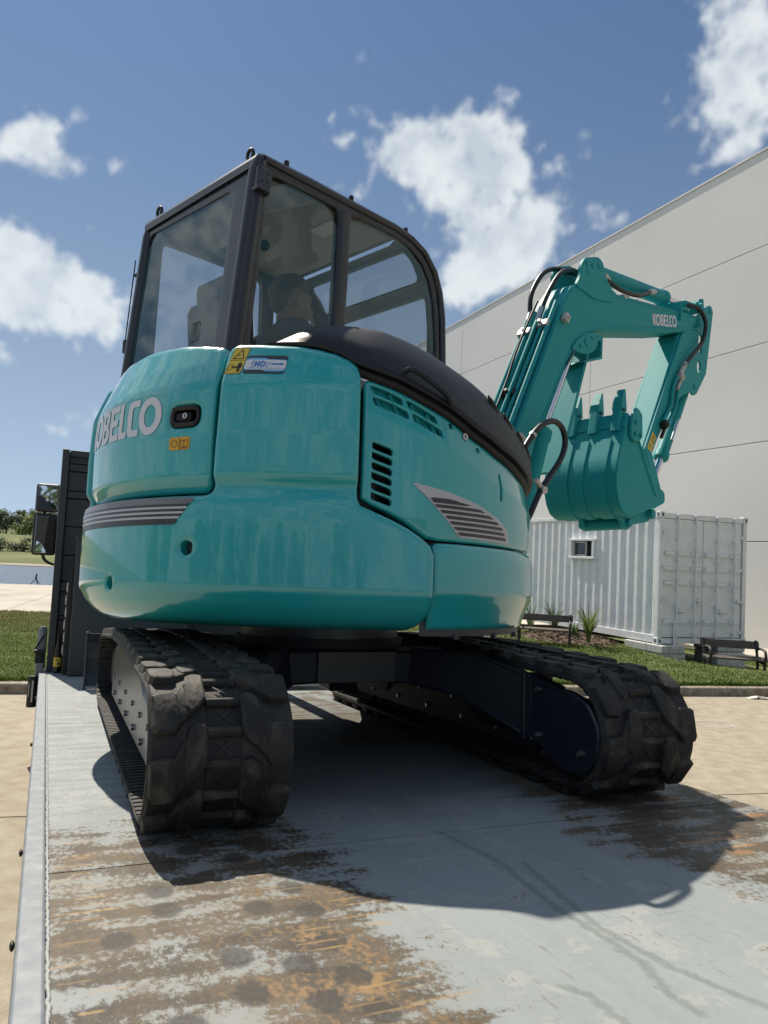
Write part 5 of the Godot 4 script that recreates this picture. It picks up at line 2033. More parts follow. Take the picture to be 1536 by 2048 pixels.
func stickers(cw: Node) -> void:
	# yellow warning sticker, leaning with the column, and the maker's noise-filter badge beside it
	var mp := body_map(r_cw, 0.0028)
	var s := func(u: float, v: float) -> Array:   # 0..1 across, 0..1 up
		var a0 := lerpf(27.75, 28.75, v)
		var a1 := lerpf(31.2, 32.25, v)
		return [lerpf(a0, a1, u), lerpf(1.405, 1.512, v)]
	var pt := func(u: float, v: float) -> Vector2:
		var q: Array = s.call(u, v)
		return Vector2(deg_to_rad(q[0]) * R0, q[1])
	decal(cw, "warning_sticker", [s.call(0, 0), s.call(1, 0), s.call(1, 0.5), s.call(1, 1), s.call(0, 1), s.call(0, 0.5)], M.sticker_yellow, r_cw, 0.002)
	var mb := MB.new()
	var st := []
	for q in [[0.03, 0.02, 0.97, 0.02], [0.97, 0.02, 0.97, 0.98], [0.97, 0.98, 0.03, 0.98], [0.03, 0.98, 0.03, 0.02], [0.03, 0.5, 0.97, 0.5], [0.1, 0.14, 0.1, 0.36], [0.1, 0.36, 0.3, 0.36], [0.3, 0.36, 0.3, 0.14], [0.3, 0.14, 0.1, 0.14], [0.4, 0.66, 0.5, 0.7], [0.4, 0.7, 0.64, 0.7], [0.4, 0.74, 0.5, 0.7]]:
		st.append([pt.call(q[0], q[1]), pt.call(q[2], q[3])])
	lines(mb, st, 0.0007, mp)
	st = []
	for q in [[0.18, 0.57, 0.84, 0.57], [0.84, 0.57, 0.56, 0.92], [0.56, 0.92, 0.18, 0.57], [0.36, 0.25, 0.6, 0.25], [0.36, 0.25, 0.43, 0.29], [0.36, 0.25, 0.43, 0.21], [0.6, 0.25, 0.53, 0.29], [0.6, 0.25, 0.53, 0.21]]:
		st.append([pt.call(q[0], q[1]), pt.call(q[2], q[3])])
	lines(mb, st, 0.0016, mp)
	st = []
	for q in [[0.74, 0.24, 0.74, 0.37], [0.8, 0.24, 0.8, 0.37], [0.72, 0.1, 0.73, 0.24], [0.82, 0.1, 0.81, 0.24]]:
		st.append([pt.call(q[0], q[1]), pt.call(q[2], q[3])])
	lines(mb, st, 0.0026, mp)
	st = []
	for q in [[0.67, 0.23, 0.68, 0.37], [0.87, 0.23, 0.86, 0.37], [0.76, 0.42, 0.78, 0.42]]:
		st.append([pt.call(q[0], q[1]), pt.call(q[2], q[3])])
	lines(mb, st, 0.0018, mp)
	part("sticker_print", mb, M.ink, cw)
	# badge
	var b := func(u: float, v: float) -> Array:
		return [lerpf(31.8, 40.15, u) + (v - 0.5) * 0.35, lerpf(1.4055, 1.477, v) - 0.0035 * u]
	var bp := func(u: float, v: float) -> Vector2:
		var q: Array = b.call(u, v)
		return Vector2(deg_to_rad(q[0]) * R0, q[1])
	var poly := func(l: Array) -> Array:
		var o := []
		for q in l:
			o.append(b.call(q[0], q[1]))
		return o
	decal(cw, "badge", poly.call([[0.02, 0], [0.25, 0], [0.5, 0], [0.75, 0], [0.97, 0], [1, 0.06], [1, 0.94], [0.97, 1], [0.75, 1], [0.5, 1], [0.25, 1], [0.02, 1], [0, 0.94], [0, 0.06]]), M.decal_dark, r_cw, 0.002)
	decal(cw, "badge_band", poly.call([[0, 0.19], [0.25, 0.19], [0.46, 0.19], [0.54, 0.1], [0.75, 0.1], [1, 0.1], [1, 0.78], [0.75, 0.78], [0.55, 0.78], [0.47, 0.87], [0.25, 0.87], [0, 0.87]]), M.sticker_sky, r_cw, 0.0027)
	decal(cw, "badge_band", poly.call([[0, 0.22], [0.5, 0.2], [1, 0.2], [1, 0.73], [0.5, 0.76], [0, 0.78]]), M.sticker_white, r_cw, 0.0034)
	var bm := body_map(r_cw, 0.0042)
	mb = MB.new()
	for l in [[[0.245, 0.36], [0.285, 0.36], [0.285, 0.54], [0.33, 0.36], [0.365, 0.36], [0.365, 0.68], [0.325, 0.68], [0.325, 0.5], [0.28, 0.68], [0.245, 0.68]], [[0.64, 0.48], [0.86, 0.48], [0.86, 0.44], [0.97, 0.52], [0.86, 0.6], [0.86, 0.56], [0.64, 0.56]]]:
		var pp := PackedVector2Array()
		for q in l:
			pp.append(bp.call(q[0], q[1]))
		mb.panel(pp, [], 0.004, 0.0, 0.0, 0.0, bm)
	var dd := PackedVector2Array()
	for q in [[0.385, 0.36], [0.46, 0.36], [0.495, 0.42], [0.5, 0.52], [0.495, 0.62], [0.46, 0.68], [0.385, 0.68]]:
		dd.append(bp.call(q[0], q[1]))
	var dh := PackedVector2Array()
	for q in [[0.42, 0.43], [0.45, 0.43], [0.462, 0.47], [0.465, 0.52], [0.462, 0.57], [0.45, 0.61], [0.42, 0.61]]:
		dh.append(bp.call(q[0], q[1]))
	mb.panel(dd, [dh], 0.004, 0.0, 0.0, 0.0, bm)
	st = []
	for q in [[0.17, 0.36, 0.215, 0.36], [0.215, 0.36, 0.215, 0.6], [0.215, 0.6, 0.16, 0.6], [0.16, 0.6, 0.16, 0.54], [0.16, 0.54, 0.18, 0.54], [0.18, 0.54, 0.17, 0.36], [0.53, 0.36, 0.565, 0.36], [0.565, 0.36, 0.57, 0.5], [0.57, 0.5, 0.615, 0.52], [0.615, 0.52, 0.615, 0.6], [0.615, 0.6, 0.53, 0.6], [0.53, 0.6, 0.53, 0.36], [0.18, 0.66, 0.2, 0.71], [0.2, 0.71, 0.22, 0.66], [0.22, 0.66, 0.18, 0.66]]:
		st.append([bp.call(q[0], q[1]), bp.call(q[2], q[3])])
	lines(mb, st, 0.0008, bm)
	# fine print under the name
	for k in 30:
		var u := 0.12 + k * 0.029
		if k % 7 == 6:
			continue
		lines(mb, [[bp.call(u, 0.285), bp.call(u + 0.018, 0.285)]], 0.001, bm)
	part("badge_print", mb, M.sticker_blue, cw)


func bounded(list: Array, r := 0.0, steps := 3) -> PackedVector2Array:
	return soft(list, r, steps) if r > 0.0 else pv2(list)


func rear_z(y: float) -> float:
	return 0.575 - (y - 1.7) * 0.0862


func front_z(y: float) -> float:
	return lerp_table([[1.2, -0.785], [2.15, -0.775], [2.3, -0.755], [2.42, -0.715], [2.5, -0.655], [2.545, -0.58], [2.57, -0.45]], y)


func cab() -> void:
	var right := func(p: Vector2, i: float) -> Vector3: return Vector3(0.04 - i, p.y, p.x)
	var left := func(p: Vector2, i: float) -> Vector3: return Vector3(-0.945 + i, p.y, p.x)
	var rear := func(p: Vector2, i: float) -> Vector3: return Vector3(p.x, p.y, rear_z(p.y) - i)
	var front := func(p: Vector2, i: float) -> Vector3: return Vector3(p.x, p.y, front_z(p.y) + i)
	var outline := [[0.608, 1.15], [0.5, 2.58], [-0.38, 2.585], [-0.5, 2.572], [-0.6, 2.535], [-0.685, 2.46], [-0.738, 2.36], [-0.765, 2.22], [-0.78, 2.0], [-0.785, 1.15]]
	var h1 := soft([[0.435, 2.522], [0.012, 2.527], [0.03, 1.6], [0.5, 1.685]], 0.035)
	var h2 := soft([[-0.068, 2.53], [-0.4, 2.535], [-0.52, 2.51], [-0.61, 2.46], [-0.675, 2.37], [-0.71, 2.25], [-0.73, 2.05], [-0.735, 1.5], [-0.045, 1.5]], 0.03)
	var mb := MB.new()
	mb.panel(pv2(outline), [h1, h2], 0.02, 0.012, 0.006, 0.035, right)
	var cab := part("cab", mb, M.cab_paint, ex)
	mb = MB.new()
	mb.panel(pv2(outline), [soft([[0.42, 2.5], [-0.24, 2.51], [-0.26, 1.45], [0.44, 1.45]], 0.05), soft([[-0.33, 2.5], [-0.5, 2.49], [-0.6, 2.43], [-0.68, 2.32], [-0.71, 2.1], [-0.715, 1.45], [-0.33, 1.45]], 0.05)], 0.025, 0.012, 0.006, 0.035, left)
	part("door_frame", mb, M.cab_paint, cab)
	mb = MB.new()
	mb.panel(pv2([[-0.935, 1.15], [0.03, 1.15], [0.03, 2.575], [-0.925, 2.575]]), [soft([[-0.905, 2.5], [-0.13, 2.48], [-0.125, 1.6], [-0.915, 1.6]], 0.05)], 0.02, 0.008, 0.003, 0.03, rear)
	part("rear_frame", mb, M.cab_paint, cab)
	mb = MB.new()
	mb.panel(pv2([[-0.93, 1.15], [0.03, 1.15], [0.03, 2.56], [-0.93, 2.56]]), [soft([[-0.86, 2.33], [-0.04, 2.33], [-0.04, 1.4], [-0.86, 1.4]], 0.04), soft([[-0.86, 2.545], [-0.06, 2.545], [-0.06, 2.41], [-0.86, 2.41]], 0.03)], 0.02, 0.008, 0.003, 0.03, front)
	part("front_frame", mb, M.cab_paint, cab)
	# roof with a rolled front
	var roof := []
	for q in [[0.515, 2.53], [0.515, 2.565], [0.5, 2.59], [0.47, 2.602], [0.2, 2.608], [-0.36, 2.604], [-0.46, 2.592], [-0.46, 2.566], [-0.36, 2.575], [0.2, 2.58], [0.45, 2.565]]:
		roof.append(q)
	mb = MB.new()
	mb.plate(pv2(roof), -0.945, 0.045, 0.012, func(a, b, c): return Vector3(c, b, a))
	part("roof", mb, M.cab_paint, cab)
	mb = MB.new()
	mb.flat([Vector3(-0.92, 2.555, 0.48), Vector3(0.01, 2.555, 0.48), Vector3(0.01, 2.56, -0.42), Vector3(-0.92, 2.56, -0.42)], Vector3.DOWN)
	part("headliner", mb, M.headliner, cab)
	mb = MB.new()
	mb.box(Vector3(-0.2, 2.548, -0.12), Vector3(0.16, 0.006, 0.1))
	part("ceiling_label", mb, M.sticker_white, cab)
	mb = MB.new()
	mb.tube([Vector3(-0.7, 2.46, 0.2), Vector3(-0.5, 2.47, 0.16), Vector3(-0.42, 2.44, 0.14)], 0.016, 8)
	mb.ball(Vector3(-0.4, 2.43, 0.13), Vector3.ONE * 0.03, 10)
	part("cab_lamp", mb, M.black, cab)
	# rear right corner post, its bracket, drip rail and roof fittings
	mb = MB.new()
	mb.tube([Vector3(0.006, 1.2, rear_z(1.2) - 0.012), Vector3(0.012, 1.8, rear_z(1.8) - 0.012), Vector3(0.024, 2.5, rear_z(2.5) - 0.012), Vector3(0.02, 2.56, rear_z(2.56) - 0.02)], [0.042, 0.042, 0.04, 0.034], 20)
	part("corner_post", mb, M.cab_paint, cab)
	mb = MB.new()
	mb.tube([Vector3(-0.93, 1.2, rear_z(1.2) - 0.012), Vector3(-0.925, 2.5, rear_z(2.5) - 0.012), Vector3(-0.925, 2.56, rear_z(2.56) - 0.02)], [0.03, 0.03, 0.026], 16)
	part("corner_post", mb, M.cab_paint, cab)
	mb = MB.new()
	mb.tube([Vector3(0.035, 2.575, 0.47), Vector3(0.037, 2.578, -0.38), Vector3(0.037, 2.562, -0.51), Vector3(0.037, 2.522, -0.615), Vector3(0.037, 2.44, -0.703), Vector3(0.037, 2.34, -0.75), Vector3(0.037, 2.2, -0.778), Vector3(0.037, 1.9, -0.792), Vector3(0.037, 1.2, -0.797)], 0.02, 12)
	part("roof_rail", mb, M.cab_paint, cab)
	mb = MB.new()
	mb.box(Vector3(0.058, 2.455, 0.487), Vector3(0.034, 0.115, 0.075), 0.008, rx(-0.08))
	mb.box(Vector3(0.066, 2.405, 0.5), Vector3(0.05, 0.02, 0.07), 0.006)
	var br := part("post_bracket", mb, M.cab_paint, cab)
	mb = MB.new()
	for q in [[2.49, 0.468], [2.445, 0.5], [2.455, 0.472]]:
		mb.rod(Vector3(0.073, q[0], q[1]), Vector3(0.0765, q[0], q[1]), 0.006, 10)
	part("bolt_hole", mb, M.black, br)
	for x in [-0.07, -0.87]:
		mb = MB.new()
		var ring := []
		for k in 17:
			var a := PI * (k / 16.0 * 1.5 - 0.25)
			ring.append(Vector3(x + cos(a) * 0.022, 2.638 + sin(a) * 0.024, 0.47))
		ring.push_front(Vector3(x + 0.03, 2.59, 0.47))
		ring.append(Vector3(x - 0.03, 2.59, 0.47))
		mb.tube(ring, 0.0085, 8)
		part("lifting_eye", mb, M.black, cab)
	for q in [[0.331, 2.6], [-0.08, 2.6], [-0.482, 2.585], [-0.665, 2.5]]:
		mb = MB.new()
		mb.rod(Vector3(0.02, q[1], q[0]), Vector3(0.02, q[1] + 0.034, q[0]), 0.0125, 12, 0.003)
		part("roof_stud", mb, M.black, cab)
	# aerials at the rear left corner
	mb = MB.new()
	mb.tube([Vector3(-1.0, 1.9, 0.55), Vector3(-1.0, 2.39, 0.52)], 0.0035, 6)
	mb.tube([Vector3(-0.985, 1.92, 0.53), Vector3(-0.985, 2.36, 0.48)], 0.005, 6)
	mb.box(Vector3(-0.995, 2.315, 0.505), Vector3(0.05, 0.016, 0.02), 0.004)
	mb.box(Vector3(-0.99, 1.91, 0.545), Vector3(0.035, 0.075, 0.03), 0.008)
	part("wiper_rod", mb, M.black, cab)
	# panes
	for g in [[h1, right, "side_window"], [h2, right, "side_window"]]:
		mb = MB.new()
		mb.panel(g[0], [], 0.2, 0.0, 0.0, 0.0, func(p, i): return Vector3(0.026 - i, p.y, p.x))
		part(g[2], mb, M.glass, cab)
	mb = MB.new()
	mb.panel(pv2([[-0.915, 1.59], [-0.12, 1.59], [-0.12, 2.505], [-0.915, 2.505]]), [], 0.2, 0.0, 0.0, 0.0, func(p, i): return Vector3(p.x, p.y, rear_z(p.y) - 0.008 - i))
	var rw := part("rear_window", mb, M.glass, cab)
	mb = MB.new()
	mb.panel(pv2([[0.43, 1.44], [0.43, 2.52], [-0.25, 2.52], [-0.27, 1.44]]), [], 0.2, 0.0, 0.0, 0.0, func(p, i): return Vector3(-0.93 + i, p.y, p.x))
	part("door_window", mb, M.glass, cab)
	mb = MB.new()
	mb.panel(pv2([[-0.87, 1.39], [-0.03, 1.39], [-0.03, 2.34], [-0.87, 2.34]]), [], 0.06, 0.0, 0.0, 0.0, func(p, i): return Vector3(p.x, p.y, front_z(p.y) + 0.015 + i))
	part("windscreen", mb, M.glass, cab)
	mb = MB.new()
	mb.panel(pv2([[-0.87, 2.4], [-0.05, 2.4], [-0.05, 2.55], [-0.87, 2.55]]), [], 0.03, 0.0, 0.0, 0.0, func(p, i): return Vector3(p.x, p.y, front_z(p.y) + 0.012 + i))
	part("upper_windscreen", mb, M.glass, cab)
	# emergency exit pictogram on the rear window
	mb = MB.new()
	var mp := func(p: Vector2, i: float) -> Vector3: return Vector3(p.x, p.y, rear_z(p.y) - 0.003 - i)
	var st := []
	for q in [[0, 0, 1, 0], [1, 0, 1, 1], [1, 1, 0, 1], [0, 1, 0, 0], [0.35, 0.72, 0.6, 0.42], [0.6, 0.42, 0.8, 0.12], [0.6, 0.42, 0.4, 0.3], [0.4, 0.3, 0.25, 0.1], [0.35, 0.68, 0.18, 0.48], [0.42, 0.72, 0.72, 0.6]]:
		st.append([Vector2(-0.335 + q[0] * 0.055, 1.79 + q[1] * 0.085), Vector2(-0.335 + q[2] * 0.055, 1.79 + q[3] * 0.085)])
	lines(mb, st, 0.003, mp)
	var hd := PackedVector2Array()
	for q in ell(-0.311, 1.863, 0.007, 0.008, 10):
		hd.append(Vector2(q[0], q[1]))
	mb.panel(hd, [], 0.006, 0.0, 0.0, 0.0, mp)
	part("exit_sign", mb, M.ink, rw)
	# seat, console and levers
	mb = MB.new()
	mb.box(Vector3(-0.46, 1.36, 0.02), Vector3(0.48, 0.14, 0.5), 0.05)
	part("seat", mb, M.seat_cloth, cab)
	mb = MB.new()
	mb.box(Vector3(-0.46, 1.74, 0.31), Vector3(0.46, 0.72, 0.12), 0.05, rx(0.1))
	part("backrest", mb, M.seat_cloth, cab)
	mb = MB.new()
	mb.box(Vector3(-0.46, 2.1, 0.345), Vector3(0.3, 0.18, 0.09), 0.035, rx(0.1))
	part("headrest", mb, M.seat_cloth, cab)
	mb = MB.new()
	for s in [-1.0, 1.0]:
		mb.box(Vector3(-0.46 + s * 0.34, 1.46, -0.05), Vector3(0.14, 0.3, 0.5), 0.03)
		mb.tube([Vector3(-0.46 + s * 0.33, 1.6, -0.24), Vector3(-0.46 + s * 0.32, 1.76, -0.27)], [0.012, 0.02], 8)
	mb.box(Vector3(-0.45, 1.17, -0.1), Vector3(0.92, 0.03, 1.2))
	mb.box(Vector3(-0.1, 1.9, -0.62), Vector3(0.06, 0.14, 0.2), 0.02)
	part("console", mb, M.trim, cab)


func operator() -> void:
	# seated driver seen through the glass, facing the boom
	var t := root("person", "person in a dark shirt seated at the controls inside the cab, seen from behind", "person", ex.transform * Transform3D(ry(-6.0), Vector3(-0.44, 1.43, -0.06)))
	var mb := MB.new()
	var V := func(x, y, z): return Vector3(x, y, z)
	var caps := []
	# pelvis, chest, neck
	caps.append([V.call(-0.08, 0.1, 0.08), V.call(0.08, 0.1, 0.08), 0.13, 0.13])
	caps.append([V.call(0, 0.12, 0.07), V.call(0, 0.4, 0.06), 0.145, 0.15])
	caps.append([V.call(-0.1, 0.44, 0.04), V.call(0.1, 0.44, 0.04), 0.125, 0.125])
	caps.append([V.call(-0.17, 0.54, 0.03), V.call(0.17, 0.54, 0.03), 0.075, 0.075])
	caps.append([V.call(0, 0.54, 0.03), V.call(0, 0.66, -0.02), 0.07, 0.055])
	for s in [-1.0, 1.0]:
		caps.append([V.call(0.19 * s, 0.53, 0.03), V.call(0.26 * s, 0.28, 0.02), 0.066, 0.05])
		caps.append([V.call(0.26 * s, 0.28, 0.02), V.call(0.3 * s, 0.29, -0.2), 0.048, 0.036])
		caps.append([V.call(0.09 * s, 0.08, 0.06), V.call(0.13 * s, 0.1, -0.36), 0.1, 0.068])
		caps.append([V.call(0.13 * s, 0.1, -0.36), V.call(0.13 * s, -0.2, -0.44), 0.064, 0.042])
		caps.append([V.call(0.13 * s, -0.22, -0.42), V.call(0.13 * s, -0.22, -0.56), 0.045, 0.035])
	surface_net(mb, caps, 0.017, 0.05)
	part("body", mb, M.shirt, t)
	# hands closed on the levers
	for s in [-1.0, 1.0]:
		mb = MB.new()
		var c := Vector3(0.305 * s, 0.3, -0.24)
		caps = [[c + V.call(0, 0.0, 0.03), c + V.call(0, 0.01, -0.035), 0.026, 0.026]]
		for k in 4:
			var y := 0.024 - 0.016 * k
			caps.append([c + V.call(0.02 * s, y, -0.03), c + V.call(0.012 * s, y, -0.066 + 0.004 * k), 0.0088, 0.0082])
			caps.append([c + V.call(0.012 * s, y, -0.066 + 0.004 * k), c + V.call(-0.024 * s, y - 0.003, -0.058), 0.0082, 0.0076])
		caps.append([c + V.call(-0.015 * s, 0.02, -0.005), c + V.call(-0.03 * s, 0.042, -0.035), 0.0105, 0.0085])
		surface_net(mb, caps, 0.005, 0.006)
		part("hand", mb, M.skin, t)
	# head turned a little to the right
	mb = MB.new()
	caps = [[V.call(0, 0.02, 0.01), V.call(0, 0.055, 0.02), 0.092, 0.09], [V.call(0, -0.03, -0.035), V.call(0, -0.075, -0.06), 0.066, 0.04], [V.call(0, -0.1, 0.03), V.call(0, -0.03, 0.02), 0.052, 0.06], [V.call(0, 0.0, -0.095), V.call(0, -0.03, -0.116), 0.012, 0.017], [V.call(-0.02, -0.065, -0.092), V.call(0.02, -0.065, -0.092), 0.012, 0.012]]
	for s in [-1.0, 1.0]:
		caps.append([V.call(0.085 * s, 0.012, 0.014), V.call(0.087 * s, -0.03, 0.008), 0.018, 0.012])
		caps.append([V.call(0.035 * s, 0.025, -0.083), V.call(0.05 * s, 0.022, -0.076), 0.014, 0.014])
	surface_net(mb, caps, 0.006, 0.03)
	var head := part("head", mb, M.skin, t, Transform3D(ry(-6.0), Vector3(0, 0.775, -0.035)))
	mb = MB.new()
	caps = [[V.call(0, 0.05, 0.03), V.call(0, 0.065, 0.0), 0.094, 0.09], [V.call(0, -0.02, 0.06), V.call(0, 0.03, 0.05), 0.062, 0.082]]
	surface_net(mb, caps, 0.008, 0.03)
	part("hair", mb, M.hair, head)
	mb = MB.new()
	for s in [-1.0, 1.0]:
		mb.ball(Vector3(0.034 * s, 0.004, -0.084), Vector3(0.013, 0.008, 0.009), 8)
	part("eyes", mb, M.sticker_white, head)


const BX := 0.195     # right face of the boom and arm
const BL := -0.02


func boom() -> void:
	var zy := func(a, b, c): return Vector3(c, b, a)
	var mb := MB.new()
	mb.plate(soft([[-0.98, 1.12], [-1.251, 1.602], [-1.8, 2.592], [-1.9, 2.715], [-2.0, 2.757], [-2.181, 2.8], [-2.409, 2.826], [-3.946, 3.098], [-3.923, 2.961], [-3.332, 2.784], [-2.455, 2.553], [-2.181, 2.477], [-2.051, 2.41], [-1.947, 2.327], [-1.847, 2.193], [-1.463, 1.589], [-1.22, 1.02]], 0.03, 2), BL, BX, 0.008, zy)
	var bm := part("boom", mb, M.teal_steel, ex)
	# flange line along the side plate
	mb = MB.new()
	var top := [Vector3(BX, 1.6, -1.262), Vector3(BX, 2.56, -1.795), Vector3(BX, 2.68, -1.9), Vector3(BX, 2.735, -2.02), Vector3(BX, 2.8, -2.4), Vector3(BX, 3.07, -3.9)]
	mb.tube(top, 0.007, 6)
	mb.tube([Vector3(BX, 1.6, -1.45), Vector3(BX, 2.2, -1.835), Vector3(BX, 2.33, -1.935), Vector3(BX, 2.42, -2.045), Vector3(BX, 2.49, -2.18), Vector3(BX, 2.575, -2.45), Vector3(BX, 2.98, -3.91)], 0.006, 6)
	mb.box(Vector3(BX - 0.09, 3.03, -3.56), Vector3(0.225, 0.17, 0.012), 0.004, rx(-0.12))
	part("weld_seam", mb, M.teal_steel, bm)
	# ears for the arm cylinder
	var ear := [[-1.93, 2.72], [-1.985, 2.8], [-1.998, 2.889], [-2.05, 2.952], [-2.232, 3.018], [-2.29, 2.999], [-2.335, 2.894], [-2.409, 2.845], [-2.492, 2.835], [-2.45, 2.76], [-2.181, 2.7]]
	var ez := func(p: Vector2, i: float) -> Vector3: return Vector3(BX + 0.012 - i, p.y, p.x)
	mb = MB.new()
	mb.panel(soft(ear, 0.03), [soft([[-2.055, 2.9], [-2.065, 2.9], [-2.09, 2.83], [-2.075, 2.83]], 0.008)], 0.014, 0.003, 0.002, 0.02, ez)
	mb.plate(soft(ear, 0.03), BX - 0.012, BX - 0.005, 0.002, zy)
	for q in [[-2.235, 2.955, 0.022], [-2.137, 2.92, 0.012], [-2.06, 2.915, 0.014]]:
		mb.rod(Vector3(BX, q[1], q[0]), Vector3(BX + 0.018, q[1], q[0]), q[2], 14, 0.003)
	part("cylinder_ear", mb, M.teal_steel, bm)
	mb = MB.new()
	mb.plate(soft(ear, 0.03), BL - 0.012, BL + 0.012, 0.004, zy)
	part("cylinder_ear", mb, M.teal_steel, bm)
	# bracket of the boom cylinder under the bend
	mb = MB.new()
	mb.plate(soft([[-1.87, 2.28], [-1.951, 2.36], [-2.034, 2.42], [-2.195, 2.475], [-2.215, 2.39], [-2.16, 2.331], [-2.075, 2.288], [-1.971, 2.272]], 0.03), BX + 0.001, BX + 0.014, 0.003, zy)
	for q in [[-2.06, 2.365, 0.028], [-1.975, 2.32, 0.012], [-2.13, 2.415, 0.012]]:
		mb.rod(Vector3(BX, q[1], q[0]), Vector3(BX + 0.02, q[1], q[0]), q[2], 14, 0.003)
	part("cylinder_bracket", mb, M.teal_steel, bm)
	mb = MB.new()
	mb.plate(pv2([[-2.16, 2.46], [-2.319, 2.49], [-2.308, 2.319], [-2.052, 2.233], [-2.073, 2.25], [-2.29, 2.335], [-2.295, 2.44], [-2.17, 2.42]]), BL + 0.004, BX - 0.006, 0.003, zy)
	part("cylinder_bracket", mb, M.teal_steel, bm)
	# boom cylinder below, with its guard plate
	mb = MB.new()
	mb.rod(Vector3(0.09, 1.0, -1.42), Vector3(0.09, 1.7, -1.7), 0.062, 24, 0.01)
	mb.rod(Vector3(0.09, 1.66, -1.684), Vector3(0.09, 1.73, -1.712), 0.07, 24, 0.01)
	var bc := part("boom_cylinder", mb, M.teal_steel, bm)
	mb = MB.new()
	mb.rod(Vector3(0.09, 1.7, -1.7), Vector3(0.09, 2.34, -2.06), 0.032, 18)
	part("piston_rod", mb, M.chrome, bc)
	mb = MB.new()
	mb.plate(pv2([[-2.19, 2.36], [-2.165, 2.37], [-1.78, 1.47], [-1.805, 1.46]]), 0.01, 0.165, 0.003, zy)
	part("cylinder_guard", mb, M.teal_steel, bc)
	# pipes along the back of the boom
	var d := Vector2(-0.603, 1.087).normalized()
	var nrm := Vector2(0.875, 0.485)
	var pt := func(s: float, h: float, x: float) -> Vector3:
		var q := Vector2(-1.0, 1.15).lerp(Vector2(-1.8, 2.592), s) + nrm * h
		return Vector3(x, q.y, q.x)
	for q in [[0.168, 0.03, 0.015, 0.97], [0.125, 0.034, 0.013, 0.93], [0.078, 0.034, 0.018, 0.95], [0.03, 0.034, 0.018, 0.93], [-0.012, 0.03, 0.014, 0.9], [0.1, 0.062, 0.01, 0.86]]:
		mb = MB.new()
		mb.tube(spline([pt.call(0.05, q[1], q[0]), pt.call(0.4, q[1], q[0]), pt.call(0.8, q[1], q[0]), pt.call(q[3], q[1], q[0])], 3), q[2], 10)
		part("hydraulic_pipe", mb, M.teal_steel, bm)
	mb = MB.new()
	mb.tube(spline([pt.call(0.1, 0.07, 0.04), pt.call(0.5, 0.064, 0.05), pt.call(0.72, 0.07, 0.035), pt.call(0.96, 0.08, 0.06)], 5), 0.008, 8)
	part("cable", mb, M.hose, bm)
	for q in [[0.845, 0.13], [0.82, 0.02], [0.5, 0.08], [0.32, 0.12]]:
		mb = MB.new()
		mb.box(pt.call(q[0], 0.045, q[1]), Vector3(0.1, 0.05, 0.028), 0.006, rx(-0.507))
		mb.rod(pt.call(q[0], 0.06, q[1]), pt.call(q[0], 0.082, q[1]), 0.011, 8)
		part("pipe_clamp", mb, M.clamp if q[0] > 0.8 else M.black, bm)
	for q in [[-1.285, 1.585, 0.0], [-1.78, 2.45, 0.0]]:
		mb = MB.new()
		mb.box(Vector3(BX + 0.022, q[1], q[0]), Vector3(0.04, 0.055, 0.05), 0.005, rx(-0.5))
		mb.rod(Vector3(BX + 0.04, q[1], q[0]), Vector3(BX + 0.052, q[1], q[0]), 0.011, 8)
		part("pipe_clamp", mb, M.clamp, bm)
	# hoses over the top to the arm cylinder
	for q in [[Vector3(-0.01, 2.5, -1.72), Vector3(-0.02, 2.66, -1.75), Vector3(-0.02, 2.84, -1.88), Vector3(-0.01, 2.925, -2.03), Vector3(0.02, 2.94, -2.2), Vector3(0.05, 2.95, -2.36)], [Vector3(0.085, 2.5, -1.7), Vector3(0.085, 2.63, -1.77), Vector3(0.085, 2.81, -1.91), Vector3(0.085, 2.9, -2.05), Vector3(0.08, 2.92, -2.2), Vector3(0.07, 2.93, -2.36)]]:
		mb = MB.new()
		mb.tube(spline(q, 5), 0.0165, 10)
		var h := part("hose", mb, M.hose, bm)
		mb = MB.new()
		mb.rod(q[0] - Vector3(0, 0.07, -0.035), q[0] + Vector3(0, 0.03, -0.01), 0.019, 12, 0.003)
		part("hose_fitting", mb, M.steel, h)
	# black loop hose at the boom foot
	mb = MB.new()
	mb.tube(spline([Vector3(0.33, 1.25, -1.02), Vector3(0.33, 1.45, -1.13), Vector3(0.33, 1.595, -1.255), Vector3(0.33, 1.677, -1.372), Vector3(0.33, 1.706, -1.477), Vector3(0.33, 1.679, -1.56), Vector3(0.33, 1.6, -1.592), Vector3(0.33, 1.5, -1.548), Vector3(0.33, 1.376, -1.428), Vector3(0.33, 1.27, -1.323), Vector3(0.33, 1.1, -1.2), Vector3(0.3, 0.95, -1.1)], 6), 0.0175, 12)
	var lp := part("hose", mb, M.hose, bm)
	mb = MB.new()
	mb.rod(Vector3(0.33, 1.575, -1.235), Vector3(0.33, 1.59, -1.25), 0.0225, 12)
	mb.box(Vector3(0.33, 1.285, -1.345), Vector3(0.05, 0.04, 0.05), 0.008)
	mb.rod(Vector3(0.33, 1.3, -1.33), Vector3(0.33, 1.335, -1.28), 0.016, 10)
	part("hose_tie", mb, M.clamp, lp)
	# slewing bracket at the foot
	mb = MB.new()
	mb.box(Vector3(0.09, 0.86, -1.0), Vector3(0.42, 0.5, 0.36), 0.05)
	mb.rod(Vector3(0.09, 0.55, -0.98), Vector3(0.09, 1.0, -0.98), 0.15, 24, 0.02)
	for x in [-0.06, 0.24]:
		mb.plate(soft([[-0.85, 0.9], [-0.85, 1.3], [-1.05, 1.34], [-1.25, 1.2], [-1.3, 0.9]], 0.06), x - 0.025, x + 0.025, 0.005, zy)
	part("swing_bracket", mb, M.teal_steel, bm)
	# arm cylinder on top
	mb = MB.new()
	var a := Vector3(0.09, 2.965, -2.235)
	var b := Vector3(0.09, 3.142, -3.485)
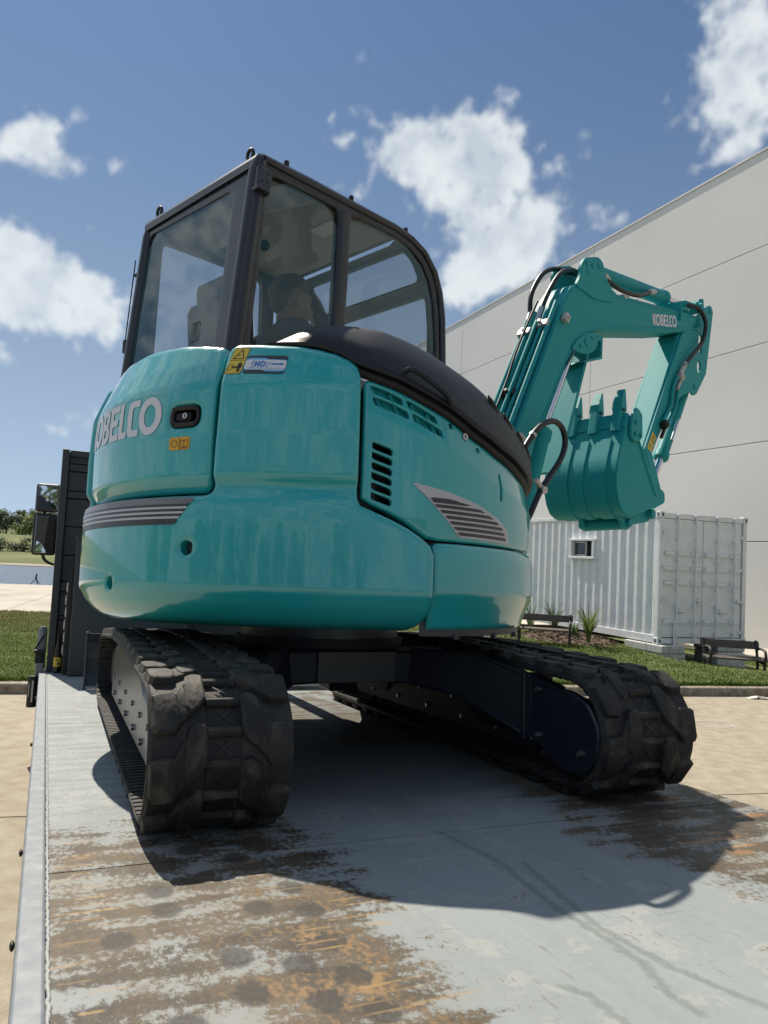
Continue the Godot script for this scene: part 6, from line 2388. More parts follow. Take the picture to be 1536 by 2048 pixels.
	mb.rod(a, b, 0.058, 24, 0.01)
	mb.rod(b - (b - a).normalized() * 0.05, b + (b - a).normalized() * 0.025, 0.066, 24, 0.01)
	var ac := part("arm_cylinder", mb, M.teal_steel, bm)
	mb = MB.new()
	mb.rod(b, Vector3(0.09, 3.223, -4.05), 0.032, 18)
	part("piston_rod", mb, M.chrome, ac)
	mb = MB.new()
	mb.rod(Vector3(0.03, 3.223, -4.06), Vector3(0.15, 3.223, -4.06), 0.055, 18, 0.008)
	mb.box(Vector3(0.09, 3.2, -3.9), Vector3(0.12, 0.05, 0.2), 0.012, rx(0.14))
	part("rod_end", mb, M.teal_steel, ac)
	mb = MB.new()
	mb.tube(spline([Vector3(0.16, 2.93, -2.42), Vector3(0.18, 2.905, -2.6), Vector3(0.19, 2.94, -2.85), Vector3(0.17, 3.05, -3.1)], 6), 0.017, 10)
	part("hose", mb, M.hose, ac)
	mb = MB.new()
	mb.rod(Vector3(0.172, 3.04, -3.07), Vector3(0.16, 3.085, -3.2), 0.02, 12, 0.004)
	mb.rod(Vector3(0.16, 2.96, -2.4), Vector3(0.16, 2.92, -2.46), 0.02, 12, 0.004)
	part("hose_fitting", mb, M.clamp, ac)
	mb = MB.new()
	mb.rod(Vector3(BX - 0.02, 2.855, -2.62), Vector3(BX - 0.03, 2.875, -2.72), 0.026, 12, 0.004)
	part("boom_lamp", mb, M.clamp, bm)
	mb = MB.new()
	mb.tube([Vector3(BX - 0.02, 2.86, -2.75), Vector3(BX - 0.02, 3.0, -3.5), Vector3(BX - 0.03, 3.085, -3.6), Vector3(BX - 0.05, 3.13, -3.86)], 0.011, 8)
	part("hydraulic_pipe", mb, M.teal_steel, bm)
	# maker's name
	mb = MB.new()
	word(mb, func(p: Vector2) -> Vector3:
		var q := Vector2(-3.079, 2.773) + Vector2(-0.431, 0.103) * (p.x / 4.8) + Vector2(0.01, 0.0925) * p.y
		return Vector3(BX + 0.0025, q.y, q.x), 0.16)
	part("lettering", mb, M.lettering, bm)
	arm()
	bucket()


func arm() -> void:
	var zy := func(a, b, c): return Vector3(c, b, a)
	var mb := MB.new()
	mb.plate(soft([[-3.6, 2.86], [-2.92, 1.783], [-2.985, 1.69], [-3.153, 1.914], [-3.405, 2.185], [-3.577, 2.319], [-3.69, 2.43], [-3.811, 2.623], [-3.9, 2.9], [-3.8, 2.98]], 0.02, 2), 0.0, 0.176, 0.006, zy)
	var am := part("arm", mb, M.teal_steel, ex)
	var side := soft([[-3.62, 2.86], [-2.925, 1.783], [-2.985, 1.692], [-3.153, 1.914], [-3.405, 2.185], [-3.577, 2.319], [-3.75, 2.402], [-3.79, 2.41], [-3.825, 2.385], [-3.893, 2.409], [-4.1, 2.629], [-4.285, 3.235], [-4.24, 3.282], [-4.154, 3.25], [-4.034, 3.168], [-3.893, 3.066], [-3.8, 2.95]], 0.025, 3)
	var holes := [soft([[-3.965, 2.965], [-4.035, 2.945], [-4.012, 2.79], [-3.968, 2.78], [-3.95, 2.856]], 0.015), soft([[-3.955, 2.728], [-4.0, 2.685], [-3.965, 2.612], [-3.918, 2.6], [-3.908, 2.662]], 0.012)]
	for x in [BX, BL + 0.018]:
		mb = MB.new()
		mb.panel(side, holes, 0.016, 0.004, 0.003, 0.016, func(p, i): return Vector3(x - i, p.y, p.x))
		mb.panel(side, holes, 0.016, 0.003, 0.003, 0.0, func(p, i): return Vector3(x - 0.019 + i, p.y, p.x))
		for q in [[-4.214, 3.222, 0.026], [-3.965, 3.043, 0.035], [-3.848, 2.465, 0.026]]:
			mb.rod(Vector3(x - 0.022, q[1], q[0]), Vector3(x + 0.008, q[1], q[0]), q[2], 16, 0.003)
		part("side_plate", mb, M.teal_steel, am)
	mb = MB.new()
	mb.rod(Vector3(-0.01, 3.043, -3.965), Vector3(0.19, 3.043, -3.965), 0.06, 20)
	mb.rod(Vector3(-0.01, 3.222, -4.06), Vector3(0.19, 3.222, -4.06), 0.03, 16)
	mb.rod(Vector3(0.0, 2.46, -3.848), Vector3(0.18, 2.46, -3.848), 0.03, 16)
	mb.rod(Vector3(0.16, 3.19, -4.1), Vector3(0.16, 3.3, -4.1), 0.022, 10, 0.004)
	part("pin", mb, M.teal_steel, am)
	# bucket cylinder down the front
	mb = MB.new()
	var a := Vector3(0.09, 2.45, -3.87)
	var b := Vector3(0.09, 1.824, -3.431)
	mb.rod(a, b, 0.05, 22, 0.008)
	mb.rod(b + (a - b).normalized() * 0.04, b - (a - b).normalized() * 0.02, 0.06, 22, 0.008)
	var bc := part("bucket_cylinder", mb, M.teal_steel, am)
	mb = MB.new()
	mb.rod(b, Vector3(0.09, 1.46, -3.17), 0.028, 16)
	part("piston_rod", mb, M.chrome, bc)
	mb = MB.new()
	mb.tube([Vector3(0.16, 2.14, -3.6), Vector3(0.165, 1.95, -3.46)], 0.013, 10)
	part("hydraulic_pipe", mb, M.chrome, bc)
	# pipes and hoses on the arm's side
	for q in [[[Vector3(0.212, 2.5, -3.52), Vector3(0.214, 2.4, -3.42), Vector3(0.214, 2.3, -3.37), Vector3(0.214, 2.2, -3.34), Vector3(0.214, 2.05, -3.2)], 0.014], [[Vector3(0.212, 2.52, -3.6), Vector3(0.214, 2.42, -3.51), Vector3(0.214, 2.31, -3.46), Vector3(0.214, 2.2, -3.42), Vector3(0.214, 2.04, -3.28)], 0.014]]:
		mb = MB.new()
		mb.tube(spline(q[0], 4), q[1], 10)
		part("hydraulic_pipe", mb, M.teal_steel, am)
	for q in [[Vector3(0.225, 2.46, -3.5), 0], [Vector3(0.225, 2.02, -3.2), 1]]:
		mb = MB.new()
		mb.box(q[0], Vector3(0.05, 0.055, 0.06), 0.006, rx(0.6))
		mb.rod(q[0], q[0] + Vector3(0.034, 0, 0), 0.011, 8)
		mb.rod(q[0] + Vector3(0, -0.03, 0.0), q[0] + Vector3(0, -0.11, 0.06), 0.014, 8)
		part("pipe_clamp", mb, M.clamp if q[1] == 0 else M.black, am)
	mb = MB.new()
	var hp := spline([Vector3(0.17, 3.16, -3.8), Vector3(0.21, 3.15, -3.92), Vector3(0.235, 3.07, -3.99), Vector3(0.24, 2.96, -3.975), Vector3(0.24, 2.83, -3.885), Vector3(0.235, 2.68, -3.7), Vector3(0.225, 2.56, -3.56)], 14)
	var rr := []
	for k in hp.size():
		rr.append(0.0185 if k % 2 else 0.0155)
	mb.tube(hp, rr, 10)
	var hs := part("hose", mb, M.hose, am)
	mb = MB.new()
	mb.rod(Vector3(0.225, 2.6, -3.6), Vector3(0.22, 2.48, -3.5), 0.02, 12, 0.004)
	part("hose_fitting", mb, M.clamp, hs)
	# yellow sticker near the arm tip
	mb = MB.new()
	var u := Vector2(-2.93, 1.78)
	var e := Vector2(-0.565, 0.825) * 0.22
	var f := Vector2(-0.825, -0.565) * 0.085
	for q in [[0.12, 0.08, 1.0, 0.9]]:
		mb.flat([zy.call(u.x + e.x * 0.2 + f.x * 0.12, u.y + e.y * 0.2 + f.y * 0.12, BX + 0.0025), zy.call(u.x + e.x * 0.95 + f.x * 0.12, u.y + e.y * 0.95 + f.y * 0.12, BX + 0.0025), zy.call(u.x + e.x * 0.95 + f.x * 0.9, u.y + e.y * 0.95 + f.y * 0.9, BX + 0.0025), zy.call(u.x + e.x * 0.2 + f.x * 0.9, u.y + e.y * 0.2 + f.y * 0.9, BX + 0.0025)], Vector3.RIGHT)
	var sk := part("warning_sticker", mb, M.sticker_yellow, am)
	mb = MB.new()
	var st := []
	for q in [[0.6, 0.25, 0.9, 0.5], [0.9, 0.5, 0.6, 0.78], [0.6, 0.78, 0.6, 0.25], [0.3, 0.3, 0.48, 0.5], [0.3, 0.6, 0.48, 0.5]]:
		var p0: Vector2 = u + e * q[0] + f * q[1]
		var p1: Vector2 = u + e * q[2] + f * q[3]
		st.append([p0, p1])
	lines(mb, st, 0.0025, func(p, i): return Vector3(BX + 0.004 - i, p.y, p.x))
	part("sticker_print", mb, M.ink, sk)


func bucket() -> void:
	var zy := func(a, b, c): return Vector3(c, b, a)
	var x0 := -0.13
	var x1 := 0.39
	var prof := [[-2.265, 1.9], [-2.228, 1.822], [-2.202, 1.76], [-2.157, 1.65], [-2.12, 1.558], [-2.1, 1.471], [-2.102, 1.388], [-2.128, 1.308], [-2.172, 1.252], [-2.235, 1.222], [-2.32, 1.222], [-2.478, 1.268], [-2.64, 1.315]]
	var P := PackedVector2Array()
	var cv := Curve3D.new()
	for i in prof.size():
		var a := Vector3(prof[maxi(i - 1, 0)][0], prof[maxi(i - 1, 0)][1], 0)
		var b := Vector3(prof[mini(i + 1, prof.size() - 1)][0], prof[mini(i + 1, prof.size() - 1)][1], 0)
		cv.add_point(Vector3(prof[i][0], prof[i][1], 0), (a - b) / 6.0, (b - a) / 6.0)
	for i in prof.size() - 1:
		for k in 3:
			var q := cv.sample(i, k / 3.0)
			P.append(Vector2(q.x, q.y))
	P.append(Vector2(prof[12][0], prof[12][1]))
	var sheet := func(mb: MB, xa: float, xb: float, i0: int, i1: int, off: float, th: float) -> void:
		var o := PackedVector2Array()
		var inn := PackedVector2Array()
		var N := PackedVector2Array()
		for i in range(i0, i1 + 1):
			var d := (P[mini(i + 1, P.size() - 1)] - P[maxi(i - 1, 0)]).normalized()
			var nn := Vector2(-d.y, d.x)     # outwards: behind and below
			if nn.dot(P[i] - Vector2(-2.45, 1.55)) < 0.0:
				nn = -nn
			o.append(P[i] + nn * off); inn.append(P[i] + nn * (off - th)); N.append(nn)
		for side in 2:
			var f := mb.v.size()
			for i in o.size():
				var q: Vector2 = o[i] if side == 0 else inn[i]
				var nn := Vector3(0, N[i].y, N[i].x) * (1.0 if side == 0 else -1.0)
				mb.vert(Vector3(xa, q.y, q.x), nn)
				mb.vert(Vector3(xb, q.y, q.x), nn)
			for i in o.size() - 1:
				mb.face(f + i * 2, f + i * 2 + 1, f + i * 2 + 3)
				mb.face(f + i * 2, f + i * 2 + 3, f + i * 2 + 2)
		for i in o.size() - 1:
			for x in [xa, xb]:
				mb.flat([Vector3(x, o[i].y, o[i].x), Vector3(x, o[i + 1].y, o[i + 1].x), Vector3(x, inn[i + 1].y, inn[i + 1].x), Vector3(x, inn[i].y, inn[i].x)], Vector3(-1.0 if x == xa else 1.0, 0, 0))
		for e in [0, o.size() - 1]:
			mb.flat([Vector3(xa, o[e].y, o[e].x), Vector3(xb, o[e].y, o[e].x), Vector3(xb, inn[e].y, inn[e].x), Vector3(xa, inn[e].y, inn[e].x)], zy.call(o[e].x - o[absi(e - 1) if e == 0 else e - 1].x, o[e].y - o[absi(e - 1) if e == 0 else e - 1].y, 0.0))
	var mb := MB.new()
	sheet.call(mb, x0 + 0.002, x1 - 0.002, 0, P.size() - 1, 0.0, 0.018)
	var bk := part("bucket", mb, M.teal_steel, ex)
	mb = MB.new()
	sheet.call(mb, x0 - 0.004, x1 + 0.004, 0, 4, 0.008, 0.03)
	part("lip_plate", mb, M.teal_steel, bk)
	for q in [[-0.06, 0.045], [0.1, 0.16], [0.215, 0.32]]:
		mb = MB.new()
		sheet.call(mb, q[0], q[1], 7, 30, 0.008, 0.008)
		part("wear_strip", mb, M.teal_steel, bk)
	var side := [[-2.275, 1.9], [-2.23, 1.8], [-2.205, 1.75], [-2.16, 1.645], [-2.122, 1.555], [-2.102, 1.471], [-2.104, 1.388], [-2.13, 1.308], [-2.174, 1.252], [-2.235, 1.224], [-2.478, 1.27], [-2.64, 1.316], [-2.7, 1.33], [-2.735, 1.37], [-2.73, 1.41], [-2.69, 1.46], [-2.426, 1.745], [-2.36, 1.83]]
	for x in [x1 - 0.012, x0 - 0.008]:
		mb = MB.new()
		mb.plate(pv2(side), x, x + 0.02, 0.004, zy)
		part("bucket_side", mb, M.teal_steel, bk)
	mb = MB.new()
	mb.tube([Vector3(x1 + 0.009, 1.8, -2.36), Vector3(x1 + 0.009, 1.7, -2.43), Vector3(x1 + 0.009, 1.4, -2.65)], 0.011, 6)
	part("side_rib", mb, M.teal_steel, bk)
	for x in [x1 + 0.012, x0 - 0.036]:
		mb = MB.new()
		mb.plate(soft([[-2.268, 1.88], [-2.337, 1.954], [-2.412, 1.917], [-2.412, 1.761], [-2.369, 1.724], [-2.29, 1.718], [-2.25, 1.75]], 0.02), x, x + 0.024, 0.005, zy)
		for q in [[-2.31, 1.845], [-2.3, 1.765], [-2.37, 1.765]]:
			mb.rod(Vector3(x + 0.02, q[1], q[0]), Vector3(x + 0.036, q[1], q[0]), 0.017, 6, 0.003)
		part("side_cutter", mb, M.teal_steel, bk)
	for x in [0.335, 0.17, 0.01]:
		mb = MB.new()
		mb.plate(pv2([[-2.295, 1.925], [-2.225, 1.93], [-2.185, 1.78], [-2.215, 1.775], [-2.245, 1.82], [-2.29, 1.8]]), x - 0.031, x + 0.031, 0.008, zy)
		var ad := part("tooth_adapter", mb, M.teal_steel, bk)
		mb = MB.new()
		var base := []
		var f := mb.v.size()
		var lo := [Vector3(x - 0.036, 1.928, -2.228), Vector3(x + 0.036, 1.928, -2.228), Vector3(x + 0.036, 1.92, -2.296), Vector3(x - 0.036, 1.92, -2.296)]
		var md := [Vector3(x - 0.032, 1.985, -2.236), Vector3(x + 0.032, 1.985, -2.236), Vector3(x + 0.032, 1.98, -2.3), Vector3(x - 0.032, 1.98, -2.3)]
		var hi := [Vector3(x - 0.024, 2.075, -2.29), Vector3(x + 0.024, 2.075, -2.29), Vector3(x + 0.024, 2.074, -2.306), Vector3(x - 0.024, 2.074, -2.306)]
		for rr in [[lo, md], [md, hi]]:
			for k in 4:
				var j := (k + 1) % 4
				var cen := Vector3(x, 2.0, -2.27)
				mb.flat([rr[0][k], rr[0][j], rr[1][j], rr[1][k]], (rr[0][k] + rr[0][j]) * 0.5 - Vector3(x, rr[0][k].y, -2.262))
		mb.flat(hi, Vector3.UP)
		mb.flat(lo, Vector3.DOWN)
		part("tooth", mb, M.teal_steel, bk)
		mb = MB.new()
		mb.rod(Vector3(x - 0.04, 1.93, -2.255), Vector3(x + 0.04, 1.93, -2.255), 0.011, 8)
		part("tooth_pin", mb, M.black, ad)
	for x in [0.315, 0.03]:
		mb = MB.new()
		mb.plate(soft([[-2.2, 1.25], [-2.262, 1.2], [-2.29, 1.15], [-2.36, 1.138], [-2.415, 1.18], [-2.54, 1.2], [-2.67, 1.225], [-2.72, 1.29], [-2.68, 1.345], [-2.4, 1.28]], 0.025), x, x + 0.032, 0.006, zy)
		part("bucket_ear", mb, M.teal_steel, bk)
	mb = MB.new()
	mb.rod(Vector3(0.0, 1.185, -2.345), Vector3(0.37, 1.185, -2.345), 0.028, 18, 0.004)
	mb.rod(Vector3(0.0, 1.275, -2.655), Vector3(0.385, 1.275, -2.655), 0.036, 18, 0.004)
	mb.rod(Vector3(0.06, 1.185, -2.345), Vector3(0.31, 1.185, -2.345), 0.042, 18, 0.004)
	part("bucket_pin", mb, M.teal_steel, bk)
	# links between cylinder, arm tip and bucket
	for x in [-0.03, 0.2]:
		mb = MB.new()
		mb.plate(soft([[-3.2, 1.5], [-3.14, 1.52], [-2.6, 1.32], [-2.6, 1.25], [-2.68, 1.24], [-3.2, 1.42]], 0.03), x, x + 0.022, 0.004, zy)
		mb.plate(soft([[-3.2, 1.5], [-3.12, 1.45], [-2.95, 1.76], [-3.03, 1.8]], 0.03), x - 0.024, x - 0.002, 0.004, zy)
		part("bucket_link", mb, M.teal_steel, bk)
	mb = MB.new()
	mb.plate(soft([[-2.92, 1.8], [-3.05, 1.82], [-2.74, 1.26], [-2.62, 1.25]], 0.04), 0.01, 0.17, 0.006, zy)
	part("arm_tip", mb, M.teal_steel, bk)


# ---- tracks and undercarriage, in a frame whose -z is the direction of travel ------------------

const TZ := 1.2      # sprocket and idler axles
const TY := 0.218
const TR := 0.192
var belt_pts := PackedVector2Array()     # outer face of the belt in (z, y), evenly spaced
var belt_nrm := PackedVector2Array()
var belt_len := 0.0


func lay_belt() -> void:
	# the belt is stretched round sprocket, idler and the carrier roller between them
	var cloud := PackedVector2Array()
	for c in [[TZ, TY, TR], [-TZ, TY, TR], [0.3, 0.405, 0.05], [-0.35, 0.405, 0.048]]:
		for k in 120:
			var a := TAU * k / 120.0
			cloud.append(Vector2(c[0] + cos(a) * c[2], c[1] + sin(a) * c[2]))
	var hull := Geometry2D.convex_hull(cloud)
	if hull[0].distance_to(hull[hull.size() - 1]) < 1e-6:
		hull.remove_at(hull.size() - 1)
	if MB.area(hull) > 0.0:
		hull.reverse()
	var start := 0      # begin at the front of the top run
	for k in hull.size():
		if hull[k].y > TY and (hull[k].x - -TZ) < (hull[start].x - -TZ) or hull[start].y <= TY:
			start = k
	var total := 0.0
	var m := hull.size()
	for k in m:
		total += hull[k].distance_to(hull[(k + 1) % m])
	var n := 960
	belt_len = total
	var seg := 0
	var done := 0.0
	for i in n:
		var want := total * i / n
		while true:
			var l := hull[(start + seg) % m].distance_to(hull[(start + seg + 1) % m])
			if done + l >= want - 1e-9:
				belt_pts.append(hull[(start + seg) % m].lerp(hull[(start + seg + 1) % m], (want - done) / maxf(l, 1e-9)))
				break
			done += l
			seg += 1
	for i in n:
		var d := (belt_pts[(i + 4) % n] - belt_pts[(i + n - 4) % n]).normalized()
		belt_nrm.append(Vector2(-d.y, d.x))


func loop_len() -> float:
	return belt_len


func belt(s: float, h: float) -> Array:
	# distance along the belt and height above its face -> [z, y, normal z, normal y]
	var n := belt_pts.size()
	var f := fposmod(s, belt_len) / belt_len * n
	var i := int(f) % n
	var j := (i + 1) % n
	var p := belt_pts[i].lerp(belt_pts[j], f - int(f))
	var q := belt_nrm[i].lerp(belt_nrm[j], f - int(f)).normalized()
	return [p.x + q.x * h, p.y + q.y * h, q.x, q.y]


func bp3(s: float, t: float, h: float, cx: float) -> Vector3:
	var q := belt(s, h)
	return Vector3(cx + t * 0.95, q[1], q[0])


func track(cx: float, label: String, xf: Transform3D) -> void:
	var mb := MB.new()
	# closed belt: outer face, edges, inner face
	var sec := [[-0.2, -0.012], [-0.19, 0.0], [-0.05, 0.0], [-0.042, -0.006], [0.042, -0.006], [0.05, 0.0], [0.19, 0.0], [0.2, -0.01], [0.2, -0.02], [0.13, -0.022], [-0.13, -0.022], [-0.2, -0.02]]
	var n := 168
	for k in sec.size():
		var a: Array = sec[k]
		var b: Array = sec[(k + 1) % sec.size()]
		var e := Vector2(b[0] - a[0], b[1] - a[1]).normalized()
		var o := Vector2(-e.y, e.x)
		var f := mb.v.size()
		for i in n + 1:
			var s := loop_len() * i / n
			var q := belt(s, 0.0)
			var nn := Vector3(o.x, q[3] * o.y, q[2] * o.y).normalized()
			mb.vert(bp3(s, a[0], a[1], cx), nn)
			mb.vert(bp3(s, b[0], b[1], cx), nn)
		for i in n:
			mb.face(f + i * 2, f + i * 2 + 1, f + i * 2 + 3)
			mb.face(f + i * 2, f + i * 2 + 3, f + i * 2 + 2)
	var tk := part("rubber_track", mb, M.rubber, ex, xf)
	tk.set_meta("label", label)
	# lugs: two blocks joined by a slanting bridge, left and right halves half a pitch apart
	var pitch := loop_len() / 36.0
	var blocks := [[0.022, 0.005, [[-0.198, -0.012], [-0.194, 0.07], [-0.184, 0.088], [-0.134, 0.09], [-0.118, 0.074], [-0.116, 0.026], [-0.122, -0.016], [-0.136, -0.026], [-0.182, -0.022]]], [0.022, 0.005, [[-0.108, 0.022], [-0.094, 0.044], [-0.066, 0.028], [-0.044, 0.0], [-0.043, -0.092], [-0.053, -0.104], [-0.08, -0.106], [-0.1, -0.09], [-0.109, -0.05]]], [0.0165, 0.004, [[-0.14, -0.014], [-0.136, 0.066], [-0.12, 0.07], [-0.085, 0.04], [-0.083, -0.07], [-0.1, -0.08]]]]
	for i in 36:
		for sd in [1.0, -1.0]:
			var s0 := i * pitch + (0.0 if sd > 0.0 else pitch * 0.52)
			mb = MB.new()
			for bl in blocks:
				var base := pv2(bl[2])
				var h: float = bl[0] + rng.randf_range(-0.003, 0.001)
				var bev: float = bl[1]
				var rims := [base, MB.inset(base, bev), MB.inset(base, bev * 2.0)]
				var hs := [-0.002, h - bev * 0.5, h]
				var cen := Vector2.ZERO
				for p in base:
					cen += p / base.size()
				var m3 := base.size()
				var ring := []
				for r in 3:
					var row := []
					for k in m3:
						row.append(bp3(s0 + rims[r][k].y, rims[r][k].x * sd, hs[r], cx))
					ring.append(row)
				var low := bp3(s0 + cen.y, cen.x * sd, -0.012, cx)
				for r in 2:
					for k in m3:
						var j := (k + 1) % m3
						mb.flat([ring[r][k], ring[r][j], ring[r + 1][j], ring[r + 1][k]], (ring[r][k] + ring[r][j]) * 0.5 - low)
				var qc := belt(s0 + cen.y, 0.0)
				var f := mb.v.size()
				var c := mb.vert(bp3(s0 + cen.y, cen.x * sd, hs[2], cx), Vector3(0, qc[3], qc[2]))
				for k in m3:
					var qk := belt(s0 + rims[2][k].y, 0.0)
					mb.vert(ring[2][k], Vector3(0, qk[3], qk[2]))
				for k in m3:
					mb.face(c, f + 1 + k, f + 1 + (k + 1) % m3)
			part("tread_lug", mb, M.tread_face, tk)
	var mx := MB.new()
	# crossbars and X-shaped pockets down the middle, ribs on the inner face
	mb = MB.new()
	var m := 72
	for i in m:
		var s := loop_len() * i / m
		var bar := []
		for k in 7:
			var a := PI * k / 6.0
			bar.append([cos(a) * 0.014, sin(a) * 0.017 - 0.004])
		for k in 6:
			mb.flat([bp3(s + bar[k][0], -0.046, bar[k][1], cx), bp3(s + bar[k + 1][0], -0.046, bar[k + 1][1], cx), bp3(s + bar[k + 1][0], 0.046, bar[k + 1][1], cx), bp3(s + bar[k][0], 0.046, bar[k][1], cx)], bp3(s, 0, 0.01 + bar[k][1], cx) - bp3(s, 0, 0.0, cx) + (bp3(s + bar[k][0] * 0.1, 0, 0, cx) - bp3(s, 0, 0, cx)) * 6.0)
		var c := s + loop_len() / m * 0.5
		for x in [[-0.02, -0.016, 0.02, 0.016], [-0.02, 0.016, 0.02, -0.016]]:
			var a := Vector2(x[0], x[1])
			var b := Vector2(x[2], x[3])
			var d := (b - a).normalized()
			var w := Vector2(-d.y, d.x) * 0.0028
			mx.flat([bp3(c + a.y - w.y, a.x - w.x, 0.0025, cx), bp3(c + a.y + w.y, a.x + w.x, 0.0025, cx), bp3(c + b.y + w.y, b.x + w.x, 0.0025, cx), bp3(c + b.y - w.y, b.x - w.x, 0.0025, cx)], bp3(c, 0, 1, cx) - bp3(c, 0, 0, cx))
	part("pocket_marks", mx, M.black, tk).set_meta("kind", "stuff")
	var lk := part("link_bars", mb, M.tread_face, tk)
	lk.set_meta("kind", "stuff")
	mb = MB.new()
	for i in m * 2:
		var s := loop_len() * i / (m * 2)
		var l := loop_len() / (m * 2) * 0.62
		for e in [-1.0, 1.0]:
			var q := [bp3(s, 0.198 * e, -0.0205, cx), bp3(s + l, 0.198 * e, -0.0205, cx), bp3(s + l, 0.1 * e, -0.0225, cx), bp3(s, 0.1 * e, -0.0225, cx)]
			var up := bp3(s, 0, -0.005, cx) - bp3(s, 0, 0, cx)
			var r := []
			for p in q:
				r.append(p + up)
			mb.flat(r, up)
			for k in 4:
				mb.flat([q[k], q[(k + 1) % 4], r[(k + 1) % 4], r[k]], (q[k] + q[(k + 1) % 4]) * 0.5 - (q[0] + q[2]) * 0.5)
		if i % 2 == 0:
			var g := bp3(s, 0.0, -0.055, cx)
			for e in [-0.055, 0.055]:
				mb.box(bp3(s, e, -0.034, cx), Vector3(0.022, 0.028, 0.03) if absf(belt(s, 0.0)[3]) > 0.7 else Vector3(0.022, 0.03, 0.028), 0.008)
	var rb := part("inner_ribs", mb, M.rubber, tk)
	rb.set_meta("kind", "stuff")
	# side frame, rollers, sprocket, idler
	mb = MB.new()
	var fr := func(a, b, c): return Vector3(c, b, a)
	mb.plate(soft([[-0.98, 0.085], [-0.98, 0.34], [-0.75, 0.39], [0.36, 0.39], [0.6, 0.3], [1.02, 0.28], [1.02, 0.16], [0.9, 0.085]], 0.04), cx - 0.13, cx + 0.13, 0.015, fr)
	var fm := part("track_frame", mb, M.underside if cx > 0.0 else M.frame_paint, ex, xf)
	for z in [-0.75, -0.38, 0.0, 0.38, 0.75]:
		mb = MB.new()
		mb.rod(Vector3(cx - 0.125, 0.135, z), Vector3(cx + 0.125, 0.135, z), 0.062, 18, 0.012)
		part("roller", mb, M.underside, fm)
	for z in [-TZ, TZ]:
		mb = MB.new()
		mb.rod(Vector3(cx - 0.035, TY, z), Vector3(cx + 0.035, TY, z), 0.135, 30, 0.012)
		mb.rod(Vector3(cx - 0.12, TY, z), Vector3(cx + 0.12, TY, z), 0.105, 26, 0.015)
		part("sprocket" if z > 0 else "idler", mb, M.frame_paint, fm)
	for e in [-1.0, 1.0]:
		mb = MB.new()
		for z in [-0.8, -0.45, -0.1, 0.25, 0.55, 0.82]:
			mb.rod(Vector3(cx + e * 0.128, 0.215, z), Vector3(cx + e * 0.138, 0.215, z), 0.011, 6, 0.003)
			mb.rod(Vector3(cx + e * 0.128, 0.14, z + 0.1), Vector3(cx + e * 0.142, 0.14, z + 0.1), 0.012, 8, 0.003)
		part("bolt", mb, M.steel, fm)
	mb = MB.new()
	var so := 1.0 if cx < 0.0 else -1.0
	# travel motor guard on the inner side
	var gx := cx + so * 0.142
	mb.plate(soft([[0.94, 0.345], [1.18, 0.35], [1.29, 0.315], [1.345, 0.24], [1.33, 0.14], [1.27, 0.08], [1.14, 0.07], [0.94, 0.16]], 0.03), minf(gx, gx + so * 0.03), maxf(gx, gx + so * 0.03), 0.006, fr)
	var mg := part("motor_guard", mb, M.frame_paint, fm)
	mb = MB.new()
	mb.plate(pv2([[0.93, 0.15], [0.95, 0.15], [0.95, 0.388], [0.93, 0.388]]), gx - 0.06, gx + 0.07, 0.003, fr)
	mb.plate(pv2([[0.95, 0.386], [1.12, 0.356], [1.12, 0.345], [0.95, 0.345]]), gx - 0.0, gx + so * 0.03, 0.002, fr)
	part("guard_gusset", mb, M.frame_paint, mg)
	mb = MB.new()
	for q in [[1.0, 0.335], [1.0, 0.17], [1.25, 0.15]]:
		mb.rod(Vector3(gx + so * 0.028, q[1], q[0]), Vector3(gx + so * 0.042, q[1], q[0]), 0.013, 6, 0.003)
	part("bolt", mb, M.steel, mg)


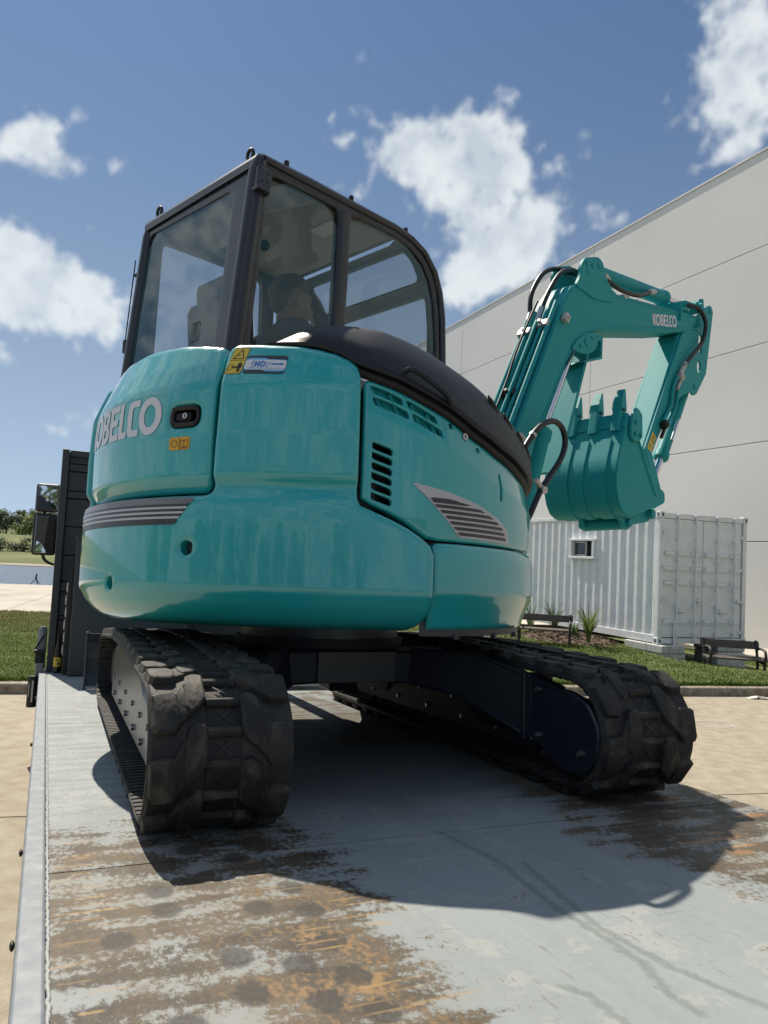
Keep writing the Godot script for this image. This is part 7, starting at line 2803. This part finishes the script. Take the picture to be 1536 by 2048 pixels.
func undercarriage() -> void:
	lay_belt()
	var xf := Transform3D(ry(TRACK_TURN), Vector3.ZERO)
	track(-0.7, "left rubber track, its end nearest the camera", xf)
	track(0.695, "right rubber track, partly hidden behind the undercarriage", xf)
	var fr := func(a, b, c): return Vector3(a, b, c)
	var mb := MB.new()
	# raised centre box
	mb.plate(pv2([[-0.36, 0.43], [0.36, 0.43], [0.36, 0.29], [0.14, 0.3], [-0.14, 0.3], [-0.36, 0.29]]), -0.44, 0.44, 0.01, fr)
	mb.rod(Vector3(0, 0.42, 0), Vector3(0, 0.47, 0), 0.38, 40)
	var cb := part("carbody", mb, M.underside, ex, xf)
	# four sloping legs to the track frames
	for sx in [-1.0, 1.0]:
		for sz in [-1.0, 1.0]:
			mb = MB.new()
			var a := [Vector3(sx * 0.27, 0.44, sz * 0.44), Vector3(sx * 0.25, 0.3, sz * 0.44), Vector3(sx * 0.36, 0.29, sz * 0.2), Vector3(sx * 0.36, 0.428, sz * 0.2)]
			var b := [Vector3(sx * 0.52, 0.372, sz * 0.96), Vector3(sx * 0.53, 0.145, sz * 0.96), Vector3(sx * 0.56, 0.145, sz * 0.5), Vector3(sx * 0.56, 0.375, sz * 0.5)]
			var mid := [Vector3(sx * 0.42, 0.438, sz * 0.72), Vector3(sx * 0.38, 0.272, sz * 0.66), Vector3(sx * 0.5, 0.27, sz * 0.34), Vector3(sx * 0.5, 0.43, sz * 0.34)]
			for pr in [[a, mid], [mid, b]]:
				var cen := Vector3.ZERO
				for k in 4:
					cen += (pr[0][k] + pr[1][k]) / 8.0
				for k in 4:
					var j := (k + 1) % 4
					mb.flat([pr[0][k], pr[0][j], pr[1][j], pr[1][k]], (pr[0][k] + pr[0][j] + pr[1][j] + pr[1][k]) * 0.25 - cen)
			mb.flat(b, b[0] - a[0])
			var lg := part("frame_leg", mb, M.underside, cb)
			mb = MB.new()
			mb.tube([a[0], mid[0], b[0]], 0.007, 6)
			mb.tube([a[1], mid[1], b[1]], 0.007, 6)
			part("weld_seam", mb, M.frame_paint, lg)
	mb = MB.new()
	mb.box(Vector3(0.02, 0.365, 0.4465), Vector3(0.34, 0.125, 0.012), 0.003)
	part("cover_plate", mb, M.cover_sheen, cb)
	# dozer blade resting on the bed in front
	mb = MB.new()
	var prof := [[-1.72, 0.36], [-1.755, 0.3], [-1.77, 0.2], [-1.755, 0.1], [-1.72, 0.02], [-1.7, 0.02], [-1.73, 0.1], [-1.742, 0.2], [-1.73, 0.3], [-1.69, 0.36]]
	mb.plate(pv2(prof), -0.93, 0.93, 0.003, func(a, b, c): return Vector3(c, b, a - 0.3))
	var bl := part("dozer_blade", mb, M.frame_paint, ex, xf)
	mb = MB.new()
	for e in [-0.935, 0.935]:
		mb.plate(soft([[-1.69, 0.0], [-1.69, 0.37], [-1.76, 0.37], [-1.79, 0.2], [-1.76, 0.0]], 0.01), e - 0.006, e + 0.006, 0.002, func(a, b, c): return Vector3(c, b, a - 0.3))
	part("blade_end", mb, M.frame_paint, bl)
	mb = MB.new()
	for e in [-0.24, 0.24]:
		mb.box(Vector3(e, 0.26, -1.2), Vector3(0.09, 0.12, 1.6), 0.01, rx(0.05))
	part("blade_arm", mb, M.frame_paint, bl)


func excavator() -> void:
	ex = root("excavator", "teal compact excavator with dark cab and rubber tracks standing on the flatbed", "excavator", deck_frame * Transform3D(ry(-44.2), Vector3(-0.28, 0.0, -3.6)))
	body()
	cab()
	boom()
	undercarriage()


func _ready() -> void:
	rng.seed = 20240611
	# camera, sky, sun, exposure
	var cam := Camera3D.new()
	cam.name = "camera"
	cam.fov = 67.24
	cam.far = 3000.0
	cam.near = 0.05
	add_child(cam)
	cam.transform = Transform3D(rx(deg_to_rad(3.12)) * rz(deg_to_rad(2.7)), Vector3(0, CAM_Y, 0))
	cam.current = true
	var tilt := rx(deg_to_rad(3.12)) * rz(deg_to_rad(2.7)) * (rx(deg_to_rad(6.34)) * rz(deg_to_rad(1.72))).inverse()
	deck_frame = Transform3D(tilt, Vector3(0, CAM_Y, 0) - tilt * Vector3(0, 0.65, 0))
	var env := Environment.new()
	env.background_mode = Environment.BG_SKY
	var sm := PanoramaSkyMaterial.new()
	sm.panorama = sky_texture()
	var sky := Sky.new()
	sky.sky_material = sm
	env.sky = sky
	env.ambient_light_source = Environment.AMBIENT_SOURCE_SKY
	env.tonemap_mode = Environment.TONE_MAPPER_LINEAR
	env.tonemap_exposure = 1.4
	env.sdfgi_enabled = true
	env.ssao_enabled = true
	env.ssil_enabled = true
	var we := WorldEnvironment.new()
	we.name = "world"
	we.environment = env
	add_child(we)
	var sun := DirectionalLight3D.new()
	sun.name = "sun"
	sun.light_energy = 1.6
	sun.light_color = Color(1.0, 0.955, 0.88)
	sun.light_angular_distance = 0.5
	sun.shadow_enabled = true
	var az := deg_to_rad(-31.0)
	var el := deg_to_rad(51.5)
	var to := Vector3(sin(az) * cos(el), sin(el), -cos(az) * cos(el))
	sun.basis = Basis.looking_at(-to, Vector3.UP)
	add_child(sun)
	deck_tex = deck_image()
	materials()
	setting()
	truck()
	excavator()
	operator()
